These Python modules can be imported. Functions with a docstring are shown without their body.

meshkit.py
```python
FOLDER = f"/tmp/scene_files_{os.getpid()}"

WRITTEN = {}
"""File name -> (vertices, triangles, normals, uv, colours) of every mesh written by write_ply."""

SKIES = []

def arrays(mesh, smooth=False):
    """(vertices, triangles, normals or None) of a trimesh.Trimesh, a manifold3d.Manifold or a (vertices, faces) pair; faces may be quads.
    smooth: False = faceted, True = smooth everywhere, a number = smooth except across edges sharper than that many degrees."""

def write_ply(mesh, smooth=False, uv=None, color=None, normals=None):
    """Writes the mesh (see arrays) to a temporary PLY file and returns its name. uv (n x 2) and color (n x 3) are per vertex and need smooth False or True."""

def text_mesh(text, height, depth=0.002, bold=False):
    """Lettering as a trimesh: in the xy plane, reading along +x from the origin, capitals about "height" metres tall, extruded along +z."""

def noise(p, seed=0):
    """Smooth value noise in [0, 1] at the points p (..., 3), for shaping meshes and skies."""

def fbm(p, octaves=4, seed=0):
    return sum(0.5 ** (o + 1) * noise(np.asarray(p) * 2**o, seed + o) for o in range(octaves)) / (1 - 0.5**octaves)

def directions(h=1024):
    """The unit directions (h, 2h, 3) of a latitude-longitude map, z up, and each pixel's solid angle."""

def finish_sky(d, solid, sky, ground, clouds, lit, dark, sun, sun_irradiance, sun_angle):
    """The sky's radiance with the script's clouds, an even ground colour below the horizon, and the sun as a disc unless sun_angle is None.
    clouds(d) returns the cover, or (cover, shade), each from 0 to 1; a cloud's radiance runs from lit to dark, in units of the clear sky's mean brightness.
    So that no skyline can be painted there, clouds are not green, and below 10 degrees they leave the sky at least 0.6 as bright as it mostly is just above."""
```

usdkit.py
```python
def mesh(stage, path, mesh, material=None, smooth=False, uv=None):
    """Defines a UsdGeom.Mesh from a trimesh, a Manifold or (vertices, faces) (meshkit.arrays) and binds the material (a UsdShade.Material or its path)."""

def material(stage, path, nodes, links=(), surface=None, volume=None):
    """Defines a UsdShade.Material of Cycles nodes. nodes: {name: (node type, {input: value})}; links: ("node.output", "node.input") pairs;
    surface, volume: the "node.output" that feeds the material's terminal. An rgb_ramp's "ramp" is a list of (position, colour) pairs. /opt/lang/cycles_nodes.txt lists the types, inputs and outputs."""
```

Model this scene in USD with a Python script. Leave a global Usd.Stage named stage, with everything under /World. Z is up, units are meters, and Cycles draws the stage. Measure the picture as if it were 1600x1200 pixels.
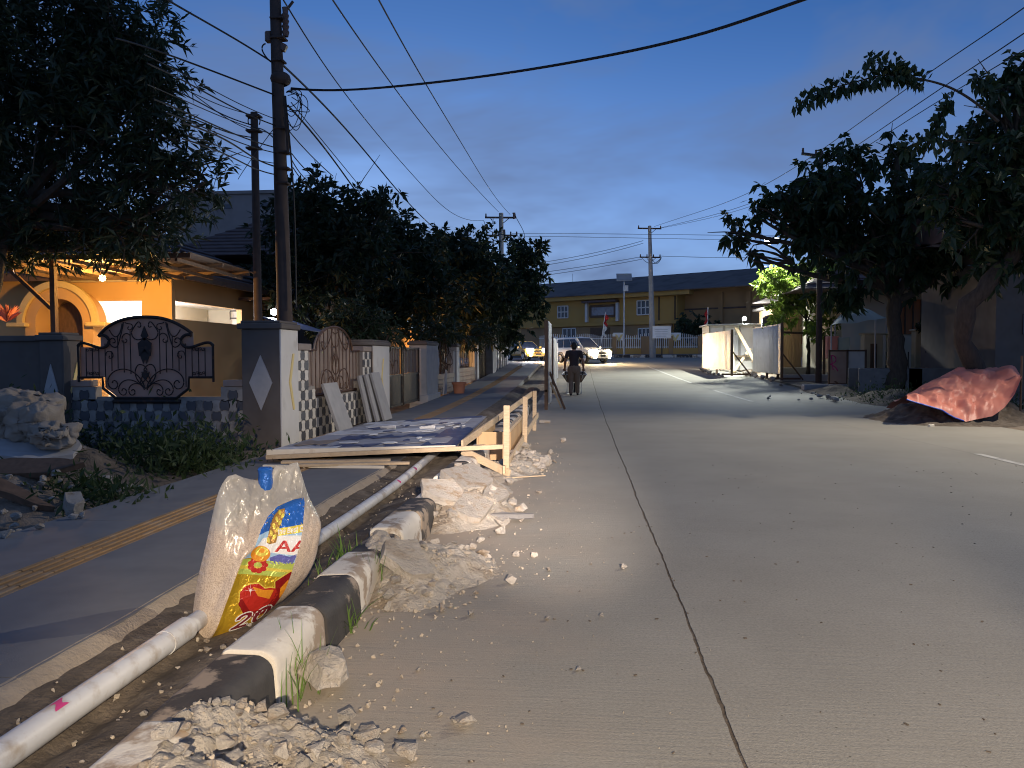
import math, random
import numpy as np, trimesh, usdkit, meshkit
import shapely
from shapely.geometry import Polygon, Point, LineString
from pxr import Usd, UsdGeom, UsdLux, UsdShade, Gf, Sdf, Vt
from scipy.spatial import ConvexHull

stage = Usd.Stage.CreateInMemory()
UsdGeom.Xform.Define(stage, '/World'); UsdGeom.Scope.Define(stage, '/World/Looks')
PI = math.pi
# ---------------------------------------------------------------- camera
CAM = np.array([0.0, 0.0, 1.5]); FPX = 1200.0; VPX, VPY = 905.0, 556.0      # focal length and the road's vanishing point in the 1600 x 1200 photograph
def norm(a): a = np.asarray(a, float); return a / np.linalg.norm(a)
_yc = norm([(VPX-800)/FPX, (600-VPY)/FPX, 1.0])          # world +y in camera space (right, up, forward)
_up = norm(np.array([0, 1.0, 0]) - _yc[1]*_yc)           # world +z in camera space
_xc = np.cross(_yc, _up); _xc = _xc if _xc[0] > 0 else -_xc
R = np.stack([_xc, _yc, _up])                            # rows: world axes in camera space; world = R @ cam
right, upv, fwd = R @ [1, 0, 0], R @ [0, 1, 0], R @ [0, 0, 1]
cam = UsdGeom.Camera.Define(stage, '/World/camera')
m4 = Gf.Matrix4d(*right, 0, *upv, 0, *(-fwd), 0, *CAM, 1)
cam.AddTransformOp().Set(m4)
cam.CreateHorizontalApertureAttr(36.0); cam.CreateVerticalApertureAttr(27.0); cam.CreateFocalLengthAttr(36.0*FPX/1600)
cam.CreateFStopAttr(0.0); cam.CreateFocusDistanceAttr(8.0); cam.CreateExposureAttr(0.0)
cam.CreateClippingRangeAttr((0.05, 5000.0))

def ray(u, v): return R @ np.array([(u-800)/FPX, (600-v)/FPX, 1.0])
def at(u, v, d):
    r = ray(u, v); return CAM + r*(d/r[1])
def on(u, v, z=0.0):
    r = ray(u, v); return CAM + r*((z-CAM[2])/r[2])
def atx(u, v, x):
    r = ray(u, v); return CAM + r*(x/r[0])
def sst(a, b, x):
    t = np.clip((np.asarray(x, float)-a)/(b-a), 0, 1); return t*t*(3-2*t)
def gz(y): return 1.4*sst(16, 70, y)
def gon(u, v, dz=0.0):                                   # where the pixel's ray meets the rising ground
    d = np.arange(1, 120, .05); r = ray(u, v); z = CAM[2]+r[2]*d/r[1]; k = np.argmax(z <= gz(d)+dz)
    return CAM + r*(d[k]/r[1])

# ---------------------------------------------------------------- sky
SUN_EL, SUN_AZ, SKY = math.radians(7.0), math.radians(-14), 0.132         # the sun has set behind cloud at the end of the road: no direct sun
dome = UsdLux.DomeLight.Define(stage, '/World/sky')
dome.GetPrim().SetCustomDataByKey('kind', 'structure')
skym = usdkit.material(stage, '/World/Looks/sky_look', {
    'tc': ('texture_coordinate', {}),
    's': ('sky_texture', {'sky_type': 'single_scattering', 'sun_disc': False, 'sun_elevation': SUN_EL, 'sun_rotation': SUN_AZ, 'altitude': 0.0, 'air_density': 1.0, 'aerosol_density': 0.25, 'ozone_density': 8.0}),
    'mp': ('mapping', {'mapping_type': 'point', 'scale': (1.5, 1.5, 4.6), 'location': (3.1, .7, 0.4)}),
    'n': ('noise_texture', {'scale': 1.5, 'detail': 5.0, 'roughness': 0.55, 'distortion': 0.5}),
    'r': ('rgb_ramp', {'ramp': [(0.42, (0, 0, 0)), (0.64, (1, 1, 1))]}),
    'sx': ('separate_xyz', {}),
    'lo': ('map_range', {'range_type': 'smoothstep', 'from_min': -0.05, 'from_max': 0.42, 'to_min': 0.62, 'to_max': 0.0, 'clamp': True}),
    'veil': ('mix_color', {'blend_type': 'mix', 'b': (2.7, 3.6, 6.6)}),
    'cl': ('mix_color', {'blend_type': 'mix', 'b': (0.85, 1.35, 2.7)}),
    'k': ('math', {'math_type': 'multiply', 'value2': 0.85}), 'sat': ('hsv', {'saturation': 0.93, 'value': 1.0}),
    'b': ('background_shader', {'strength': SKY}),
}, [('tc.generated', 'mp.vector'), ('mp.vector', 'n.vector'), ('n.fac', 'r.fac'), ('r.color', 'k.value1'), ('tc.generated', 'sx.vector'), ('sx.z', 'lo.value'),
    ('lo.result', 'veil.fac'), ('s.color', 'veil.a'), ('k.value', 'cl.fac'), ('veil.result', 'cl.a'), ('cl.result', 'sat.color'), ('sat.color', 'b.color')], surface='b.background')
UsdShade.MaterialBindingAPI.Apply(dome.GetPrim()).Bind(skym)

# ---------------------------------------------------------------- lamps' light (the lamps themselves are built further down)
def aim(x, d, pos):
    d = norm(d); z = -d; a = norm(np.cross([0, 0, 1.0] if abs(z[2]) < .99 else [0, 1.0, 0], z)); b = np.cross(z, a)
    x.AddTransformOp().Set(Gf.Matrix4d(*a, 0, *b, 0, *z, 0, *pos, 1))
def sphere_light(path, pos, power, color, radius=0.06):
    l = UsdLux.SphereLight.Define(stage, path); l.CreateRadiusAttr(radius); l.CreateIntensityAttr(power); l.CreateNormalizeAttr(True)
    l.CreateColorAttr(Gf.Vec3f(*color)); UsdGeom.Xformable(l).AddTranslateOp().Set(Gf.Vec3d(*map(float, pos))); return l
def spot_light(path, pos, target, power, color, cone, soft, radius=0.05):
    l = UsdLux.SphereLight.Define(stage, path); l.CreateRadiusAttr(radius); l.CreateIntensityAttr(power); l.CreateNormalizeAttr(True)
    l.CreateColorAttr(Gf.Vec3f(*color)); s = UsdLux.ShapingAPI.Apply(l.GetPrim()); s.CreateShapingConeAngleAttr(cone); s.CreateShapingConeSoftnessAttr(soft)
    aim(UsdGeom.Xformable(l), np.asarray(target, float)-np.asarray(pos, float), pos); return l
FLOOD = np.array([1.0, -3.0, 2.5])  # unseen floodlight behind the camera, placed to light kerb and rubble
STREET = at(1205, 373, 40)
spot_light('/World/flood_light_wide', FLOOD, (-.05, 4.2, 0.0), 880, (1, .80, .57), 22, .45)
spot_light('/World/flood_light_narrow', FLOOD+[.12, 0, 0], (-.85, 10.0, 0.0), 3900, (1, .84, .74), 8, 1.0)
# ---------------------------------------------------------------- helpers
COUNT, LOC = {}, {'/World': np.zeros(3)}
def numbered(parent, name):
    k = COUNT.get((parent, name), 0); COUNT[(parent, name)] = k+1
    return f'{parent}/{name}' if k == 0 else f'{parent}/{name}_{k:03d}'
def tag(path, label=None, cat=None, group=None, kind=None):
    p = stage.GetPrimAtPath(path)
    for k, v in (('label', label), ('category', cat), ('group', group), ('kind', kind)):
        if v: p.SetCustomDataByKey(k, v)
    return path
def thing(name, label, cat, loc, group=None, kind=None):
    path = numbered('/World', name); x = UsdGeom.Xform.Define(stage, path)
    loc = np.asarray(loc, float); x.AddTranslateOp().Set(Gf.Vec3d(*map(float, loc))); LOC[path] = loc
    return tag(path, label, cat, group, kind)
def obj(name, mesh, mat, parent='/World', smooth=False, label=None, cat=None, group=None, kind=None):
    """One Mesh prim; the mesh is given in world coordinates and stored relative to its parent (or, for a top-level mesh, to its own base)."""
    if isinstance(mesh, (list, tuple)) and not isinstance(mesh[0], np.ndarray): mesh = cat_mesh(mesh)
    v, f = (np.array(mesh.vertices), np.array(mesh.faces)) if hasattr(mesh, 'faces') else (np.asarray(mesh[0], float), np.asarray(mesh[1]))
    used = np.unique(f)
    if len(used) < len(v): mp_ = np.zeros(len(v), int); mp_[used] = np.arange(len(used)); v, f = v[used], mp_[f]
    path = numbered(parent, name)
    if parent == '/World':
        base = np.array([*(v[:, :2].min(0)+v[:, :2].max(0))/2, v[:, 2].min()])
    else: base = LOC[parent]
    LOC[path] = base if parent == '/World' else LOC[parent]
    m = usdkit.mesh(stage, path, (v-base, f), M[mat] if isinstance(mat, str) else mat, smooth=smooth)
    if parent == '/World': m.AddTranslateOp().Set(Gf.Vec3d(*map(float, base)))
    if label or kind or group: tag(path, label, cat, group, kind)
    return path
def cat_mesh(ms):
    vs, fs, n = [], [], 0
    for m in ms:
        v, f = (np.asarray(m.vertices), np.asarray(m.faces)) if hasattr(m, 'faces') else m
        vs.append(v); fs.append(np.asarray(f)+n); n += len(v)
    return np.vstack(vs), np.vstack(fs)
def hull(pts):
    pts = np.asarray(pts, float); h = ConvexHull(pts); used = np.unique(h.simplices); remap = np.zeros(len(pts), int); remap[used] = np.arange(len(used))
    f = h.simplices.copy(); c = pts[used].mean(0)
    for i, t in enumerate(f):
        a, b, d = pts[t]
        if np.dot(np.cross(b-a, d-a), a-c) < 0: f[i] = t[::-1]
    return pts[used], remap[f]
def bx(c, s, rz=0.0, bev=0.0, rx=0.0, ry=0.0):
    """Box of size s about c, edges chamfered by bev."""
    h = np.asarray(s, float)/2; bev = min(bev, h.min()*.9)
    if bev > 0:
        p = [np.array([i, j, k])*h-np.array([i, j, k])*bev*(1-np.eye(3)[a]) for i in (-1, 1) for j in (-1, 1) for k in (-1, 1) for a in range(3)]
        v, f = hull(p)
    else:
        b = trimesh.creation.box(2*h); v, f = np.array(b.vertices), np.array(b.faces)
    M3 = trimesh.transformations.euler_matrix(rx, ry, rz)[:3, :3]
    return v @ M3.T+np.asarray(c, float), f
def bar(p0, p1, w, h, up=(0, 0, 1), bev=0.0):
    """Square timber from p0 to p1, w wide, h tall."""
    p0, p1 = np.asarray(p0, float), np.asarray(p1, float); d = p1-p0; L = np.linalg.norm(d); d = d/L
    up = np.asarray(up, float)
    if abs(np.dot(up, d)) > .98: up = np.array([0, 1.0, 0])
    s = norm(np.cross(d, up)); t = np.cross(s, d)
    v, f = bx((0, 0, 0), (L, w, h), bev=bev)
    return v @ np.stack([d, -s, t])+(p0+p1)/2, f
def tube(pts, r, sides=6, cap=True):
    p = np.asarray(pts, float); n = len(p); r = np.broadcast_to(np.asarray(r, float), (n,))
    t = np.gradient(p, axis=0); t /= np.linalg.norm(t, axis=1, keepdims=True)+1e-12
    ref = np.array([0, 0, 1.0]) if abs(t[:, 2]).mean() < .8 else np.array([0, 1.0, 0.05])
    a = np.cross(t, ref); a /= np.linalg.norm(a, axis=1, keepdims=True)+1e-12; b = np.cross(t, a)
    g = np.arange(sides)*2*PI/sides
    v = (p[:, None]+r[:, None, None]*(np.cos(g)[None, :, None]*a[:, None]+np.sin(g)[None, :, None]*b[:, None])).reshape(-1, 3)
    i, j = np.meshgrid(np.arange(n-1), np.arange(sides), indexing='ij'); k = (j+1) % sides
    q = np.stack([i*sides+j, (i+1)*sides+j, (i+1)*sides+k, i*sides+k], -1).reshape(-1, 4)
    f = np.vstack([q[:, :3], q[:, [0, 2, 3]]])
    if cap:
        v = np.vstack([v, p[0], p[-1]]); c0, c1 = n*sides, n*sides+1; jj = np.arange(sides); kk = (jj+1) % sides
        f = np.vstack([f, np.stack([np.full(sides, c0), jj, kk], 1), np.stack([np.full(sides, c1), (n-1)*sides+kk, (n-1)*sides+jj], 1)])
    return v, f
def lathe(prof, c, n=16, axis='z'):
    prof = np.asarray(prof, float); g = np.arange(n)*2*PI/n
    v = np.stack([prof[:, 0][:, None]*np.cos(g), prof[:, 0][:, None]*np.sin(g), np.repeat(prof[:, 1][:, None], n, 1)], -1).reshape(-1, 3)
    m = len(prof); i, j = np.meshgrid(np.arange(m-1), np.arange(n), indexing='ij'); k = (j+1) % n
    q = np.stack([i*n+j, i*n+k, (i+1)*n+k, (i+1)*n+j], -1).reshape(-1, 4)
    if axis == 'x': v = v[:, [2, 0, 1]]
    if axis == 'y': v = v[:, [1, 2, 0]]
    return v+np.asarray(c, float), np.vstack([q[:, :3], q[:, [0, 2, 3]]])
def prism(poly, depth, origin, ex, ey):
    """A shapely polygon (or points) in the plane of ex, ey at origin, extruded by depth along ex x ey."""
    if not isinstance(poly, Polygon): poly = Polygon(poly)
    if not poly.is_valid: poly = poly.buffer(0)
    if poly.geom_type != 'Polygon': return cat_mesh([prism(g, depth, origin, ex, ey) for g in poly.geoms])
    m = trimesh.creation.extrude_polygon(poly, depth, engine='earcut'); ex, ey = norm(ex), norm(ey); ez = np.cross(ex, ey)
    return np.array(m.vertices) @ np.stack([ex, ey, ez])+np.asarray(origin, float), np.array(m.faces)
def grid(xs, ys, fz):
    X, Y = np.meshgrid(xs, ys); Z = fz(X, Y); n, m = X.shape
    i, j = np.meshgrid(np.arange(n-1), np.arange(m-1), indexing='ij'); a = i*m+j
    q = np.stack([a, a+1, a+m+1, a+m], -1).reshape(-1, 4)
    return np.stack([X, Y, Z], -1).reshape(-1, 3), np.vstack([q[:, :3], q[:, [0, 2, 3]]])
def strip(left, right, ys, fz, thick=0.0):
    """A sheet between two edge curves left(y), right(y), with side walls when thick."""
    out = []
    for t in np.linspace(0, 1, 5): out.append(np.stack([left(ys)*(1-t)+right(ys)*t, ys, fz(ys)], -1))
    rows = out
    if thick:
        lo0, lo1 = rows[0].copy(), rows[-1].copy(); lo0[:, 2] -= thick; lo1[:, 2] -= thick; rows = [lo0]+rows+[lo1]
    P = np.stack(rows, 1); n, m = P.shape[:2]; i, j = np.meshgrid(np.arange(n-1), np.arange(m-1), indexing='ij'); a = i*m+j
    q = np.stack([a, a+1, a+m+1, a+m], -1).reshape(-1, 4)
    v, f = P.reshape(-1, 3), np.vstack([q[:, :3], q[:, [0, 2, 3]]])
    if thick:
        for r in (0, n-1):
            k = r*m; f = np.vstack([f, [[k, k+m-1, k+j] if r == 0 else [k, k+j, k+m-1] for j in range(1, m-1)]]) if False else f
        v = np.vstack([v, P[0], P[-1]]); b0, b1 = n*m, n*m+m
        f = np.vstack([f, [[b0, b0+j+1, b0+j] for j in range(1, m-1)], [[b1, b1+j, b1+j+1] for j in range(1, m-1)]])
    return v, f
def fb(x, y, s, o=4, seed=0):
    x = np.asarray(x, float); return meshkit.fbm(np.stack([x*s, np.asarray(y)*s, np.zeros_like(x)+seed*.37], -1), o, seed)-.5
def rock(c, size, rng, n=16, squash=.75, detail=True):
    """An angular broken lump: hull of random points, then roughened."""
    p = rng.normal(size=(n, 3)); p /= np.linalg.norm(p, axis=1, keepdims=True); p *= rng.uniform(.75, 1.0, (n, 1))
    s = np.broadcast_to(np.asarray(size, float), (3,)) if np.ndim(size) else size*rng.uniform(.7, 1.25, 3)*np.array([1, 1, squash])
    v, f = hull(p)
    if detail:
        if np.mean(s) > .075: n_s = 2
        else: n_s = 1
        m = trimesh.Trimesh(v, f, process=False); v, f = m.vertices, m.faces
        for _ in range(n_s): v, f = trimesh.remesh.subdivide(v, f)
        v = v+(meshkit.fbm(v*2.6+rng.uniform(0, 50, 3), 4)[:, None]-.5)*(.30 if n_s == 2 else .42)*v
    a = rng.uniform(0, 2*PI); Rz = np.array([[math.cos(a), -math.sin(a), 0], [math.sin(a), math.cos(a), 0], [0, 0, 1]])
    return (v*s/2) @ Rz.T+np.asarray(c, float), f
def leaves(base, direc, length, width, rng, droop=.25):
    """Folded pointed leaves, vectorised: base points, directions, lengths, widths."""
    n = len(base); d = direc/np.linalg.norm(direc, axis=1, keepdims=True)
    r = rng.normal(size=(n, 3)); s = np.cross(d, r); s /= np.linalg.norm(s, axis=1, keepdims=True)+1e-9; nn = np.cross(s, d)
    L, Wd = np.asarray(length)[:, None], np.asarray(width)[:, None]
    tip = base+d*L; tip[:, 2] -= L[:, 0]*droop
    mid = base+d*L*.45; mid[:, 2] -= L[:, 0]*droop*.25
    a, b = mid+s*Wd/2+nn*Wd*.12, mid-s*Wd/2+nn*Wd*.12
    v = np.stack([base, a, tip, b], 1).reshape(-1, 3); k = np.arange(n)*4
    return v, np.vstack([np.stack([k, k+1, k+2], 1), np.stack([k, k+2, k+3], 1)])
def sag(p0, p1, drop, n=24):
    t = np.linspace(0, 1, n)[:, None]; p = np.asarray(p0)*(1-t)+np.asarray(p1)*t; p[:, 2] -= 4*drop*(t*(1-t))[:, 0]; return p
def spline(pts, n=60):
    from scipy.interpolate import CubicSpline
    p = np.asarray(pts, float); s = np.r_[0, np.cumsum(np.linalg.norm(np.diff(p, axis=0), axis=1))]; return CubicSpline(s, p)(np.linspace(0, s[-1], n))

# ---------------------------------------------------------------- materials
M = {}
def mat(name, c1, c2=None, scale=4.0, rough=.8, bump=0.0, bscale=40.0, dirt=None, dirt_at=(.5, .65), dscale=1.5, metal=0.0, coat=0.0, spec=.4, bdist=.02, vary=0.0, detail=5.0, translucent=0.0, stretch=(1, 1, 1), emit=None):
    c2 = c2 or tuple(.8*x for x in c1)
    N = {'g': ('geometry', {}), 'mp': ('mapping', {'mapping_type': 'point', 'scale': stretch}), 'n': ('noise_texture', {'scale': scale, 'detail': detail, 'roughness': .6}), 'r': ('rgb_ramp', {'ramp': [(.3, c1), (.7, c2)]}),
         'p': ('principled_bsdf', {'roughness': rough, 'metallic': metal, 'coat_weight': coat, 'specular_ior_level': spec})}
    L = [('g.position', 'mp.vector'), ('mp.vector', 'n.vector'), ('n.fac', 'r.fac')]; col = 'r.color'
    if dirt:
        N['dn'] = ('noise_texture', {'scale': dscale, 'detail': 7.0, 'roughness': .62}); N['dr'] = ('rgb_ramp', {'ramp': [(dirt_at[0], (0, 0, 0)), (dirt_at[1], (1, 1, 1))]}); N['dm'] = ('mix_color', {'blend_type': 'mix', 'b': dirt})
        L += [('g.position', 'dn.vector'), ('dn.fac', 'dr.fac'), ('dr.color', 'dm.fac'), (col, 'dm.a')]; col = 'dm.result'
    if vary:
        N['oi'] = ('object_info', {}); N['vr'] = ('map_range', {'from_min': 0.0, 'from_max': 1.0, 'to_min': 1-vary, 'to_max': 1+vary}); N['hv'] = ('hsv', {})
        L += [('oi.random', 'vr.value'), ('vr.result', 'hv.value'), (col, 'hv.color')]; col = 'hv.color'
    L.append((col, 'p.base_color'))
    if bump:
        N['bn'] = ('noise_texture', {'scale': bscale, 'detail': 6.0, 'roughness': .65}); N['b'] = ('bump', {'strength': bump, 'distance': bdist})
        L += [('mp.vector', 'bn.vector'), ('bn.fac', 'b.height'), ('b.normal', 'p.normal')]
    if emit: N['p'][1].update({'emission_color': emit[0], 'emission_strength': emit[1]})
    surf = 'p.BSDF'
    if translucent:
        N['t'] = ('translucent_bsdf', {}); N['mx'] = ('mix_closure', {'fac': translucent}); L += [(col, 't.color'), ('p.BSDF', 'mx.closure1'), ('t.BSDF', 'mx.closure2')]; surf = 'mx.closure'
    M[name] = usdkit.material(stage, f'/World/Looks/{name}', N, L, surface=surf); return M[name]
mat('soil', (.16, .125, .09), (.30, .24, .18), 5, .95, .9, 30, dirt=(.36, .31, .25), dscale=2.2, dirt_at=(.52, .7), bdist=.03)
mat('dark_soil', (.09, .072, .055), (.20, .16, .12), 6, .95, .9, 35, dirt=(.27, .23, .18), dscale=2.5, dirt_at=(.55, .72), bdist=.03)
mat('rubble_dust', (.42, .38, .32), (.56, .51, .44), 7, .95, 1.0, 45, dirt=(.33, .27, .20), dscale=3.0, bdist=.03)
mat('broken_concrete', (.36, .33, .29), (.58, .54, .48), 9, .94, 1.0, 55, dirt=(.33, .25, .17), dscale=9, dirt_at=(.48, .66), vary=.22, bdist=.03)
mat('gravel_tan', (.36, .31, .24), (.48, .42, .34), 9, .92, .3, 60)
mat('joint_dirt', (.085, .065, .045), (.17, .135, .095), 14, .95, .6, 60, dirt=(.22, .19, .15), dscale=6, dirt_at=(.5, .7))
mat('kerb_white', (.74, .70, .61), (.66, .61, .52), 6, .75, .35, 60, dirt=(.37, .29, .21), dscale=3.3, dirt_at=(.50, .56), bdist=.01)
mat('kerb_black', (.040, .038, .037), (.065, .06, .056), 8, .7, .35, 60, dirt=(.34, .27, .20), dscale=3.6, dirt_at=(.53, .59), bdist=.01)
mat('path_concrete', (.15, .15, .155), (.19, .19, .19), 3, .85, .3, 120, dirt=(.22, .20, .17), dscale=1.2, dirt_at=(.58, .8), bdist=.006)
mat('path_edge', (.34, .28, .21), (.42, .35, .27), 6, .92, .8, 40)
mat('tactile_yellow', (.30, .18, .075), (.36, .22, .10), 9, .8, .2, 80, dirt=(.33, .27, .20), dscale=4, dirt_at=(.5, .75), vary=.1)
mat('pvc', (.66, .67, .67), (.58, .59, .59), 5, .42, .05, 30, dirt=(.38, .32, .25), dscale=7, dirt_at=(.50, .72))
mat('pink_paint', (.62, .05, .22), (.55, .06, .2), 20, .6)
mat('wood_pale', (.48, .36, .23), (.60, .47, .31), 5, .75, .25, 70, stretch=(3, 3, 12), dirt=(.40, .30, .19), dscale=5, dirt_at=(.55, .75), vary=.12)
mat('wood_white', (.74, .67, .54), (.80, .74, .62), 5, .7, .2, 70, dirt=(.55, .45, .32), dscale=5, dirt_at=(.6, .8))
mat('wood_dark', (.10, .065, .042), (.16, .10, .065), 6, .85, .3, 60, stretch=(3, 3, 1))
mat('board_blue', (.04, .055, .13), (.06, .08, .17), 5, .5, .15, 30, dirt=(.24, .23, .25), dscale=3, dirt_at=(.55, .75))
mat('board_pale', (.52, .54, .58), (.60, .61, .63), 4, .55, .15, 30, dirt=(.33, .30, .27), dscale=2.5, dirt_at=(.5, .7))
mat('board_grey', (.30, .31, .35), (.38, .38, .41), 4, .55, .15, 30, dirt=(.23, .20, .18), dscale=2.5, dirt_at=(.5, .7))
mat('paper_white', (.78, .78, .76), (.72, .72, .70), 6, .7)
mat('wall_white', (.66, .64, .60), (.58, .56, .52), 2, .85, .2, 90, dirt=(.38, .35, .31), dscale=2.2, dirt_at=(.55, .8), bdist=.006)
mat('wall_grey', (.095, .08, .07), (.14, .12, .105), 2, .85, .3, 60, dirt=(.11, .10, .095), dscale=1.6, dirt_at=(.5, .75), bdist=.008)
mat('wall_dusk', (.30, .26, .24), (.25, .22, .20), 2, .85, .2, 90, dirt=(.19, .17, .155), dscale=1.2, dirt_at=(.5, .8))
mat('tile_dark', (.075, .078, .085), (.10, .10, .11), 8, .55, .1, 60, vary=.18)
mat('tile_white_shaded', (.27, .25, .225), (.36, .335, .30), 8, .6, .1, 60, vary=.12, dirt=(.15, .13, .11), dscale=3, dirt_at=(.5, .7))  # white tile with dirt; shade of the camera-facing wall put into its colour
mat('tile_white', (.58, .55, .49), (.66, .62, .55), 8, .6, .1, 60, vary=.08)
mat('mortar', (.27, .25, .22), (.33, .30, .27), 8, .95, .4, 90)
mat('iron', (.022, .019, .018), (.04, .03, .026), 14, .55, .2, 90, dirt=(.13, .06, .03), dscale=9, dirt_at=(.56, .72), metal=.3)
mat('iron_brown', (.10, .055, .035), (.15, .085, .055), 14, .6, .2, 90, dirt=(.05, .03, .025), dscale=9, dirt_at=(.5, .72), metal=.2)
mat('sheet_pink', (.40, .33, .29), (.46, .385, .335), 2, .55, .05, 20, translucent=.38, dirt=(.33, .25, .21), dscale=1.5, dirt_at=(.5, .8))
mat('orange_wall', (.60, .38, .16), (.64, .42, .19), 1.6, .85, .1, 60)
mat('cream_wall', (.60, .55, .42), (.54, .49, .38), 1.6, .85, .1, 60)
mat('roof_tile', (.085, .06, .055), (.13, .09, .08), 3, .8, .3, 50, vary=.1)
mat('roof_metal', (.10, .085, .08), (.13, .11, .10), 1.2, .85, .1, 10, dirt=(.07, .06, .055), dscale=.5)
mat('zinc', (.42, .42, .45), (.50, .50, .53), 3, .42, .1, 30, dirt=(.34, .26, .22), dscale=2, dirt_at=(.6, .8), metal=.75)
mat('zinc_old', (.22, .20, .19), (.30, .26, .23), 3, .5, .1, 30, dirt=(.2, .11, .06), dscale=2, dirt_at=(.5, .7), metal=.5)
mat('concrete_grey', (.33, .33, .33), (.42, .41, .40), 4, .88, .3, 60, dirt=(.25, .23, .21), dscale=2, dirt_at=(.55, .8), vary=.06)
mat('concrete_dark', (.13, .13, .13), (.19, .185, .18), 4, .9, .3, 60, vary=.1)
mat('pole_concrete', (.30, .28, .26), (.38, .36, .33), 3, .88, .2, 60)
mat('pole_steel', (.055, .04, .033), (.085, .06, .048), 5, .7, .2, 50, metal=.2)
mat('galvanised', (.42, .42, .43), (.5, .5, .5), 5, .45, .05, 30, metal=.7)
mat('cable', (.012, .012, .013), (.02, .02, .02), 5, .6)
mat('insulator', (.10, .06, .045), (.13, .08, .06), 8, .3)
mat('bark', (.055, .042, .032), (.10, .078, .058), 6, .95, .9, 30, stretch=(3, 3, .7), bdist=.03)
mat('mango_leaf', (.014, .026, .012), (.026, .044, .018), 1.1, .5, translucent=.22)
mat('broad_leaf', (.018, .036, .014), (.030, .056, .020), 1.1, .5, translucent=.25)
mat('lit_leaf', (.13, .20, .03), (.20, .28, .05), 2.0, .5, translucent=.35)  # street lamp light put into this brighter leaf colour
mat('grass', (.10, .19, .035), (.19, .30, .07), 5, .6, translucent=.3)
mat('weed', (.022, .042, .014), (.045, .075, .022), 3, .6, translucent=.3)
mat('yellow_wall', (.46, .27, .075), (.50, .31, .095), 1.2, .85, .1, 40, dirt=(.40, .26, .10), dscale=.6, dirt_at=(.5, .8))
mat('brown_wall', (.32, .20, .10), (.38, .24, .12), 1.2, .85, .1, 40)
mat('window_frame', (.72, .70, .66), (.66, .64, .6), 5, .6)
mat('glass_dark', (.03, .035, .05), (.04, .045, .06), 2, .08, spec=.6)
mat('paint_white', (.78, .77, .74), (.72, .71, .68), 4, .5)
mat('road_paint', (.60, .58, .52), (.50, .48, .43), 9, .8, .3, 60, dirt=(.34, .32, .29), dscale=5, dirt_at=(.5, .62))
mat('terracotta', (.42, .17, .09), (.48, .21, .12), 6, .8)
mat('tarp', (.62, .21, .15), (.68, .27, .20), 3, .45, .15, 30, dirt=(.70, .30, .21), dscale=3, dirt_at=(.58, .75))
mat('tarp_blue', (.05, .12, .62), None, 3, .45)
mat('sack_cloth', (.24, .20, .16), (.33, .29, .24), 4, .8, .4, 60, dirt=(.30, .22, .14), dscale=2.2, dirt_at=(.5, .7))
mat('car_white', (.80, .78, .74), (.78, .76, .72), 2, .3, coat=.6)
mat('car_yellow', (.62, .36, .06), (.58, .33, .05), 2, .3, coat=.6)
mat('tyre', (.018, .018, .018), (.025, .024, .023), 8, .85)
mat('rim', (.55, .55, .56), (.6, .6, .6), 5, .3, metal=.9)
mat('black_trim', (.015, .015, .016), (.02, .02, .02), 5, .45)
mat('skin', (.20, .11, .07), (.24, .13, .085), 9, .55)
mat('shirt_dark', (.030, .024, .027), (.042, .034, .036), 9, .9)
mat('trousers', (.14, .11, .085), (.18, .14, .11), 9, .9)
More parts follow.
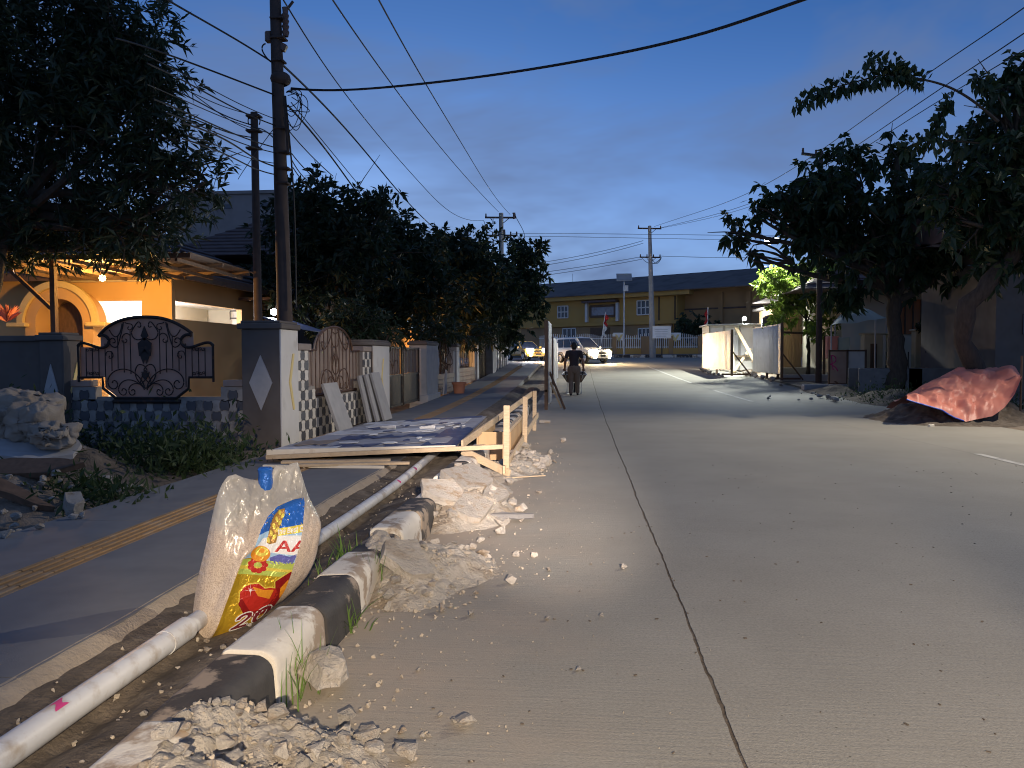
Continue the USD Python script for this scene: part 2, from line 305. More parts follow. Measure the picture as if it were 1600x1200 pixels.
mat('hair', (.012, .010, .009), (.016, .014, .012), 30, .6)
mat('flag_red', (.50, .03, .03), None, 5, .8, translucent=.2)
mat('flag_white', (.72, .70, .68), None, 5, .8, translucent=.2)
mat('solar_cell', (.10, .11, .15), (.14, .15, .19), 4, .25)
mat('sign_white', (.72, .74, .78), (.66, .68, .72), 3, .55)
mat('sign_print', (.45, .47, .52), None, 3, .6)
mat('canvas_pale', (.42, .50, .46), (.5, .57, .52), 3, .7, translucent=.35)
mat('cream_pillar', (.42, .36, .24), (.47, .40, .27), 4, .8)
mat('curtain_orange', (.45, .16, .06), (.55, .22, .09), 8, .7, stretch=(9, 9, .6))
mat('plywood', (.46, .30, .15), (.55, .37, .20), 3, .75, stretch=(1, 1, .2))
mat('gold_trim', (.72, .58, .26), (.66, .52, .22), 6, .6)
def lamp_mat(name, c, s):
    M[name] = usdkit.material(stage, f'/World/Looks/{name}', {'e': ('emission', {'color': c, 'strength': s})}, [], surface='e.emission')
lamp_mat('lamp_white', (.85, .93, 1.0), 40); lamp_mat('lamp_orange', (1, .52, .12), 30); lamp_mat('headlamp', (1, .80, .50), 260); lamp_mat('headlamp_white', (.9, .92, 1), 220); lamp_mat('tail_lamp', (1, .10, .04), 6); lamp_mat('indicator', (1, .45, .08), 8)

# ---------------------------------------------------------------- ground, road, footpath
KX0, KX1 = -1.53, -1.27            # the kerb: back and road face
PX0, PX1 = -4.35, -2.36            # the footpath: back and front edge
def road_mat():
    N = {'g': ('geometry', {}),
      'n1': ('noise_texture', {'scale': .7, 'detail': 8.0, 'roughness': .62}), 'r1': ('rgb_ramp', {'ramp': [(.25, (.265, .25, .21)), (.5, (.305, .288, .243)), (.75, (.34, .322, .275))]}),
      'n2': ('noise_texture', {'scale': 70.0, 'detail': 3.0}), 'r2': ('rgb_ramp', {'ramp': [(.3, (.72, .72, .72)), (.62, (1.1, 1.1, 1.1))]}), 'm2': ('mix_color', {'blend_type': 'multiply', 'fac': .55, 'use_clamp': False}),
      'v': ('voronoi_texture', {'scale': 13.0, 'randomness': 1.0}), 'rv': ('rgb_ramp', {'ramp': [(.045, (.35, .33, .30)), (.085, (1, 1, 1))]}), 'mv': ('mix_color', {'blend_type': 'multiply', 'fac': .8}),
      'sx': ('separate_xyz', {}), 'n3': ('noise_texture', {'scale': 1.6, 'detail': 6.0, 'roughness': .65}),
      'ex': ('map_range', {'from_min': -1.2, 'from_max': 1.1, 'to_min': .82, 'to_max': .0, 'clamp': True}), 'ad': ('math', {'math_type': 'multiply'}), 'rd': ('rgb_ramp', {'ramp': [(.16, (0, 0, 0)), (.5, (1, 1, 1))]}), 'md': ('mix_color', {'blend_type': 'mix', 'b': (.40, .33, .255)}),
      'mp': ('mapping', {'scale': (1.2, 46.0, 1)}), 'n4': ('noise_texture', {'scale': 1.0, 'detail': 3.0}), 'mh': ('math', {'math_type': 'multiply_add', 'value2': 1.0}), 'nh': ('noise_texture', {'scale': 130.0, 'detail': 3.0}),
      'b': ('bump', {'strength': .55, 'distance': .006}), 'p': ('principled_bsdf', {'roughness': .82, 'specular_ior_level': .35})}
    L = [('g.position', 'n1.vector'), ('n1.fac', 'r1.fac'), ('g.position', 'n2.vector'), ('n2.fac', 'r2.fac'), ('r1.color', 'm2.a'), ('r2.color', 'm2.b'), ('g.position', 'v.vector'), ('v.distance', 'rv.fac'), ('m2.result', 'mv.a'), ('rv.color', 'mv.b'),
      ('g.position', 'sx.vector'), ('g.position', 'n3.vector'), ('sx.x', 'ex.value'), ('ex.result', 'ad.value1'), ('n3.fac', 'ad.value2'), ('ad.value', 'rd.fac'), ('rd.color', 'md.fac'), ('mv.result', 'md.a'), ('md.result', 'p.base_color'),
      ('g.position', 'mp.vector'), ('mp.vector', 'n4.vector'), ('g.position', 'nh.vector'), ('nh.fac', 'mh.value1'), ('n4.fac', 'mh.value3'), ('mh.value', 'b.height'), ('b.normal', 'p.normal')]
    M['road'] = usdkit.material(stage, '/World/Looks/road', N, L, surface='p.BSDF')
road_mat()
ys = np.r_[np.arange(-14, 16, 2.0), np.arange(16, 72, 1.5), 72]
obj('ground', grid(np.arange(-90, 111, 4.0), np.r_[np.arange(-30, 90, 2.0), np.arange(90, 420, 15.0)], lambda X, Y: gz(Y)-.06), 'soil', label='bare brown soil either side of the road', kind='structure', smooth=True)
# the carriageway is cast in strips with open joints between them
def right_edge(y): return np.interp(y, [-14, 20, 30, 46, 60, 75], [8.7, 8.7, 8.3, 8.6, 9.0, 9.0])
def lane(y): return np.interp(y, [-14, 12, 33, 46, 60], [6.0, 5.95, 4.7, 4.1, 4.0])
def wob(y, seed): return .006*np.sin(y*1.3+seed)+.012*fb(y*1.0, y*0, 1.7, 4, seed)+.016*fb(y*1.0, y*0, 7.0, 3, seed+2)
road = thing('road', 'grey cast concrete road with brushed surface and open joints', 'road', (0, 0, 0), kind='structure')
yr = np.r_[np.arange(-14, 1, 1.0), np.arange(1, 16, .045), np.arange(16, 47.5, .5), 47.5]
j1 = lambda y: .61+wob(y, 1)
obj('road_strip', strip(lambda y: KX1+0*y, lambda y: j1(y)-.004-.030*np.abs(fb(y, y*0, 3.1, 4, 7))-.012*np.abs(fb(y, y*0, 11, 3, 17)), yr, lambda y: gz(y), .055), 'road', road)
obj('road_strip', strip(lambda y: j1(y)+.004+.034*np.abs(fb(y, y*0, 2.6, 4, 9))+.012*np.abs(fb(y, y*0, 12, 3, 19)), lambda y: lane(y)-.006, yr, lambda y: gz(y)+.002, .055), 'road', road)
obj('road_strip', strip(lambda y: lane(y)+.006, right_edge, yr, lambda y: gz(y), .055), 'road', road)
obj('road_strip', strip(lambda y: -40+0*y, lambda y: 60+0*y, np.arange(47.52, 63.1, .5), lambda y: gz(y), .0), 'road', road)
obj('path_haunch', grid(np.linspace(0, 1, 9), np.arange(-2, 11, .06), lambda X, Y: 0*X), 'path_edge') if False else None
obj('joint_filler', strip(lambda y: .52+0*y, lambda y: .70+0*y, ys[ys < 48], lambda y: gz(y)-.0035), 'joint_dirt', road)
for a, b in ((5.2, 12.1), (24, 29), (33, 47)):
    yy = np.linspace(a, b, 40)
    obj('road_marking', strip(lambda y: lane(y)-.02, lambda y: lane(y)+.10, yy, lambda y: gz(y)+.006), 'road_paint', road, label='worn white lane line')
# footpath of cast slabs with a strip of ribbed yellow tactile tiles
fp = thing('footpath', 'raised grey concrete footpath with a yellow ribbed tactile strip', 'footpath', (-3.3, 5, 0), kind='structure')
rng = np.random.default_rng(11)
for k, y0 in enumerate(np.arange(-3, 46, 3.0)):
    y1 = y0+3.0-.008; yy = np.linspace(y0, y1, 31)
    if 8.4 < y0 < 12.5 and False: continue
    obj('paving_slab', strip(lambda y: PX0+.02*fb(y, y*0, 2.0, 3, 3), lambda y: -3.56+0*y, yy, lambda y: gz(y)+.15+.0006*k % .002, .16), 'path_concrete', fp)
    obj('paving_slab', strip(lambda y: -3.24+0*y, lambda y: PX1+.05*fb(y, y*0, 1.1, 4, 5)+.03*np.abs(fb(y, y*0, 5, 3, 8)), yy, lambda y: gz(y)+.15+.0007*k % .002, .16), 'path_concrete', fp)
def tactile(y0, ribs=True):
    z = float(gz(y0))+.152; out = [bx((-3.4, y0+.15, z-.03), (.312, .299, .06), bev=.0015)]
    if ribs: out += [bx((-3.4+dx, y0+.15, z+.003), (.034, .296, .014), bev=.005) for dx in (-.108, -.036, .036, .108)]
    return out
far_t = []
for y0 in np.arange(-.6, 45, .3):
    if y0 < 16: obj('tactile_tile', tactile(y0), 'tactile_yellow', fp)
    else: far_t += tactile(y0, False)
obj('far_tactile_strip', far_t, 'tactile_yellow', fp, kind='stuff')
# trench between the footpath and the kerb
def trench_z(X, Y):
    t = (X-PX1)/(KX0-PX1)
    prof = np.interp(t, [-.12, 0, .12, .33, .45, .62, .8, .93, 1.0, 1.1], [.10, .10, .09, .045, -.01, .03, .045, .0, -.05, -.05])
    fill = sst(8.5, 11, Y)*.04
    return gz(Y)+prof+fill+.09*fb(X, Y, 2.3, 4, 2)*(.3+sst(0, .5, t))+.035*fb(X, Y, 9, 3, 4)
obj('trench_soil', grid(np.linspace(PX1-.08, KX0+.03, 40), np.r_[np.arange(-1, 12, .05), np.arange(12, 30, .3)], trench_z), 'dark_soil', label='brown soil floor of the open trench between footpath and kerb', kind='structure', smooth=True)
hv, hf = grid(np.linspace(0, 1, 10), np.arange(-1.5, 9.6, .05), lambda X, Y: 0*X); ht, hy = hv[:, 0], hv[:, 1]
hx_ = PX1-.015+.05*fb(hy, hy*0, 1.1, 4, 5)+ht*(.10+.10*fb(hy, ht*0, 1.6, 4, 31)+.03)+.03*fb(ht*2, hy, 4, 3, 6)*ht; hv = np.stack([hx_, hy, .153-.004*ht-.11*ht**1.6+.018*fb(hx_, hy, 14, 4, 3)*np.minimum(1, ht*3)], -1)
obj('path_haunch', (hv, hf), 'path_edge', label='rough brown mortar haunch along the front edge of the footpath', kind='structure', smooth=True)
# bare lot left of the footpath
obj('bare_lot', grid(np.linspace(-16, PX0+.0, 90), np.linspace(-2, 11.2, 90), lambda X, Y: .07+.16*fb(X, Y, .9, 5, 12)-.05*sst(-5, -4.35, X)), 'dark_soil', label='dark bare lot between the footpath and the patterned wall', kind='structure', smooth=True)
obj('verge', grid(np.linspace(8.68, 26, 60), np.linspace(2, 46, 90), lambda X, Y: gz(Y)+.05*sst(8.7, 9.3, X)+.08*fb(X, Y, .8, 5, 15)-.02), 'soil', label='bare soil verge along the right side of the road', kind='structure', smooth=True)
# ---------------------------------------------------------------- left side: patterned walls, gates, pillars
def tile_poly(w, h, white, g=.006, b=.20):
    """Interlocking bone-shaped tile filling a w x h cell: white ones pinch at the sides, dark ones at top and bottom."""
    n = 5; t = np.linspace(-1, 1, n); bump = lambda t: np.where(np.abs(t) < .55, 1.0, 0.0)
    t = np.array([-1, -.62, -.42, .42, .62, 1.0]); k = np.array([0, 0, 1, 1, 0, 0.])
    sx = (-1 if white else 1)*b*.5*w; sy = (1 if white else -1)*b*.35*h
    x, y = w/2-g, h/2-g
    right = [(x+sx*kk, tt*y) for tt, kk in zip(t, k)]; top = [(-tt*x, y+sy*kk) for tt, kk in zip(t, k)]
    left = [(-x-sx*kk, -tt*y) for tt, kk in zip(t, k)]; bot = [(tt*x, -y-sy*kk) for tt, kk in zip(t, k)]
    return Polygon(right+top+left+bot).buffer(0)
def tiled(parent, region, o, ex, ez, cw=.135, ch=.165, depth=.014, white='tile_white'):
    """Tiles set proud of a wall wherever a cell's centre falls in the region (polygon in wall coordinates)."""
    a0, b0, a1, b1 = region.bounds
    for i, a in enumerate(np.arange(a0+cw/2, a1, cw)):
        for j, b in enumerate(np.arange(b0+ch/2, b1, ch)):
            if not region.contains(Point(a, b)): continue
            p = shapely.affinity.translate(tile_poly(cw, ch, (i+j) % 2 == 0), a, b).intersection(region)
            if p.is_empty or p.geom_type != 'Polygon' or p.area < .004: continue
            obj('wall_tile', prism(p, depth, np.asarray(o, float), ex, ez), white if (i+j) % 2 == 0 else 'tile_dark', parent)
import shapely.affinity
def pillar(name, label, x0, x1, y0, y1, zb, zt, face, front, group=None, cap=True, diamond=True):
    p = thing(name, label, 'pillar', ((x0+x1)/2, (y0+y1)/2, zb), group)
    obj('shaft', bx(((x0+x1)/2, (y0+y1)/2, (zb+zt-.12)/2-.1), (x1-x0, y1-y0, zt-.12-zb+.2), bev=.01), front, p)
    obj('road_face', bx((x1+.008, (y0+y1)/2, (zb+zt-.12)/2), (.024, y1-y0+.006, zt-.13-zb), bev=.004), face, p)
    if cap:
        obj('cap', cat_mesh([bx(((x0+x1)/2, (y0+y1)/2, zt-.075), (x1-x0+.10, y1-y0+.10, .085), bev=.012), bx(((x0+x1)/2, (y0+y1)/2, zt-.012), (x1-x0+.02, y1-y0+.02, .04), bev=.01)]), 'wall_grey', p)
    if diamond:
        cx, cz, s = (x0+x1)/2, zb+(zt-zb)*.52, (x1-x0)*.30
        obj('diamond_relief', prism([(0, -.42), (s, 0), (0, .42), (-s, 0)], .02, (cx, y0+.002, cz), (1, 0, 0), (0, 0, 1)), 'concrete_grey', p)
        yc = (y0+y1)/2; w = .035
        obj('chevron_relief', prism([(.10, .44), (.13+w, .44), (-.02+w, 0), (.13+w, -.44), (.10, -.44), (-.06, 0)], .014, (x1+.02, yc, cz), (0, 1, 0), (0, 0, 1)), 'gold_trim', p)
    return p
WX = -4.5
zb0 = .10
pillar('gate_pillar', 'big corner pillar with dark front, pale diamond and white road face', -5.10, WX, 11.25, 11.95, zb0, 2.04, 'wall_white', 'wall_grey')

def spiral(c, r0, r1, a0, turns, n=26):
    t = np.linspace(0, 1, n); a = a0+turns*2*PI*t; r = r0+(r1-r0)*t
    return np.stack([c[0]+r*np.cos(a), c[1]+r*np.sin(a)], -1)
def on_plane(pts2, o, ex, ez): pts2 = np.asarray(pts2, float); return np.asarray(o, float)+pts2[:, :1]*np.asarray(ex, float)+pts2[:, 1:2]*np.asarray(ez, float)

# --- wall panel that faces the camera, with the large wrought iron grille
YP = 11.45
SC = 11.45/1200/4                       # one pixel of the enlarged detail in metres on this plane
gc = at(915/4, 380+970/4, YP)           # foot of the grille's middle
def G(pts): return np.array([[(p[0]-915)*SC, (970-p[1])*SC] for p in pts])
x_left = at(98, 560, YP)[0]
w1 = thing('patterned_wall', 'dark wall in interlocking black and white tiles under the big scroll grille', 'wall', ((x_left-5.1)/2, YP, 0))
obj('wall_body', bx(((x_left-5.1)/2, YP+.10, .39), (-5.1-x_left, .16, .90)), 'mortar', w1)
zt_step = gc[2]-.03
reg = Polygon([(x_left, .0), (-5.105, .0), (-5.105, gc[2]+.18), (-5.1-.38, gc[2]+.18), (-5.1-.38, zt_step), (x_left+.45, zt_step), (x_left+.45, gc[2]+.18), (x_left, gc[2]+.18)])
obj('side_block', [bx((-5.1-.22, YP+.10, gc[2]+.02), (.44, .16, .32)), bx((x_left+.26, YP+.10, gc[2]+.02), (.52, .16, .32)), bx(((x_left-5.1)/2, YP+.12, gc[2]-.03), (-5.1-x_left-.1, .12, .10))], 'mortar', w1)
tiled(w1, reg, (0, YP+.02, 0), (1, 0, 0), (0, 0, 1), white='tile_white_shaded')
obj('coping', [bx((-5.1-.20, YP+.10, gc[2]+.235), (.40, .20, .10), bev=.01), bx((x_left+.22, YP+.10, gc[2]+.235), (.46, .20, .10), bev=.01)], 'sheet_pink', w1)
grille = thing('iron_grille', 'large black wrought iron grille with scrolls, arched top and pink backing sheet', 'grille', (gc[0], YP, gc[2]))
def gpart(name, pts, r, sides=6, yoff=0.0, parent=grille):
    obj(name, tube(on_plane(pts, (gc[0], YP-.01+yoff, gc[2]), (1, 0, 0), (0, 0, 1)), r, sides), 'iron', parent, smooth=50)
def both(name, pts, r, **k):
    pts = np.asarray(pts, float); gpart(name, pts, r, **k); gpart(name, pts*[-1, 1], r, **k)
arch = spline(G([(1235, 545), (1150, 490), (1030, 447), (915, 438), (800, 447), (680, 490), (598, 562)]), 40)
gpart('arch_bar', arch, .026, 8)
both('shoulder', spline(G([(598, 562), (645, 560), (668, 592), (650, 628), (600, 636), (452, 628)]), 30), .024)
both('side_bar', G([(454, 622), (454, 862)]), .020)
both('lower_bar', G([(450, 832), (618, 832), (622, 905), (704, 966)]), .022)
gpart('base_bar', G([(700, 968), (1130, 968)]), .024)
gpart('base_beam', G([(690, 990), (1150, 990)]), .035)
for x, a, b in ((508, 640, 825), (552, 640, 825), (596, 640, 825), (640, 610, 895), (685, 660, 790), (728, 560, 775), (770, 590, 800), (815, 520, 810)):
    both('bar', G([(x, a), (x, b)]), .0085)
both('scroll', np.vstack([G([(905, 905)]), spline(G([(905, 890), (860, 820), (770, 778), (690, 800), (655, 855), (672, 900), (706, 905), (722, 876), (702, 852), (684, 868)]), 46)]), .0095)
both('scroll', spline(G([(905, 905), (850, 862), (780, 850), (732, 890), (735, 935), (765, 948), (782, 925), (765, 905), (750, 922)]), 40), .0085)
both('scroll', spline(G([(905, 915), (868, 875), (820, 880), (798, 915), (815, 948), (838, 938), (832, 912), (816, 920)]), 36), .0085)
both('scroll', spline(G([(915, 905), (860, 850), (845, 790), (872, 748), (912, 762), (925, 795), (903, 815), (890, 795)]), 36), .009)
both('scroll', spline(G([(915, 845), (880, 870), (895, 820), (915, 790)]), 16), .008)
both('scroll', spline(G([(915, 560), (880, 585), (840, 575), (825, 540), (845, 500), (880, 470), (888, 500), (868, 500)]), 30), .009)
both('scroll', spline(G([(770, 470), (760, 520), (740, 590), (715, 635), (680, 620), (672, 590), (698, 575), (712, 597), (695, 605)]), 36), .0095)
both('scroll', spline(G([(672, 520), (730, 560), (752, 520), (760, 480)]), 20), .009)
both('scroll', spline(G([(815, 560), (785, 545), (760, 570), (770, 605), (790, 598), (782, 580)]), 24), .008)
both('scroll', spline(G([(780, 470), (800, 480), (830, 490), (822, 518), (800, 515), (806, 500)]), 20), .008)
both('scroll', spline(G([(645, 690), (668, 660), (690, 672), (688, 702), (668, 705), (672, 690)]), 24), .008)
for x in (530, 574): both('scroll', np.vstack([spiral(G([(x-12, 650)])[0], .005, .030, 0, 1.1, 14), spiral(G([(x+10, 650)])[0], .030, .005, PI, -1.1, 14)]), .006)
for x in (530, 574): both('scroll', np.vstack([spiral(G([(x-12, 805)])[0], .005, .030, 0, -1.1, 14), spiral(G([(x+10, 805)])[0], .030, .005, PI, 1.1, 14)]), .006)
for pts in ([(915, 500), (938, 560), (915, 590), (892, 560)], [(915, 575), (960, 610), (952, 690), (915, 655), (878, 690), (870, 610)], [(915, 650), (945, 690), (925, 740), (915, 700), (905, 740), (885, 690)], [(915, 785), (938, 815), (915, 850), (892, 815)]):
    obj('cast_leaf', prism(Polygon(G(pts)).buffer(.006), .012, (gc[0], YP-.012, gc[2]), (1, 0, 0), (0, 0, 1)), 'iron', grille)
bk = Polygon(list(map(tuple, arch))+list(map(tuple, G([(598, 635), (458, 632), (458, 825), (625, 832), (625, 900), (706, 962), (1124, 962), (1205, 900), (1205, 832), (1372, 825), (1372, 632), (1235, 635)])))).buffer(0)
obj('backing_sheet', prism(bk, .008, (gc[0], YP+.045, gc[2]), (1, 0, 0), (0, 0, 1)), 'sheet_pink', grille)

pl = at(88, 560, 11.3)
pillar('gate_pillar', 'dim left pillar with pale diamond, at the far left of the scroll grille', pl[0]-.28, pl[0]+.10, 11.3, 11.7, 0, at(88, 520, 11.3)[2], 'wall_grey', 'wall_grey')
LW = thing('low_dark_wall', 'dark plastered wall at the far left edge behind the rubble', 'wall', (pl[0]-2.4, 11.5, 0))
obj('wall_body', bx((pl[0]-2.4, 11.5, .88), (4.2, .18, 1.76)), 'wall_grey', LW); obj('coping', bx((pl[0]-2.4, 11.5, 1.80), (4.2, .28, .09), bev=.01), 'wall_grey', LW)

# --- wall along the road: tiled, with the arched grille
def gy(u): return WX*1200/(u-905)
def zz(u, v): return atx(u, v, WX)[2]
ya, yb = 11.97, 16.35
wa = thing('patterned_wall', 'road-side wall in black and white bone-shaped tiles with a brown arched grille', 'wall', (WX-.1, (ya+yb)/2, .1))
g0, g1, gzb, gzt = 12.55, 15.75, .80, 1.62
cellw, cellh = .17, .165
outer = Polygon([(ya, .12), (yb, .12), (yb, 1.60), (ya, 1.60)])
hole = Polygon([(g0, gzb+.20), (g0+.28, gzb+.20), (g0+.28, gzb), (g1-.28, gzb), (g1-.28, gzb+.20), (g1, gzb+.20), (g1, 1.7), (g0, 1.7)])
body = outer.difference(hole)
obj('wall_body', prism(body, .16, (WX-.18, 0, 0), (0, 1, 0), (0, 0, 1)), 'mortar', wa)
tiled(wa, body, (WX-.02, 0, 0), (0, 1, 0), (0, 0, 1), cellw, cellh)
obj('coping', [bx((WX-.10, (ya+g0)/2+.02, 1.66), (.24, g0-ya+.02, .11), bev=.012), bx((WX-.10, (yb+g1)/2-.02, 1.66), (.24, yb-g1+.02, .11), bev=.012)], 'sheet_pink', wa)
def arched_grille(y0, y1, zb, zs, rise, label, mat_i='iron_brown', x=WX-.08, nb=15, back=True, simple=False, zoff=0.0):
    """Iron panel between two wall ends: arch, bars and a bouquet of scrolls at the foot. x is its plane."""
    c = (y0+y1)/2; hw = (y1-y0)/2
    g = thing('iron_grille', label, 'grille', (x, c, zb))
    E = lambda pts: on_plane(np.asarray(pts, float), (x, c, 0), (0, 1, 0), (0, 0, 1))
    def add(name, pts, r): obj(name, tube(E(pts), r, 5), mat_i, g, smooth=50)
    aw = hw*.66; t = np.linspace(0, PI, 22)
    top = lambda s: zs if abs(s) > aw else zs+rise*math.sqrt(max(0, 1-(s/aw)**2))
    add('arch_bar', np.stack([-aw*np.cos(t), zs+rise*np.sin(t)], -1), .02)
    add('side_rail', [(-hw, zs), (-aw, zs)], .018); add('side_rail', [(aw, zs), (hw, zs)], .018)
    add('base_bar', [(-hw*.82, zb+.03), (hw*.82, zb+.03)], .03)
    for s in np.linspace(-hw*.97, hw*.97, nb):
        add('bar', [(s, zb+(.22 if abs(s) > hw*.82 else .05)), (s, top(s)-.01)], .009)
    if not simple:
        H = zs-zb
        for m in (-1, 1):
            add('scroll', spline([(0, zb+.08), (m*hw*.18, zb+H*.5), (m*hw*.42, zb+H*.52), (m*hw*.50, zb+H*.28), (m*hw*.48, zb+.12), (m*hw*.36, zb+.10), (m*hw*.38, zb+.2)], 30), .011)
            add('scroll', spline([(0, zb+.08), (m*hw*.10, zb+H*.35), (m*hw*.26, zb+H*.34), (m*hw*.28, zb+.12), (m*hw*.18, zb+.11), (m*hw*.19, zb+.19)], 26), .011)
            add('scroll', spline([(0, zb+H*.45), (m*hw*.11, zb+H*.6), (m*hw*.09, zb+H*.82), (0, zb+H*.9)], 18), .011)
            add('scroll', spline([(m*hw*.1, zs+rise*.9), (m*hw*.2, zs+rise*.45), (m*hw*.34, zs+rise*.1), (m*hw*.45, zs+.02), (m*hw*.48, zs+rise*.25), (m*hw*.4, zs+rise*.28)], 26), .011)
            add('scroll', spline([(0, zs+rise*.2), (m*hw*.12, zs+rise*.35), (m*hw*.12, zs+rise*.7), (m*hw*.03, zs+rise*.7)], 16), .010)
        obj('cast_leaf', prism(Polygon([(0, -.20), (.10, 0), (0, .22), (-.10, 0)]), .012, (x+.004, c, zs-.12), (0, 1, 0), (0, 0, 1)), mat_i, g)
    if back:
        P = Polygon([(-hw, zb+.2), (-hw*.82, zb+.2), (-hw*.82, zb+.03), (hw*.82, zb+.03), (hw*.82, zb+.2), (hw, zb+.2), (hw, zs)]+[(aw*math.cos(a), zs+rise*math.sin(a)) for a in t]+[(-hw, zs)])
        obj('backing_sheet', prism(P, .008, (x-.06, c, 0), (0, 1, 0), (0, 0, 1)), 'sheet_pink', g)
    return g
arched_grille(g0, g1, gzb, gzt, .44, 'brown arched iron grille with pink backing set in the road-side tiled wall')
pillar('gate_pillar', 'white-faced pillar between the tiled wall and the dark metal gate', WX-.55, WX+.02, 16.4, 17.8, .1, 1.86, 'wall_white', 'wall_grey')
# --- metal gate, half sheeted
ga = thing('metal_gate', 'rusty double gate, barred above and dark sheet metal below', 'gate', (WX-.15, 20, .1))
gy0, gy1 = 17.9, 22.0
E = lambda pts: on_plane(np.asarray(pts, float), (WX-.15, 0, 0), (0, 1, 0), (0, 0, 1))
for a, b in ((gy0, 19.9), (20.0, gy1)):
    obj('frame', [bar(E([(a, .25)])[0], E([(b, .25)])[0], .05, .05), bar(E([(a, 1.72)])[0], E([(b, 1.72)])[0], .05, .05), bar(E([(a+.02, .2)])[0], E([(a+.02, 1.75)])[0], .05, .05), bar(E([(b-.02, .2)])[0], E([(b-.02, 1.75)])[0], .05, .05), bar(E([(a, 1.02)])[0], E([(b, 1.02)])[0], .04, .05)], 'iron', ga)
    obj('sheet_panel', bx((WX-.16, (a+b)/2, .63), (.012, b-a-.06, .74)), 'iron', ga)
    for s in np.linspace(a+.13, b-.13, 11): obj('bar', tube(E([(s, 1.02), (s, 1.72)]), .009, 5), 'iron_brown', ga)
    if a < 19: obj('arch_bar', tube(E([(a+.1+1.7*t, 1.73+.36*math.sin(PI*t)) for t in np.linspace(0, 1, 16)]), .018, 5), 'iron_brown', ga)
    if a < 19:
        for s in np.linspace(a+.3, b-.3, 8): obj('bar', tube(E([(s, 1.72), (s, 1.73+.36*math.sin(PI*(s-a-.1)/1.7))]), .008, 5), 'iron_brown', ga)
    if a < 19:
        for m in (-1, 1): obj('scroll', tube(E(spline([(18.9, 1.06), (18.9+m*.25, 1.38), (18.9+m*.5, 1.36), (18.9+m*.52, 1.12), (18.9+m*.36, 1.10)], 22)), .012, 5), 'iron_brown', ga)
    obj('backing_sheet', bx((WX-.20, (a+b)/2, 1.38), (.008, b-a-.08, .66)), 'sheet_pink', ga)
pillar('gate_pillar', 'plain pale concrete pillar right of the rusty metal gate', WX-.45, WX+.05, 22.1, 23.9, .15, 1.95, 'concrete_grey', 'concrete_grey', diamond=False)
obj('plinth', bx((WX-.2, 23.0, .24), (.66, 2.0, .26), bev=.01), 'concrete_grey', '/World/gate_pillar_003')

# --- banded wall bays further along
for k, (a, b, lab, lab2) in enumerate(((24.1, 27.6, 'pinkish banded wall bay with dark arched grille nearest the terracotta pot', 'dark arched grille over the pinkish banded wall by the terracotta pot'), (28.3, 33.2, 'banded wall bay with orange light glowing behind its grille', 'arched grille with warm orange light shining through from behind'))):
    z0 = float(gz((a+b)/2))+.12
    w = thing('banded_wall', lab, 'wall', (WX-.1, (a+b)/2, z0))
    for j in range(4): obj('band', bx((WX-.10+.012*(j % 2), (a+b)/2, z0+.09+.165*j), (.18, b-a, .160), bev=.008), 'sheet_pink', w)
    arched_grille(a+.35, b-.35, z0+.62, z0+1.35, .50, lab2, 'iron', nb=12, back=False)
    obj('end_post', [bx((WX-.10, a+.14, z0+.9), (.2, .28, 1.1)), bx((WX-.10, b-.14, z0+.9), (.2, .28, 1.1))], 'concrete_grey', w)
    pillar('wall_post', ('pale post between the two banded wall bays', 'pale capped post beyond the glowing grille')[k], WX-.3, WX+.05, b+.05, b+.65, z0-.05, z0+1.72, 'wall_white', 'concrete_grey', diamond=False)
dg = thing('dark_gate', 'dark green metal gate standing between grey pillars beyond the glowing grille', 'gate', (WX-.1, 36.2, .4))
obj('gate_leaf', bx((WX-.08, 36.0, 1.3), (.06, 2.9, 1.9)), 'iron', dg)
for yy in np.linspace(34.8, 37.3, 9): obj('slat', bx((WX-.04, yy, 1.3), (.03, .06, 1.8)), 'iron', dg)
pillar('gate_pillar', 'grey-blue plastered pillar just beyond the dark green gate', WX-.4, WX+.25, 37.6, 39.0, .4, 2.45, 'concrete_grey', 'concrete_dark', diamond=False)
fw = thing('post_fence', 'low wall with slim white posts and dark sheets, farthest along the footpath', 'fence', (WX, 43.5, .6))
obj('base_wall', bx((WX-.05, 43.4, .95), (.16, 8.4, .7)), 'concrete_dark', fw)
for yy in np.linspace(39.6, 47.4, 7): obj('post', bx((WX, yy, 1.45), (.16, .16, 1.9), bev=.01), 'paint_white', fw)
for a, b in zip(np.linspace(39.6, 47.4, 7)[:-1], np.linspace(39.6, 47.4, 7)[1:]): obj('sheet', bx((WX-.03, (a+b)/2, 1.75), (.02, b-a-.2, .9)), 'iron', fw)

# --- things standing at the foot of the wall
def slab(label, p0, p1, top, w, group=None):
    """A concrete cover slab leaning on the wall: foot from p0 to p1 along y, leaning back by top."""
    z = .155; L = 1.0
    a = np.array([p0[0], p0[1], z]); d = norm(np.array([top[0]-p0[0], 0, top[1]-z])); Ls = np.linalg.norm([top[0]-p0[0], top[1]-z]); e = np.array([0, 1.0, 0]); n = np.cross(e, d)
    v, f = bx((0, 0, 0), (w, Ls, .055), bev=.006)
    obj('cover_slab', (v @ np.stack([e, d, n])+a+d*Ls/2+e*w/2+np.array([0, 0, .01]), f), 'concrete_grey', label=label, cat='slab') if False else tag(obj('cover_slab', (v @ np.stack([e, d, n])+a+d*Ls/2+e*w/2+np.array([0, 0, .01]), f), 'concrete_grey'), label, 'slab', group)
slab('grey concrete slab leaning alone against the middle of the tiled wall', (-4.12, 12.9), None, (-4.42, 1.02), .75)
slab('outer grey concrete slab of the three leaning beside the white-faced pillar', (-4.02, 15.55), None, (-4.30, 1.15), .62)
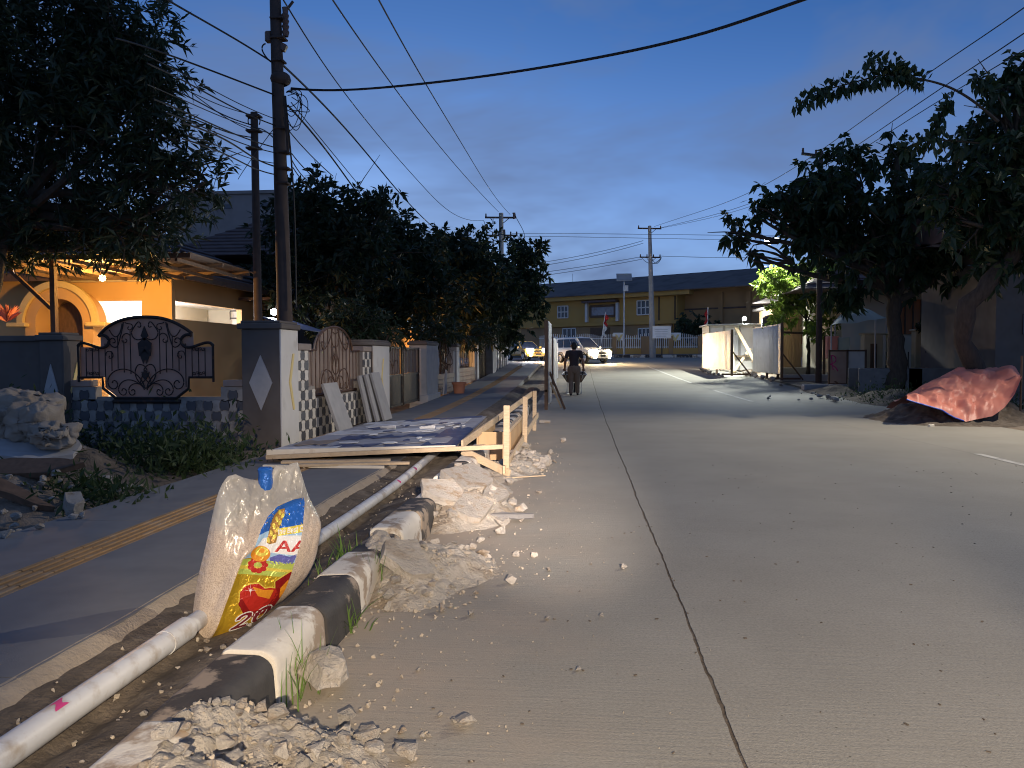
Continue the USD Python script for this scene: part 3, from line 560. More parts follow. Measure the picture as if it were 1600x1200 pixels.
slab('middle grey concrete slab of the three leaning beside the white-faced pillar', (-4.13, 15.35), None, (-4.37, 1.12), .62)
slab('inner grey concrete slab of the three leaning beside the white-faced pillar', (-4.24, 15.15), None, (-4.45, 1.10), .62)
sl = tag(obj('paving_offcut', prism([(0, 0), (.55, 0), (.15, .75), (0, .80)], .05, (-4.36, 24.25, .28), (0, 1, 0), (.12, 0, 1)), 'concrete_grey'), 'pale broken slab leaning on the banded wall beside the terracotta pot', 'slab')
zp = float(gz(25.4))+.15
pt = thing('flower_pot', 'small terracotta flower pot on the footpath by the banded wall', 'flower pot', (-4.0, 25.4, zp))
obj('pot', lathe([(0, 0), (.17, 0), (.22, .30), (.25, .30), (.25, .37), (.20, .37), (.19, .30), (0, .29)], (-4.0, 25.4, zp), 16), 'terracotta', pt, smooth=40); obj('soil', lathe([(0, .33), (.2, .32)], (-4.0, 25.4, zp), 16), 'dark_soil', pt)

# ---------------------------------------------------------------- houses on the left
HX, HY = -9.9, 18.0
h1 = thing('porch_house', 'single storey house with orange-lit porch, arched entrance and white-lit carport', 'house', (-13.5, 21.5, 0))
zt = 3.45
def wall_y(x0, x1, z0, z1, m, y=HY, t=.16, name='wall'): obj(name, bx(((x0+x1)/2, y+t/2, (z0+z1)/2), (x1-x0, t, z1-z0)), m, h1)
xo0, xo1 = at(135, 500, HY)[0], at(222, 500, HY)[0]; zo = at(180, 470, HY)[2]
wall_y(-19, xo0, 0, zt, 'orange_wall'); wall_y(xo0, xo1, zo, zt, 'orange_wall', name='wall_header'); wall_y(xo1, HX, 0, zt, 'orange_wall', name='corner_pier')
ys1 = 21.9
obj('wall_header', bx((HX-.084, 21.48, (zo+zt)/2), (.16, 6.6, zt-zo)), 'orange_wall', h1); obj('side_wall', bx((HX-.084, 20.1, 1.22), (.15, 3.8, 2.44)), 'orange_wall', h1)
obj('wall', bx((HX-.08, (ys1+25)/2, zo/2), (.16, 25-ys1, zo)), 'orange_wall', h1)
obj('wall', bx((-14.5, 24.9, 1.7), (9, .2, 3.4)), 'cream_wall', h1, label='white back wall of the lit carport')
obj('wall', bx((-18.9, 21.5, 1.7), (.2, 6.8, 3.4)), 'orange_wall', h1)
obj('room_wall', bx((xo0-.3, 21.4, 1.55), (.12, 6.6, 3.1)), 'cream_wall', h1)
obj('ceiling', bx((-14.4, 21.5, zo+.22), (8.9, 6.6, .06)), 'paint_white', h1)
obj('floor', bx((-14.4, 21.0, .02), (9.2, 8.6, .16)), 'concrete_grey', h1)
obj('cornice', bx(((at(92, 435, HY)[0]+HX)/2-.3, HY-.12, at(160, 435, HY)[2]-.02), (HX-at(92, 435, HY)[0]-.3, .20, .16), bev=.02), 'cream_wall', h1)
# arched entrance
ac = at(92, 506, 17.4); t = np.linspace(0, PI, 24); ro, ri = .86, .60
obj('entrance_arch', prism([(ro*math.cos(a), ro*math.sin(a)) for a in t]+[(-ro, -1.9), (-ri, -1.9)]+[(-ri*math.cos(a), ri*math.sin(a)) for a in t]+[(ri, -1.9), (ro, -1.9)], .55, (ac[0], 17.95, ac[2]), (1, 0, 0), (0, 0, 1)), 'orange_wall', h1, smooth=30)
obj('arch_trim', prism([((ro+.16)*math.cos(a), (ro+.16)*math.sin(a)) for a in t]+[(-(ro+.01)*math.cos(a), (ro+.01)*math.sin(a)) for a in t], .10, (ac[0], 17.42, ac[2]), (1, 0, 0), (0, 0, 1)), 'gold_trim', h1, smooth=30)
obj('arch_ledge', [bx((ac[0]-ro-.14, 17.6, ac[2]-.02), (.5, .7, .10), bev=.02), bx((ac[0]+ro+.14, 17.6, ac[2]-.02), (.5, .7, .10), bev=.02)], 'gold_trim', h1)
obj('door', prism([(.56*math.cos(a), .56*math.sin(a)) for a in t]+[(-.56, -1.8), (.56, -1.8)], .06, (ac[0], 17.98, ac[2]), (1, 0, 0), (0, 0, 1)), 'wood_dark', h1)
wc = at(180, 497, 24.7)
lw = obj('arched_window', prism([(.52*math.cos(a), .52*math.sin(a)) for a in t]+[(-.52, -1.2), (.52, -1.2)], .10, (wc[0], 24.8, wc[2]), (1, 0, 0), (0, 0, 1)), 'sheet_pink', h1)
obj('glazing_bar', [bar((wc[0], 24.66, wc[2]-1.2), (wc[0], 24.66, wc[2]+.5), .04, .04)]+[bar((wc[0], 24.66, wc[2]), (wc[0]+.5*math.cos(a), 24.66, wc[2]+.5*math.sin(a)), .03, .03) for a in (PI/4, 3*PI/4)], 'window_frame', lw)
# hipped tile roof, courses as separate steps
def tile_roof(parent, x0, x1, y0, y1, ze, zr, m='roof_tile', inset=None, n=11):
    cx0, cx1 = x0+(y1-y0)/2*(inset or 1), x1-(y1-y0)/2*(inset or 1); cy = (y0+y1)/2
    for i in range(n):
        a, b = i/n, (i+1)/n+.012
        lo = [(x0+(cx0-x0)*a, y0+(cy-y0)*a), (x1+(cx1-x1)*a, y0+(cy-y0)*a), (x1+(cx1-x1)*a, y1+(cy-y1)*a), (x0+(cx0-x0)*a, y1+(cy-y1)*a)]
        b = min(b, .999); hi = [(x0+(cx0-x0)*b, y0+(cy-y0)*b), (x1+(cx1-x1)*b, y0+(cy-y0)*b), (x1+(cx1-x1)*b, y1+(cy-y1)*b), (x0+(cx0-x0)*b, y1+(cy-y1)*b)]
        za, zb_ = ze+(zr-ze)*a+.03, ze+(zr-ze)*(i+1)/n
        obj('roof_course', hull([(*p, za) for p in lo]+[(*p, za-.035) for p in lo]+[(*p, zb_) for p in hi]), m, parent)
tile_roof(h1, -20, HX+.75, 17.3, 25.9, zt, 5.7)
obj('fascia', [bx((HX+.72, 21.6, zt-.03), (.05, 8.6, .2)), bx((-14.6, 17.30, zt-.03), (10.7, .05, .2))], 'wood_dark', h1)
# zinc awning on posts in front of the house
aw = thing('porch_awning', 'rusty corrugated zinc awning on a dark post in front of the orange porch', 'awning', (-12, 15.5, 0))
A0, A1, B0 = at(20, 399, 14.4), at(300, 405, 14.4), at(20, 398, 17.2)
xs = np.linspace(A0[0]-1.2, A1[0], 100); ysr = np.linspace(14.3, 17.3, 4)
zf = lambda X, Y: A0[2]+(Y-14.3)*-.025+.018*np.sin(X*2*PI/.15)
vv, ff = grid(xs, ysr, zf); v2 = vv.copy(); v2[:, 2] -= .006
obj('zinc_sheet', cat_mesh([(vv, ff), (v2, ff[:, ::-1])]), 'zinc_old', aw, smooth=True)
for yy in (14.35, 15.7, 17.0): obj('purlin', bar((xs[0], yy, A0[2]-.06+(yy-14.3)*-.025), (xs[-1], yy, A0[2]-.06+(yy-14.3)*-.025), .05, .09), 'wood_dark', aw)
for xx in np.linspace(xs[0]+.4, xs[-1]-.3, 7): obj('rafter', bar((xx, 14.35, A0[2]-.13), (xx, 17.25, A0[2]-.13-2.9*.025), .05, .07), 'wood_dark', aw)
pp = at(85, 500, 14.5); obj('post', bar((pp[0], 14.5, 0), (pp[0], 14.5, A0[2]-.1), .10, .10), 'wood_dark', aw)
q0, q1 = at(14, 420, 14.5), at(80, 482, 14.5); obj('brace', bar(q0, q1, .06, .07), 'wood_dark', aw)
bl = at(160, 434, 15.6)
lb = thing('porch_bulb', 'bare orange glowing bulb hanging under the zinc awning', 'lamp', bl)
obj('bulb', lathe([(0, -.08), (.05, -.06), (.07, -.01), (.055, .04), (.025, .06), (0, .06)], bl, 12), 'lamp_orange', lb, smooth=True)
obj('socket', lathe([(0, .06), (.024, .06), (.024, .12), (0, .12)], bl, 10), 'black_trim', lb); obj('flex', tube([bl+[0, 0, .11], [bl[0], bl[1], A0[2]-.05]], .006, 5), 'cable', lb)
sphere_light('/World/porch_bulb_light', bl-[0, .0, .14], 115, (1, .50, .11), .05)
sphere_light('/World/carport_light', (-11.6, 20.4, 2.55), 130, (.95, .93, 1.0), .12)
cl = thing('carport_lamp', 'unseen white lamp under the carport ceiling, placed to light the carport', 'lamp', (-11.6, 20.4, 2.85))  # unseen lamp, placed to light the carport walls
obj('diffuser', lathe([(0, -.09), (.09, -.08), (.12, -.02), (.12, 0), (0, 0)], (-11.6, 20.4, zo+.19), 14), 'lamp_white', cl, smooth=40)

# tiled roof and parapet house behind
h2 = thing('parapet_house', 'pale two storey house with flat parapet and slot window behind the dark tiled roof', 'house', (-15, 37, 0))
xa, xb = at(262, 320, 34)[0], at(462, 320, 34)[0]; zc = at(380, 302, 34)[2]
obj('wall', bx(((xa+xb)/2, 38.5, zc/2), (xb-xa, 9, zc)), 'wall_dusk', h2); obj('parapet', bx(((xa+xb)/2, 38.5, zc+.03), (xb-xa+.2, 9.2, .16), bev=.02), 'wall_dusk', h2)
ws = at(350, 323, 34); obj('slot_window', bx((ws[0], 33.99, ws[2]), (.7, .06, .2)), 'glass_dark', h2); ws = at(410, 320, 34); obj('slot_window', bx((ws[0], 33.99, ws[2]), (.6, .06, .2)), 'glass_dark', h2)
h3 = thing('tiled_roof_house', 'house under a long dark tiled roof in front of the parapet house', 'house', (-13, 30, 0))
tile_roof(h3, at(240, 400, 27)[0], -7.4, 26.6, 33.4, at(400, 400, 27)[2], at(400, 338, 30)[2], n=12)
obj('wall', bx((-13.3, 30.0, 2.4), (10.6, 5.8, 4.9)), 'wall_grey', h3)
obj('window', bx((at(392, 430, 27)[0], 27.06, 3.6), (.9, .06, 1.0)), 'glass_dark', h3)
pch = thing('side_porch', 'small whitewashed porch with dark truss seen under the wall lamp', 'porch', (-10.5, 23, 0))
a, b = at(362, 500, 23.5), at(452, 484, 23.5)
obj('wall', bx(((a[0]+b[0])/2, 23.6, 1.6), (b[0]-a[0], .12, 3.2)), 'wall_white', pch)
for k in range(7): xx = a[0]+(b[0]-a[0])*k/6; obj('truss_bar', bar((xx, 23.4, a[2]), (xx+(.28 if k % 2 else 0), 23.4, b[2]-.05), .025, .03), 'iron', pch)
obj('truss_rail', [bar((a[0], 23.4, b[2]-.03), (b[0], 23.4, b[2]-.03), .03, .04), bar((a[0], 23.4, a[2]+.05), (b[0], 23.4, a[2]+.05), .03, .04)], 'iron', pch)
obj('roof', bx(((a[0]+b[0])/2, 22.8, b[2]+.22), (b[0]-a[0]+1.0, 2.2, .08)), 'roof_tile', pch)
wl = at(428, 487, 15.2)
ll = thing('wall_lamp', 'small bright white lamp shining above the corner pillar', 'lamp', wl)
obj('bulb', lathe([(0, -.075), (.055, -.06), (.075, 0), (.055, .05), (0, .06)], wl, 12), 'lamp_white', ll, smooth=True); obj('bracket', tube([wl+[0, .02, .03], wl+[.05, .1, .2], wl+[.12, .35, .22]], .012, 6), 'iron', ll)
obj('post', tube([(wl[0]+.12, wl[1]+.35, 0), (wl[0]+.12, wl[1]+.35, wl[2]+.4)], .025, 8), 'iron', ll)
sphere_light('/World/wall_lamp_light', wl-[0, .06, .05], 30, (.85, .92, 1), .04)
cn = thing('blue_canopy', 'small dark blue canopy roof behind the tiled wall', 'canopy', at(462, 505, 14.5))
c0 = at(430, 497, 14.8); c1 = at(492, 517, 14.8)
obj('sheet', hull([(c0[0], 14.2, c0[2]), (c0[0], 15.6, c0[2]), (c1[0], 14.2, c1[2]), (c1[0], 15.6, c1[2]), (c0[0], 14.2, c0[2]-.03), (c1[0], 15.6, c1[2]-.03)]), 'board_blue', cn); obj('post', tube([(c1[0]-.1, 15.4, 0), (c1[0]-.1, 15.4, c1[2])], .03, 6), 'iron', cn); obj('post', tube([(c0[0]+.1, 15.4, 0), (c0[0]+.1, 15.4, c0[2])], .03, 6), 'iron', cn)
wg = np.array([WX-1.4, 31.0, 1.6]); 
gl = thing('garden_lamp', 'warm orange lamp out of view, placed to light the grille from behind', 'lamp', wg); obj('globe', trimesh.creation.icosphere(2, .09).apply_translation(wg), 'lamp_orange', gl, smooth=True); obj('stem', tube([(wg[0], wg[1], .2), wg-[0, 0, .08]], .03, 8), 'iron', gl)  # unseen lamp, placed to light the grille from behind
sphere_light('/World/garden_lamp_light', wg+[.16, 0, 0], 60, (1, .5, .15), .05)
gw = thing('garden_wall', 'plastered garden wall behind the glowing grille', 'wall', (WX-2.2, 31, .3)); obj('wall_body', bx((WX-2.4, 30.5, 1.4), (.15, 9, 2.4)), 'orange_wall', gw)
# ---------------------------------------------------------------- kerb, pipe, rubble
kerb = thing('kerb', 'dusty kerb of alternating black and white painted concrete stones beside the road', 'kerb', (-1.4, 6, 0))
rng = np.random.default_rng(5)
prof = [(KX0+.01, -.05), (KX0, .20)]+[(KX0+.045-.045*math.cos(a), .20+.045*math.sin(a)) for a in np.linspace(0, PI/2, 5)]+[(KX1-.085+.085*math.sin(a), .165+.085*math.cos(a)) for a in np.linspace(0, PI/2, 7)]+[(KX1+.012, -.05)]
def kerb_stone(y0, y1, m, dz=0.0, dx=0.0, tilt=0.0):
    P = np.array(prof); L = y1-y0-.012; n = 7; yy = np.r_[0, .012, np.linspace(.04, L-.04, n), L-.012, L]; c = P.mean(0)
    rings = []
    for k, y in enumerate(yy):
        s = 1-.05*(k in (0, len(yy)-1)); q = (P-c)*s+c; rings.append(np.column_stack([q[:, 0], np.full(len(q), y0+y), q[:, 1]]))
    V = np.stack(rings); w = len(P); v = V.reshape(-1, 3)
    v = v+(meshkit.fbm(v*9, 3, 2)[:, None]-.5)*.012
    i, j = np.meshgrid(np.arange(len(yy)-1), np.arange(w), indexing='ij'); k2 = (j+1) % w
    q = np.stack([i*w+j, (i+1)*w+j, (i+1)*w+k2, i*w+k2], -1).reshape(-1, 4); f = np.vstack([q[:, :3], q[:, [0, 2, 3]]])
    ends = trimesh.creation.triangulate_polygon(Polygon(P), engine='earcut')[1] if False else None
    f = np.vstack([f, [[0, j+1, j] for j in range(1, w-1)], [[(len(yy)-1)*w, (len(yy)-1)*w+j, (len(yy)-1)*w+j+1] for j in range(1, w-1)]])
    cy = (y0+y1)/2; v[:, 2] += dz+(v[:, 1]-cy)*tilt+gz(cy); v[:, 0] += dx
    obj('kerb_stone', (v, f), m, kerb, smooth=40)
bounds = [1.3, 1.9, 2.5, 3.1, 3.72, 4.30, 4.86, 5.46, 6.08, 6.70, 7.30, 7.92]+[7.92+.6*k for k in range(1, 21)]
for k, (a, b) in enumerate(zip(bounds[:-1], bounds[1:])):
    m = 'kerb_white' if k % 2 == 1 else 'kerb_black'
    if k >= 12: m = 'kerb_white' if k % 2 == 1 else 'kerb_black'
    kerb_stone(a, b, m, rng.normal()*.006-(.03 if k in (6,) else 0)-(.05 if k in (9, 10) else 0), rng.normal()*.008, rng.normal()*.012)

pipe = thing('water_pipe', 'long pale plastic pipe lying in the trench, coupled near the sack', 'pipe', (-2.02, 5, .07))
def pipe_z(y): return .085+.012*math.sin(y*.6)+.05*float(sst(8, 11, y))+float(gz(y))
cy0 = 3.72
obj('pipe_length', tube([(-2.03, y, pipe_z(y)) for y in np.linspace(.6, cy0+.05, 10)], .058, 20), 'pvc', pipe, smooth=40)
obj('socket', tube([(-2.03, cy0-.16, pipe_z(cy0)), (-2.03, cy0+.05, pipe_z(cy0)), (-2.03, cy0+.06, pipe_z(cy0))], [.0615, .0615, .056], 20), 'pvc', pipe, smooth=40)
obj('pipe_length', tube([(-2.03+.0*y, y, pipe_z(y)) for y in np.linspace(cy0+.055, 11.5, 20)], .049, 20), 'pvc', pipe, smooth=40)
def band(y0, y1, r, a0, a1, name='paint_mark'):
    yy = np.linspace(y0, y1, 6); aa = np.linspace(a0, a1, 8)
    v = np.array([[-2.03+r*math.cos(a), y+.02*math.sin(a*5+i), pipe_z(y)+r*math.sin(a)] for i, y in enumerate(yy) for a in aa]); i, j = np.meshgrid(np.arange(5), np.arange(7), indexing='ij'); k = i*8+j
    q = np.stack([k, k+8, k+9, k+1], -1).reshape(-1, 4); obj(name, (v, np.vstack([q[:, :3], q[:, [0, 2, 3]]])), 'pink_paint', pipe)
py = on(82, 1108, .13)[1]; band(py-.03, py+.03, .0592, .95, 1.75); band(8.35, 8.39, .0502, .3, 1.5); band(9.2, 9.24, .0502, .3, 1.5)

# heaps: a height over the road, tuned by bumps of given middle, size and height
HEAPS = {
 'front': [(-1.12, 2.30, .38, .42, .18), (-1.22, 2.74, .20, .20, .15), (-1.33, 2.50, .15, .26, .27), (-.92, 2.72, .26, .26, .08), (-1.15, 1.85, .45, .45, .22)],
 'middle': [(-1.18, 4.98, .30, .36, .19), (-1.0, 5.3, .36, .45, .14), (-.78, 5.35, .27, .42, .06), (-1.42, 5.15, .18, .32, .20), (-1.05, 4.62, .25, .25, .10)],
 'large': [(-1.22, 7.35, .28, .55, .25), (-1.0, 6.95, .30, .40, .17), (-.80, 7.3, .2, .45, .12), (-1.4, 8.5, .25, .7, .27), (-1.05, 8.3, .3, .6, .20), (-1.2, 6.6, .2, .25, .12)],
 'far': [(-.95, 9.9, .35, .9, .17), (-.75, 11.2, .28, .8, .12), (-1.1, 12.4, .3, 1.0, .16), (-.62, 10.3, .2, .5, .06)],
}
def heap_z(X, Y, bumps):
    h = -.05+0*X
    s = 0*X
    for cx, cy, rx, ry, a in bumps: s = np.maximum(s, a*np.exp(-((X-cx)/rx)**2-((Y-cy)/ry)**2)) if False else s+a*np.exp(-((X-cx)/rx)**2*1.1-((Y-cy)/ry)**2*1.1)
    s = s*.85
    n = 1+.9*fb(X, Y, 5, 4, 6); c = np.abs(fb(X, Y, 11, 3, 9))
    return h+s*n+(.055*sst(.02, .12, s))*(fb(X, Y, 15, 4, 3)+.4-1.5*c)+.014*fb(X, Y, 45, 3, 5)
def heap(key, label, step=.014):
    b = HEAPS[key]; x0 = min(q[0]-q[2]*2 for q in b); x1 = max(q[0]+q[2]*2 for q in b); y0 = min(q[1]-q[3]*2 for q in b); y1 = max(q[1]+q[3]*2 for q in b)
    nx, ny = int((x1-x0)/step), int((y1-y0)/(step*1.3))
    xs, ys_ = np.linspace(max(x0, -1.62), x1, nx), np.linspace(y0, y1, ny)
    v, f = grid(xs, ys_, lambda X, Y: heap_z(X, Y, b)+gz(Y)); keep = (v[f][:, :, 2].max(1) > -.02); f = f[keep]
    used = np.unique(f); mp = np.zeros(len(v), int); mp[used] = np.arange(len(used))
    t = thing('rubble_heap', label, 'rubble', (np.mean([q[0] for q in b]), np.mean([q[1] for q in b]), 0)); obj('dust_bed', (v[used], mp[f]), 'rubble_dust', t, smooth=True); return t
heap('front', 'heap of stones and dust over the kerb in the near foreground')
heap('middle', 'dusty crumbled mound spilling over the kerb just beyond the sack')
heap('large', 'large heap of broken kerb and plaster in front of the timber barrier', .017)
heap('far', 'pinkish lit rubble heap at the foot of the barrier posts', .022)
def hz(x, y):
    z = 0.0
    for b in HEAPS.values(): z = max(z, float(heap_z(np.array(x), np.array(y), b)))
    return z+float(gz(y))
rng = np.random.default_rng(21)
def put_rock(x, y, s, label, cat='stone', group=None, sink=.3, n=14, detail=True, m='broken_concrete', name='stone', z=None):
    z0 = hz(x, y) if z is None else z
    return tag(obj(name, rock((x, y, z0+s*.5*.75*(1-sink)), s, rng, n, detail=detail), m), label, cat, group)
# single big lumps
v, f = rock((0, 0, 0), (.25, .40, .24), np.random.default_rng(3), 22); a = -.28; Rz = np.array([[math.cos(a), -math.sin(a), 0], [math.sin(a), math.cos(a), 0], [0, 0, 1]])
c = on(497, 1042, .10); tag(obj('concrete_lump', ((v @ Rz.T)+np.array([c[0]+.03, c[1], .10]), f), 'rubble_dust'), 'large elongated pale lump on the road against the white kerb stone', 'stone')
c = on(577, 1142, .04); put_rock(c[0], c[1], .12, 'round pale stone at the right end of the foreground heap', sink=.2, n=20)
c = on(858, 889, .015); put_rock(c[0], c[1], .055, 'grey and reddish chip lying alone on the road beyond the middle mound')
def loose(u, v, px, label, group=None):
    c = on(u, v, .01); put_rock(c[0], c[1], px*c[1]/1200, label, group=group, sink=.25)
for u, v, px, lab in ((856, 966, 13, 'small stone alone on the road left of the joint, level with the kerb lump'), (943, 962, 13, 'small stone alone on the road nearest the joint beside the dark crack'), (903, 1045, 14, 'small pale stone alone on the near road between heap and joint'), (654, 1046, 11, 'tiny stone on the road below the big lump'), (688, 1115, 14, 'stone on the road right of the foreground heap'), (660, 1148, 13, 'stone just beyond the round pale stone of the foreground heap'), (975, 887, 16, 'flat crumbled chip on the road by the joint'), (835, 868, 14, 'stone on the road right of the middle mound'), (842, 770, 12, 'stone on the road right of the large heap'), (880, 690, 11, 'far small stone on the road right of the barrier')):
    loose(u, v, px, lab)
# lumps on the heaps: one label and group for each heap's look-alikes
CHIPS = []; FLECKS = []
def scatter(key, n, smin, smax, label, group, seed, keep=lambda x, y: True, name='stone'):
    r = np.random.default_rng(seed); b = HEAPS[key]; k = 0
    while k < n:
        q = b[r.integers(len(b))]; x, y = q[0]+r.normal()*q[2]*.75, q[1]+r.normal()*q[3]*.75
        if x < -1.55 or x > .3 or not keep(x, y): continue
        s = smin*(smax/smin)**(r.random()**1.6)
        k += 1
        if s*1200/y < 11: CHIPS.append(rock((x, y, hz(x, y)+s*.16), s, r, 12, detail=False)); continue
        put_rock(x, y, s, label, group=group, sink=.22, detail=s > .04, name=name, n=int(r.integers(9, 16)))
scatter('front', 150, .03, .14, 'angular pale stone in the foreground heap over the kerb', 'stones of the foreground heap', 31)
scatter('middle', 140, .02, .10, 'angular pale stone in the crumbled mound beyond the sack', 'stones of the middle mound', 32, lambda x, y: x > -1.25)
scatter('large', 75, .03, .16, 'angular plaster lump in the large heap by the barrier', 'lumps of the large heap', 33, name='plaster_lump')
scatter('far', 60, .05, .22, 'pinkish lit lump in the heap at the barrier posts', 'lumps at the barrier', 34, name='rubble_lump')
# broad broken plates on the large heap
def plate(u, v, w, l, th, tilt, yaw, label, z=.22, m='broken_concrete'):
    c = on(u, v, z); r = np.random.default_rng(int(u*7+v)); n = 9; a = np.sort(r.uniform(0, 2*PI, n)); rad = r.uniform(.75, 1, n)
    pl = Polygon(np.stack([np.cos(a)*rad*w/2, np.sin(a)*rad*l/2], -1)).convex_hull
    ez = norm([tilt[0], tilt[1], 1]); ex = norm(np.cross([-math.sin(yaw), math.cos(yaw), 0], ez)); ey = np.cross(ez, ex)
    vv, ff = prism(pl, th, c, ex, ey); mm = trimesh.Trimesh(vv, ff); vv, ff = trimesh.remesh.subdivide(mm.vertices, mm.faces); vv, ff = trimesh.remesh.subdivide(vv, ff)
    vv = vv+(meshkit.fbm(vv*14, 3, 4)[:, None]-.5)*.022
    tag(obj('broken_plate', (vv, ff), m), label, 'slab')
plate(722, 752, .62, .8, .09, (.25, -.25), .3, 'broad cracked pale plate on the crest of the large heap', .25)
plate(772, 784, .26, .42, .10, (.5, -.35), -.3, 'thick pale block tipped on the right side of the large heap', .10)
plate(690, 772, .40, .50, .08, (.35, -.5), .9, 'pale plate sliding down the left of the large heap', .24)
plate(735, 795, .5, .42, .06, (.35, -.4), .2, 'low flat plate at the front of the large heap', .13)
plate(845, 722, .42, .16, .05, (.1, -.1), .1, 'thin pale plate lying flat on the road beside the barrier', .03)
plate(790, 808, .55, .13, .035, (.05, 0), .25, 'grey strip of slate on the road beside the large heap', .04, 'concrete_dark')
plate(640, 880, .45, .40, .06, (.5, -.3), .4, 'cracked slab half buried in the middle mound', .17, 'rubble_dust')
plate(670, 870, .40, .35, .05, (.5, -.2), -.2, 'second cracked slab on the road side of the middle mound', .11, 'rubble_dust')
plate(850, 660, .3, .12, .05, (.1, -.1), .3, 'thin pale strip beside the last barrier post', .03)
tag(obj('dry_leaf', prism([(-.06, 0), (0, .028), (.08, .0), (0, -.028)], .004, on(683, 893, .07), (1, .2, .15), (-.2, 1, .3)), 'wood_pale'), 'brown dry leaf on the crumbled mound', 'leaf')
tag(obj('bamboo_stick', tube([on(790, 747, .03), on(852, 743, .03)], .008, 6), 'wood_pale'), 'thin stick lying by the foot of the barrier', 'stick')
# gravel too small and too many to count
for key_, n_, s0_, s1_ in (('front', 420, .010, .032), ('middle', 420, .008, .028), ('large', 260, .012, .04), ('far', 200, .015, .05)):
    r = np.random.default_rng(len(key_)*7); b = HEAPS[key_]
    for _ in range(n_):
        q = b[r.integers(len(b))]; x, y = q[0]+r.normal()*q[2]*.85, q[1]+r.normal()*q[3]*.85
        if x < -1.5: continue
        s = s0_*(s1_/s0_)**(r.random()**1.5); CHIPS.append(rock((x, y, hz(x, y)+s*.2), s, r, 10, detail=False))
r = np.random.default_rng(8); parts = []
for k in range(1300):
    if k < 600:
        x = -1.25+abs(r.normal())*.62; y = r.uniform(2.2, 13) if k % 3 else r.uniform(2.4, 6)
    elif k < 720: x, y = r.uniform(-1.2, 6)*r.random()-.3, r.uniform(2.6, 12)
    elif k < 1100: x, y = r.uniform(-1.55, -.7), r.choice([2.5, 5.0, 7.3, 9.8])+r.normal()*.4
    else: x, y = r.uniform(-2.33, -1.57), r.uniform(2, 9)
    s = r.uniform(.005, .018)*(1.5 if x < -.8 else .62)
    z = (float(trench_z(np.array(x), np.array(y))) if x < -1.56 else hz(x, y))
    p = r.normal(size=(7, 3)); p /= np.linalg.norm(p, axis=1, keepdims=True); vv, ff = hull(p); parts.append((vv*s*.6*r.uniform(.7, 1.2, 3)+np.array([x, y, z+s*.25]), ff))
r = np.random.default_rng(15)
for _ in range(240):
    y = 2.4+9*r.random()**1.5; x = r.uniform(-1.1, 5.8)*(.35+.65*y/9); L_ = r.uniform(.005, .018)*(1.6 if r.random() < .1 else 1); a_ = r.uniform(0, PI); FLECKS.append(bx((x, y, float(gz(y))+.004), (L_, L_*r.uniform(.25, .7), .004), rz=a_))
obj('road_litter', FLECKS, 'dark_soil', label='dark specks of dirt and leaf scraps on the road', kind='stuff')
obj('gravel', parts+CHIPS, 'gravel_tan', label='fine pale gravel and chips strewn over road, mounds and trench', kind='stuff')
scr = [(-2.05+r.normal()*.25, r.uniform(2.3, 5.5)) for _ in range(26)]
for x, y in scr: put_rock(x, y, r.uniform(.02, .055), 'small stone on the dark trench soil by the pipe', group='stones in the trench', z=float(trench_z(np.array(x), np.array(y))), detail=False, sink=.4)
# grass and weeds
def tuft(c, n, L, spread, rr, mt, label, wid=.008, cat='grass', name='grass_tuft'):
    out = []
    for k in range(n):
        a = rr.uniform(0, 2*PI); l = L*rr.uniform(.5, 1.1); lean = spread*rr.uniform(.2, 1); b = np.asarray(c, float)+np.array([rr.normal()*.02*n**.3, rr.normal()*.02*n**.3, 0]); d = np.array([math.cos(a), math.sin(a), 0]); s = np.array([-d[1], d[0], 0])
        t = np.linspace(0, 1, 5); P = b+np.outer(t*l*lean*(.4+.6*t), d)+np.outer(t*l*(1-.35*lean*t), [0, 0, 1]); w = wid*(1-t**1.5)+.0008
        v = np.stack([P+s*w[:, None]/2, P-s*w[:, None]/2], 1).reshape(-1, 3); k4 = np.arange(4)*2; out.append((v, np.vstack([np.stack([k4, k4+1, k4+3], 1), np.stack([k4, k4+3, k4+2], 1)])))
    return tag(obj(name, out, mt), label, cat)
gr = np.random.default_rng(4)
c = on(460, 1080, 0); tuft((c[0]+.03, c[1], 0), 16, .34, .55, gr, 'grass', 'thin grass tuft between the large lump and the white kerb stone', .007)
c = on(440, 1105, 0); tuft((c[0], c[1], 0), 7, .26, .4, gr, 'grass', 'sparse grass blades at the near foot of the white kerb stone', .006)
c = on(530, 985, 0); tuft((c[0], c[1], 0), 40, .20, 1.0, gr, 'grass', 'low green tuft in front of the black kerb stone', .012)
c = on(580, 930, 0); tuft((c[0], c[1], 0), 26, .30, .8, gr, 'grass', 'tall tuft in front of the white kerb stone, beside the middle mound', .009)
c = on(555, 945, 0); tuft((c[0], c[1], 0), 20, .14, 1.0, gr, 'grass', 'small tuft at the joint of black and white kerb stones', .009)
tuft((-1.60, 5.15, .02), 34, .32, .6, gr, 'grass', 'bright broad-bladed grass behind the kerb right of the sack', .016)
tuft((-1.58, 4.62, .02), 26, .26, .9, gr, 'grass', 'green tuft growing at the foot of the sack by the kerb', .010)

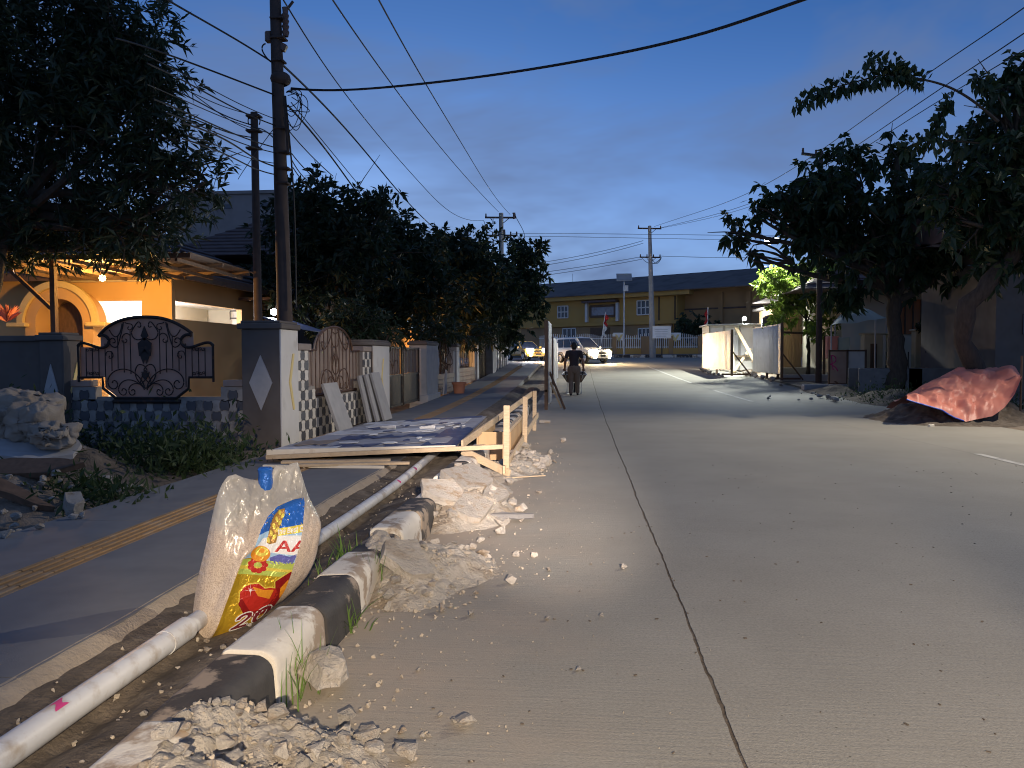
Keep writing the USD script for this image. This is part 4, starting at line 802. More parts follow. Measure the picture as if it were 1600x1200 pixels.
# ---------------------------------------------------------------- sack of husks
ST = norm([.78, .62, 0]); SN = norm([ST[1], -ST[0], 0]); SC0 = np.array([-1.80, 4.18, 0])
def sp(u, v):
    r_ = ray(u, v); t = np.dot(SC0-CAM, SN)/np.dot(r_, SN); return CAM+r_*t
S_OUT = spline(np.array([(297, 1003, 0), (301, 960, 0), (309, 905, 0), (322, 850, 0), (333, 800, 0), (343, 765, 0), (356, 744, 0)]), 40)[:, :2]
S_TOP = np.array([(356, 744), (368, 741), (380, 746), (392, 749), (404, 751), (420, 742), (432, 727), (445, 730), (456, 724), (465, 722)])
S_R = spline(np.array([(465, 722, 0), (474, 750, 0), (487, 785, 0), (500, 812, 0), (498, 840, 0), (489, 878, 0), (468, 912, 0), (440, 938, 0)]), 40)[:, :2]
S_B = spline(np.array([(440, 938, 0), (408, 962, 0), (372, 989, 0), (335, 1001, 0), (297, 1003, 0)]), 24)[:, :2]
S_POLY = Polygon(np.vstack([S_OUT, S_TOP[1:], S_R[1:], S_B[1:-1]])).buffer(0)
FOLD = LineString([(462, 770), (428, 786), (404, 812), (388, 842), (366, 864), (355, 895), (340, 932), (328, 968), (316, 1000)])
FOLD2 = LineString([(465, 722), (470, 775), (500, 815)]); FOLD3 = LineString([(356, 744), (385, 800), (372, 850)])
PRINT_ZONE = Polygon([(x/4+280, y/4+700) for x, y in ((600, 330), (757, 300), (745, 420), (690, 622), (622, 850), (520, 1012), (330, 1158), (160, 1192), (250, 925), (350, 655), (470, 480))])
def s_h(u, v):
    """How far the bag's front stands out from its middle plane."""
    p = np.stack([u, v], -1); pts = shapely.points(p); d = shapely.distance(S_POLY.exterior, pts)
    t = np.clip((v-722)/(1003-722), 0, 1)
    full = .03+.115*sst(.04, .5, t)*(1-.25*sst(.85, 1.0, t)); d0 = 30+25*sst(.1, .6, t)
    k = np.clip(d/d0, 0, 1); h = full*np.sqrt(np.clip(1-(1-k)**2, 0, 1))
    f1 = shapely.distance(FOLD, pts); h = h+.022*np.exp(-(f1/6)**2)*sst(0, 16, d)
    f2 = shapely.distance(FOLD2, pts); h = h+.012*np.exp(-(f2/6)**2)*sst(0, 10, d)
    f3 = shapely.distance(FOLD3, pts); h = h+.008*np.exp(-(f3/6)**2)*sst(0, 10, d)
    w = meshkit.fbm(np.stack([u*.045+v*.02, v*.022, 0*u], -1), 4, 3)-.5; w2 = meshkit.fbm(np.stack([u*.20+v*.05, v*.03, 0*u+2], -1), 3, 8)-.5
    ridg = np.abs(meshkit.fbm(np.stack([u*.10+v*.030, v*.016, 0*u+5], -1), 3, 12)-.5)
    calm = .22+.78*np.clip(shapely.distance(PRINT_ZONE, pts)/14, 0, 1)
    return h+calm*(.026*w+.006*w2-.085*ridg*(1-sst(.25, .55, t))-.018*ridg)*sst(0, 14, d)
def s_pt(u, v, eps=0.0, side=1):
    h = s_h(np.asarray(u, float), np.asarray(v, float)); o = np.array([sp(a, b) for a, b in zip(u, v)])
    return o+SN*((h if side > 0 else -.8*h)+eps)[:, None]
from scipy.spatial import Delaunay
def patch(poly, step):
    """Triangulates a polygon of the bag's flat pattern, edge and inside sampled by step."""
    vs, fs, n = [], [], 0
    for g in getattr(poly, 'geoms', [poly]):
        if g.is_empty or g.geom_type != 'Polygon': continue
        rings = [g.exterior]+list(g.interiors); P = []
        for r_ in rings: P += [r_.interpolate(s).coords[0] for s in np.arange(0, r_.length, step)]+list(r_.coords[:-1])
        x0, y0, x1, y1 = g.bounds; gx, gy = np.meshgrid(np.arange(x0, x1, step), np.arange(y0, y1, step)); q = np.stack([gx.ravel(), gy.ravel()], -1)
        q = q[shapely.contains_xy(g.buffer(-step*.4), q[:, 0], q[:, 1])] if not g.buffer(-step*.4).is_empty else q[:0]
        P = np.unique(np.round(np.vstack([np.array(P), q]), 3), axis=0); tri = Delaunay(P).simplices; c = P[tri].mean(1); tri = tri[shapely.contains_xy(g, c[:, 0], c[:, 1])]
        a = P[tri]; cr = (a[:, 1, 0]-a[:, 0, 0])*(a[:, 2, 1]-a[:, 0, 1])-(a[:, 1, 1]-a[:, 0, 1])*(a[:, 2, 0]-a[:, 0, 0]); tri[cr > 0] = tri[cr > 0][:, ::-1]
        vs.append(P); fs.append(tri+n); n += len(P)
    return np.vstack(vs), np.vstack(fs)
N = {'g': ('geometry', {}), 'sx': ('separate_xyz', {}), 'nz': ('noise_texture', {'scale': 5.0, 'detail': 4.0}), 'ma': ('math', {'math_type': 'multiply_add', 'value2': .22}), 'h': ('map_range', {'range_type': 'smoothstep', 'from_min': .60, 'from_max': .78, 'to_min': 0, 'to_max': 1, 'clamp': True}),
     'v': ('voronoi_texture', {'scale': 150.0}), 'vr': ('rgb_ramp', {'ramp': [(0, (.30, .21, .14)), (.35, (.50, .38, .27)), (.7, (.66, .54, .42))]}), 'n2': ('noise_texture', {'scale': 4.0, 'detail': 3.0}), 'r2': ('rgb_ramp', {'ramp': [(.35, (.46, .44, .40)), (.7, (.60, .58, .53))]}),
     'veil': ('mix_color', {'fac': .30, 'b': (.62, .57, .50)}), 'mx': ('mix_color', {}), 'bm': ('mapping', {'scale': (1.3, 1.3, .35), 'rotation': (0, .35, 0)}), 'bn': ('noise_texture', {'scale': 30.0, 'detail': 5.0, 'distortion': .8}), 'b': ('bump', {'strength': .42, 'distance': .012}), 'p': ('principled_bsdf', {'roughness': .34, 'coat_weight': .5, 'coat_roughness': .16, 'specular_ior_level': .6}),
     't': ('translucent_bsdf', {'color': (.55, .54, .50)}), 'tf': ('math', {'math_type': 'multiply', 'value2': .35}), 'mc': ('mix_closure', {})}
L = [('g.position', 'sx.vector'), ('g.position', 'nz.vector'), ('nz.fac', 'ma.value1'), ('sx.z', 'ma.value3'), ('ma.value', 'h.value'), ('g.position', 'v.vector'), ('v.distance', 'vr.fac'), ('vr.color', 'veil.a'), ('g.position', 'n2.vector'), ('n2.fac', 'r2.fac'), ('veil.result', 'mx.a'), ('r2.color', 'mx.b'), ('h.result', 'mx.fac'), ('mx.result', 'p.base_color'), ('g.position', 'bm.vector'), ('bm.vector', 'bn.vector'), ('bn.fac', 'b.height'), ('b.normal', 'p.normal'), ('p.BSDF', 'mc.closure1'), ('t.BSDF', 'mc.closure2'), ('h.result', 'tf.value1'), ('tf.value', 'mc.fac')]
# the vr ramp reads voronoi distance, which is small at this scale
N['vr'][1]['ramp'] = [(0, (.62, .50, .38)), (.45, (.50, .38, .27)), (.8, (.28, .19, .13))]
M['sack_plastic'] = usdkit.material(stage, '/World/Looks/sack_plastic', N, L, surface='mc.closure')
def foil(name, c, metal=.55, rough=.28):
    M[name] = usdkit.material(stage, f'/World/Looks/{name}', {'g': ('geometry', {}), 'bn': ('noise_texture', {'scale': 30.0, 'detail': 4.0, 'distortion': 1.5}), 'b': ('bump', {'strength': .6, 'distance': .012}), 'p': ('principled_bsdf', {'base_color': c, 'metallic': metal, 'roughness': rough, 'coat_weight': .6, 'coat_roughness': .12})}, [('g.position', 'bn.vector'), ('bn.fac', 'b.height'), ('b.normal', 'p.normal')], surface='p.BSDF')
foil('foil_gold', (.80, .52, .04), .6); foil('foil_blue', (.02, .13, .50), .3); foil('print_white', (.78, .78, .76), 0, .35); foil('print_red', (.50, .03, .02), .1); foil('print_maroon', (.20, .02, .03), .1); foil('print_skyblue', (.38, .58, .78), .1); foil('print_purple', (.12, .13, .42), .1); foil('print_green', (.50, .60, .12), .2); foil('print_orange', (.85, .33, .03), .2); foil('print_brown', (.42, .22, .04), .3); foil('print_lemon', (.85, .68, .10), .3); foil('print_dark_red', (.26, .012, .012), .1)
sack = thing('husk_sack', 'tall clear plastic sack of husks with shiny yellow rice print, standing by the kerb', 'sack', np.array([SC0[0], SC0[1], .02]))
P2, F2 = patch(S_POLY, 3.2)
vf = s_pt(P2[:, 0], P2[:, 1]); vb = s_pt(P2[:, 0], P2[:, 1], side=-1)
obj('bag', cat_mesh([(vf, F2), (vb, F2[:, ::-1])]), 'sack_plastic', sack, smooth=True)
def CR(pts): return [(x/4+280, y/4+700) for x, y in pts]
PRINT = Polygon(CR([(690, 306), (757, 300), (765, 330), (745, 420), (722, 520), (690, 622), (655, 740), (622, 850), (570, 960), (520, 1012), (420, 1082), (330, 1158), (240, 1185), (160, 1192), (200, 1070), (250, 925), (305, 770), (350, 655), (420, 590), (470, 480), (520, 405), (590, 342)])).intersection(S_POLY.buffer(-.5))
_lay = [0]
def pr(name, pts, m, poly=None, smooth=0, curve=False, level=None):
    g = poly if poly is not None else Polygon(CR(pts)).buffer(0)
    if smooth: g = g.buffer(smooth, 4).buffer(-2*smooth, 4).buffer(smooth, 4)
    g = g.intersection(PRINT)
    if g.is_empty: return
    _lay[0] += 1; P, F = patch(g, 2.6); v = s_pt(P[:, 0], P[:, 1], .0022+.0009*(level if level is not None else _lay[0])); obj(name, (v, F), m, 'x' if False else sack, smooth=True)
def circ(x, y, rx, ry=None): return shapely.affinity.scale(Point(x/4+280, y/4+700).buffer(1, 8), rx/4, (ry or rx)/4)
pr('printed_panel', None, 'foil_gold', PRINT, level=0)
pr('blue_print', [(500, 380), (780, 270), (740, 470), (560, 480), (430, 520), (440, 470)], 'foil_blue', level=1)
pr('skyblue_print', [(430, 520), (560, 478), (740, 468), (690, 690), (560, 690), (430, 650), (340, 650)], 'print_skyblue', level=1)
pr('white_band', [(480, 535), (560, 520), (730, 520), (700, 640), (560, 625), (480, 610), (420, 600)], 'print_white', level=2)
pr('mountain_print', [(520, 650), (580, 630), (640, 645), (690, 628), (660, 690), (520, 690)], 'print_purple', smooth=1, level=2)
pr('field_print', [(330, 650), (520, 670), (690, 685), (660, 770), (560, 765), (320, 745)], 'print_green', smooth=1, level=2)
pr('field_print', [(330, 690), (520, 712), (690, 730), (680, 745), (500, 730), (330, 712)], 'print_lemon', level=3)
pr('gold_band', [(570, 480), (745, 455), (735, 500), (575, 522)], 'print_lemon', level=3)
wheat = [(500, 560), (530, 470), (560, 400), (590, 370), (635, 360), (620, 410), (585, 480), (560, 560), (520, 570)]
pr('wheat_print', wheat, 'print_brown', smooth=1.2, level=4)
for k in range(9):
    x, y = 528+k*10.5, 545-k*20; pr('grain_print', None, 'print_lemon', shapely.affinity.rotate(circ(x+(14 if k % 2 else -14), y, 9, 17), 35 if k % 2 else -10), level=5)
for k in range(9):
    a = k*2*PI/9; pr('flower_print', None, 'print_red', circ(445+44*math.cos(a), 695+34*math.sin(a), 20, 16), level=4)
pr('flower_print', None, 'print_orange', circ(460, 625, 62, 48), level=5); pr('flower_print', None, 'print_lemon', circ(468, 612, 40, 30), level=6); pr('flower_print', None, 'print_orange', circ(470, 606, 18, 14), level=7)
heart = Polygon(CR([(400, 812), (450, 808), (490, 840), (520, 835), (560, 840), (575, 880), (550, 940), (500, 985), (430, 1012), (372, 985), (335, 920), (338, 860), (365, 825)])).buffer(3, 6).buffer(-3, 6)
pr('heart_outline', None, 'print_lemon', heart.buffer(2.2), level=4); pr('heart_print', None, 'print_red', heart.buffer(.3), level=5); pr('heart_shade', None, 'print_dark_red', Polygon(CR([(345, 900), (400, 985), (500, 975), (545, 915), (500, 1000), (430, 1020), (360, 985), (330, 930)])).buffer(1), level=6); pr('heart_gleam', None, 'print_orange', Polygon(CR([(420, 830), (480, 850), (540, 850), (520, 900), (450, 880)])).buffer(1), level=6)
h2_ = Polygon(CR([(560, 800), (650, 745), (640, 850), (610, 920), (560, 975), (530, 965), (565, 890)])).buffer(2, 6); pr('heart_outline', None, 'print_lemon', h2_.buffer(1.6), level=4); pr('heart_print', None, 'print_dark_red', h2_, level=5); pr('heart_gleam', None, 'print_orange', Polygon(CR([(590, 840), (635, 790), (625, 850), (590, 900)])).buffer(.8), level=6)
star = Polygon([(400/4+280+r_*math.cos(a), 845/4+700+r_*math.sin(a)) for k, a in enumerate(np.linspace(0, 2*PI, 17)[:-1]) for r_ in [(10 if k % 4 == 0 else 6) if k % 2 == 0 else 1.2]]); pr('star_print', None, 'print_white', star, level=8)
def text_poly(text, bold=True):
    m = meshkit.text_mesh(text, 1.0, .01, bold); z = m.vertices[:, 2].max(); keep = (np.abs(m.vertices[m.faces][:, :, 2]-z) < 1e-4).all(1)
    return shapely.union_all([Polygon(m.vertices[t][:, :2]).buffer(.002) for t in m.faces[keep]])
def lettering(text, c0, c1, hc, m, outline, slant=0.0, ow=1.6, level=6, bold=True):
    """Text whose baseline runs from c0 to c1 in the bag's pattern."""
    g = text_poly(text, bold); x0, y0, x1, y1 = g.bounds; a = np.array(CR([c0])[0]); b = np.array(CR([c1])[0]); e = (b-a)/(x1-x0); upv_ = np.array([slant, -1.0])*hc/4
    g = shapely.affinity.affine_transform(g, [e[0], upv_[0], e[1], upv_[1], a[0]-e[0]*x0, a[1]-e[1]*x0])
    if outline: pr('letter_outline', None, outline, g.buffer(ow), level=level)
    pr('lettering', None, m, g, level=level+1)
lettering('AA', (548, 612), (745, 612), 62, 'print_red', 'print_white', .25, 1.4)
lettering('the Best Qu', (570, 512), (752, 490), 30, 'print_white', None, .2, level=7)
lettering('20', (285, 1100), (520, 1040), 95, 'print_maroon', 'print_white', .45, 1.8)
bt = sp(414, 748); bt = bt+SN*.01
bp = tag(obj('blue_stopper', lathe([(0, -.06), (.036, -.06), (.042, -.02), (.038, .03), (.043, .055), (.036, .066), (0, .060)], bt, 14), 'foil_blue', smooth=35), 'blue plastic roll sticking out of the open top of the husk sack', 'plastic roll')
# ---------------------------------------------------------------- boards over the excavated path, and the timber barrier
Q = [on(418, 704, .30), on(712, 698, .31), on(760, 650, .33), on(578, 661, .33)]
def bq(s, t, dz=0.0): return (1-s)*(1-t)*Q[0]+s*(1-t)*Q[1]+s*t*Q[2]+(1-s)*t*Q[3]+np.array([0, 0, dz])
bb = thing('banner_board', 'large blue and white board with torn sheets laid flat over the dug-up footpath', 'board', (Q[0]+Q[2])/2)
def bpoly(pts, dz, th, m, name):
    pts = Polygon(pts).buffer(0)
    if pts.is_empty: return
    for g in getattr(pts, 'geoms', [pts]):
        tri = trimesh.creation.extrude_polygon(g, 1.0, engine='earcut'); v, f = trimesh.remesh.subdivide(tri.vertices, tri.faces)
        o = np.array([bq(a, b) for a, b in v[:, :2]]); o[:, 2] += dz+th*v[:, 2]+.012*fb(o[:, 0], o[:, 1], 2.5, 3, 2); obj(name, (o, f), m, bb)
bpoly([(0, 0), (1, 0), (1, 1), (0, 1)], -.02, .02, 'board_grey', 'backing')
rb = np.random.default_rng(14)
def torn(a0, a1, b0, b1, n=14, j=.03):
    """A torn strip with ragged long edges."""
    xs_ = np.linspace(a0, a1, n); lo = b0+rb.normal(size=n)*j; hi = b1+rb.normal(size=n)*j; P = list(zip(xs_, lo))+list(zip(xs_[::-1], hi[::-1])); return [(min(max(x, 0), 1), min(max(y, 0), 1)) for x, y in P]
bpoly(torn(.02, .72, .04, .10), .003, .006, 'board_blue', 'torn_sheet'); bpoly(torn(.80, 1, .0, .5, 8), .003, .006, 'board_blue', 'torn_sheet'); bpoly(torn(.3, .97, .93, 1.0, 9, .01), .010, .006, 'board_blue', 'torn_sheet'); bpoly(torn(.0, .75, .46, .62), .005, .006, 'board_pale', 'torn_sheet'); bpoly(torn(.2, .8, .28, .36), .006, .006, 'board_blue', 'torn_sheet'); bpoly(torn(.10, .88, .72, .90, 16), .004, .006, 'board_pale', 'torn_sheet')
bpoly(torn(.55, .93, .10, .24, 10, .025), .006, .005, 'board_grey', 'torn_sheet'); bpoly(torn(.0, .6, .90, 1.0, 10, .01), .007, .004, 'board_pale', 'torn_sheet'); bpoly(torn(.02, .35, .0, .07, 8, .01), .008, .004, 'board_pale', 'torn_sheet'); bpoly(torn(.05, .22, .12, .24, 6, .02), .011, .005, 'sheet_pink', 'torn_sheet')
for k in range(26):
    s, t = rb.uniform(.08, .92), rb.uniform(.05, .9); w, l = rb.uniform(.02, .07), rb.uniform(.015, .04); a = rb.uniform(0, PI); pts = [(s+w*math.cos(a+x)*rb.uniform(.5, 1), t+l*math.sin(a+x)*rb.uniform(.5, 1)) for x in np.linspace(0, 2*PI, 7)[:-1]]
    bpoly(pts, .014+.001*(k % 7), .008, ('paper_white', 'board_pale', 'board_blue', 'board_blue')[k % 4], 'paper_scrap')
for k, (s, t) in enumerate(((.66, .52), (.35, .60))):
    p = bq(s, t, .05); obj('curled_flap', grid(np.linspace(-.16, .16, 6), np.linspace(-.06, .06, 5), lambda X, Y: .05*np.abs(Y/.06)**1.6+.02*np.sin(X*20)) [0]+p if False else (grid(np.linspace(-.12, .12, 6), np.linspace(-.05, .05, 5), lambda X, Y: .05*np.abs(Y/.05)**1.6+.01*np.sin(X*20))[0]+p-[0, 0, .04], grid(np.linspace(-.12, .12, 6), np.linspace(-.05, .05, 5), lambda X, Y: X*0)[1]), 'paper_white', bb)
a, b = bq(-.003, 0, -.025), bq(1.0, 0, -.015)
obj('edge_strip', bar(a+[0, -.012, .0], b+[0, -.012, .0], .02, .075), 'wood_white', bb)
obj('frame_batten', bar(bq(1.0, .02, -.06), bq(1.0, .98, -.06), .05, .05), 'wood_pale', bb); obj('frame_batten', bar(bq(0, .02, -.06), bq(0, .98, -.06), .05, .05), 'wood_dark', bb)
for t in (.25, .5, .75): obj('frame_batten', bar(bq(.02, t, -.06), bq(.98, t, -.06), .05, .05), 'wood_dark', bb)
P1 = on(791, 748, 0.0); PT1 = .87
tb = thing('timber_barrier', 'rough pale timber barrier of posts, rails and braces along the rubble', 'barrier', (-.9, 12, 0))
fa = a+np.array([0, -.02, -.058]); obj('front_beam', bar(fa, (P1[0], P1[1]+.06, .39), .05, .055, bev=.004), 'wood_pale', tb)
posts = [(P1[0], P1[1], 0, .90), (-.86, 12.1, 0, .86), (-.90, 15.4, 0, .80)]
for x, y, z, h in posts: obj('post', bar((x, y, z), (x+.01, y, z+h), .075, .055, bev=.004), 'wood_pale', tb)
ps = np.array(posts)
obj('rail', bar(on(722, 694, .37), (-.95, 15.4, .74), .03, .10, bev=.004), 'wood_pale', tb)
obj('brace', bar(on(722, 704, .30), (P1[0]+.05, P1[1]-.05, .07), .03, .10, bev=.004), 'wood_pale', tb)
obj('lower_rail', bar((P1[0]-.02, P1[1]-.1, .12), (-.84, 15.6, .30), .03, .10, bev=.004), 'wood_pale', tb)
fw_ = thing('formwork_box', 'yellow lit plywood formwork box standing in the rubble behind the barrier posts', 'formwork', (-1.2, 11.8, 0))
obj('side_board', bx((-.98, 11.9, .22), (.025, 2.2, .40)), 'plywood', fw_); obj('end_board', bx((-1.22, 10.85, .22), (.46, .025, .40)), 'plywood', fw_); obj('back_board', bx((-1.44, 11.9, .22), (.025, 2.2, .38)), 'plywood', fw_); obj('top_batten', bx((-1.0, 11.9, .45), (.06, 2.3, .05)), 'wood_pale', fw_)
for k, (u0, v0, u1, v1) in enumerate(((440, 722, 610, 719), (452, 727, 640, 723))):
    tag(obj('loose_plank', bar(on(u0, v0, .19-.0*k), on(u1, v1, .19), .12, .03, bev=.003), 'wood_pale'), ('upper loose plank lying on the footpath under the board', 'lower loose plank lying on the footpath under the board')[k], 'plank')
obj('path_cut_edge', bx((-3.1, on(520, 731, .15)[1], .165), (1.5, .05, .03)), 'wood_white', label='pale batten laid across the cut edge of the footpath', kind=None); tag('/World/path_cut_edge', 'pale batten laid across the cut edge of the footpath', 'batten')
# hoarding sheets seen edge-on
def hoarding(x, y0, y1, h, label, zb=.1, braces=True):
    t = thing('hoarding_panel', label, 'hoarding', (x, (y0+y1)/2, float(gz(y0))))
    g0 = float(gz((y0+y1)/2)); ysn = np.linspace(y0, y1, 90); zs_ = np.array([zb, zb+h])+g0
    Y, Z = np.meshgrid(ysn, zs_); X = x+.016*np.sin(Y*2*PI/.19); n, m = X.shape; i, j = np.meshgrid(np.arange(n-1), np.arange(m-1), indexing='ij'); k = i*m+j
    q = np.stack([k, k+1, k+m+1, k+m], -1).reshape(-1, 4); F = np.vstack([q[:, :3], q[:, [0, 2, 3]]]); V = np.stack([X, Y, Z], -1).reshape(-1, 3); V2 = V+[.003, 0, 0]
    obj('zinc_sheet', cat_mesh([(V, F), (V2, F[:, ::-1])]), 'zinc', t, smooth=True)
    for yy in (y0+.05, y1-.05): obj('post', bar((x-.06, yy, g0-.05), (x-.06, yy, g0+zb+h+.02), .09, .10), 'wood_dark', t)
    for zz_ in (.5, 1.6): obj('rail', bar((x-.06, y0, g0+zz_), (x-.06, y1, g0+zz_), .05, .06), 'wood_dark', t)
    if braces: obj('brace', bar((x+.02, y0+.5, g0+1.0), (x+.45, y0+.1, g0), .04, .05), 'wood_dark', t); obj('brace', bar((x+.02, y0+1.0, g0+.7), (x+.35, y0+.7, g0), .04, .05), 'wood_pale', t)
hoarding(-.84, 20.9, 23.2, 2.3, 'tall zinc hoarding seen edge-on beside the road left of the person')
hoarding(-.90, 27.5, 29.9, 1.85, 'second zinc hoarding seen edge-on behind the tall one', braces=False)
hoarding(-1.0, 33.5, 36.0, 1.6, 'lowest zinc hoarding behind the other two on the left kerb', braces=False)

# ---------------------------------------------------------------- person with a wheelbarrow
import manifold3d as m3
def bones(chain, rad, ref=.02, smooth_it=6):
    sph = lambda p, r: m3.Manifold.sphere(r, 14).translate(tuple(map(float, p)))
    parts = [m3.Manifold.batch_hull([sph(a, ra), sph(b, rb_)]) for a, ra, b, rb_ in chain]
    mm = m3.Manifold.batch_boolean(parts, m3.OpType.Add).refine_to_length(ref).to_mesh(); t = trimesh.Trimesh(mm.vert_properties[:, :3], mm.tri_verts, process=True)
    trimesh.smoothing.filter_taubin(t, iterations=smooth_it); return np.array(t.vertices), np.array(t.faces)
def person(label, loc, J, yaw=0.0, cap=False, scale=1.0, sleeve=.55, shorts=1.0):
    c, s = math.cos(yaw), math.sin(yaw); Rm = np.array([[c, -s, 0], [s, c, 0], [0, 0, 1]])*scale; loc = np.asarray(loc, float)
    W_ = lambda m: (m[0] @ Rm.T+loc, m[1])
    J = {k: np.asarray(v, float) for k, v in J.items()}; ch = []
    ch += [(J['pelvis'], .135, J['belly'], .125), (J['belly'], .125, J['chest'], .145), (J['chest'], .12, J['neck'], .06), (J['neck'], .055, J['head'], .06), (J['head'], .092, J['head']+[0, .01, .045], .090), (J['head']+[0, .055, -.05], .045, J['head'], .08)]
    f_ = np.array([0, 1.0, 0])
    ch += [(J['head']+[0, .092, -.005], .014, J['head']+[0, .085, .03], .010)]+[(J['head']+[m*.09, 0, 0], .018, J['head']+[m*.088, -.01, .02], .02) for m in (-1, 1)]
    for m, n_ in ((-1, 'l'), (1, 'r')):
        sh, el, wr, hip, kn, an = (J[k+n_] for k in ('sh_', 'el_', 'wr_', 'hip_', 'kn_', 'an_'))
        ch += [(J['chest']+[m*.06, 0, .10], .07, sh, .062), (sh, .060, el, .044), (el, .043, wr, .030), (hip, .095, kn, .062), (kn, .060, an, .040), (an, .042, an+[0, .15, -.045], .032), (an+[0, -.02, -.02], .04, an, .04)]
        d = norm(wr-el); pc = wr+d*.055; ch += [(wr, .028, pc, .036)]; sd = norm(np.cross(d, f_)) if abs(np.dot(d, f_)) < .95 else np.array([1.0, 0, 0])
        for k in range(4):
            o = sd*(-.03+.02*k); b0 = pc+o+d*.02; b1 = b0+d*(.035, .042, .040, .030)[k]; b2 = b1+d*.012+f_*.024; b3 = b2-d*.02+f_*.004
            ch += [(b0, .0105, b1, .010), (b1, .010, b2, .0095), (b2, .0095, b3, .009)]
        t0 = pc-sd*.034; t1 = t0-sd*.014+d*.03+f_*.012; ch += [(pc-sd*.018, .014, t0, .013), (t0, .012, t1+f_*.015, .0105)]
    p = thing('person', label, 'person', loc)
    obj('body', W_(bones(ch, .02)), 'skin', p, smooth=60)
    g = .016; sc = [(J['pelvis']+[0, 0, .02], .135+g, J['belly'], .125+g), (J['belly'], .125+g, J['chest'], .145+g), (J['chest'], .12+g, J['neck']-[0, 0, .05], .062)]
    for m, n_ in ((-1, 'l'), (1, 'r')): sh, el = J['sh_'+n_], J['el_'+n_]; sc += [(J['chest']+[m*.06, 0, .10], .075, sh, .074), (sh, .074, sh+(el-sh)*sleeve, .066)]
    obj('shirt', W_(bones(sc, .03, .03)), 'shirt_dark', p, smooth=60)
    tc = [(J['pelvis']+[0, 0, .01], .14+g, J['pelvis']-[0, 0, .05], .13+g)]
    for n_ in 'lr': hip, kn, an = J['hip_'+n_], J['kn_'+n_], J['an_'+n_]; tc += [(hip, .118, kn, .078)]+([(kn, .078, kn+(an-kn)*(shorts-.5)*2*.92, .062)] if shorts > .5 else [])
    obj('trousers', W_(bones(tc, .03, .03)), 'trousers', p, smooth=60)
    hd = J['head']; obj('hair', W_(bones([(hd+[0, -.014, .035], .098, hd+[0, .0, .055], .094), (hd+[0, -.03, -.02], .085, hd+[0, -.014, .03], .095)], .03, .025)), 'hair', p, smooth=60)
    for m in (-1, 1): obj('eye', W_((trimesh.creation.icosphere(1, .010).apply_translation(hd+[m*.032, .089, .008]).vertices, trimesh.creation.icosphere(1, .01).faces)), 'paint_white', p)
    obj('mouth', W_(bones([(hd+[-.02, .094, -.052], .006, hd+[.02, .094, -.052], .006)], .01, .01, 0)), 'skin', p)
    for n_ in 'lr': an = J['an_'+n_]; obj('shoe', W_(bones([(an+[0, -.03, -.04], .042, an+[0, .16, -.05], .038)], .03, .02)), 'black_trim', p, smooth=50)
    if cap: obj('cap', W_(bones([(hd+[0, -.005, .06], .105, hd+[0, .0, .065], .10), (hd+[0, .06, .075], .05, hd+[0, .15, .065], .045)], .03, .025)), 'black_trim', p, smooth=50)
    return p
py_ = gon(897, 619)
wz = py_[2]
person('person in dark t-shirt seen from behind, walking and pushing a wheelbarrow', py_, dict(pelvis=(0, 0, .90), belly=(0, .01, 1.06), chest=(0, .03, 1.26), neck=(0, .05, 1.43), head=(0, .09, 1.545), sh_l=(-.19, .03, 1.36), el_l=(-.27, -.02, 1.10), wr_l=(-.29, .12, .88), sh_r=(.19, .03, 1.36), el_r=(.27, -.02, 1.10), wr_r=(.29, .12, .88),
    hip_l=(-.09, 0, .86), kn_l=(-.10, .10, .48), an_l=(-.10, -.02, .10), hip_r=(.09, 0, .86), kn_r=(.10, .16, .47), an_r=(.11, .30, .10)), scale=1.09, shorts=1.0)
wb = thing('wheelbarrow', 'metal wheelbarrow pushed along the road by the walking person', 'wheelbarrow', py_+[0, 1.1, 0])
Wp = lambda *p: py_+np.array(p)
for m in (-1, 1): obj('handle', tube([Wp(m*.29, .04, .80), Wp(m*.29, .45, .62), Wp(m*.22, 1.0, .46), Wp(m*.08, 1.75, .26)], .018, 8), 'galvanised', wb, smooth=40); obj('grip', tube([Wp(m*.29, .02, .81), Wp(m*.29, .18, .735)], .023, 8), 'black_trim', wb); obj('leg', tube([Wp(m*.24, .85, .50), Wp(m*.26, .72, .06), Wp(m*.20, .95, .05)], .016, 6), 'galvanised', wb)
tr0 = [Wp(x, y, z) for x, y, z in ((-.43, .55, .72), (.43, .55, .72), (.36, 1.75, .80), (-.36, 1.75, .80), (-.26, .72, .45), (.26, .72, .45), (.16, 1.45, .42), (-.16, 1.45, .42))]
tv = np.array(tr0); tf = np.array([[4, 5, 6], [4, 6, 7], [0, 1, 5], [0, 5, 4], [1, 2, 6], [1, 6, 5], [2, 3, 7], [2, 7, 6], [3, 0, 4], [3, 4, 7]]); obj('tray', cat_mesh([(tv, tf), (tv+[0, 0, .006], tf[:, ::-1])]), 'trousers', wb)
obj('tray_rim', tube([tr0[0], tr0[1], tr0[2], tr0[3], tr0[0]], .014, 6), 'galvanised', wb)
wt = obj('tyre', lathe([(.12, -.04), (.19, -.035), (.20, 0), (.19, .035), (.12, .04), (.12, -.04)], Wp(0, 1.78, .20), 20, 'x'), 'tyre', wb, smooth=40); obj('rim', lathe([(0, -.02), (.12, -.03), (.12, .03), (0, .02)], Wp(0, 1.78, .20), 16, 'x'), 'rim', wt)
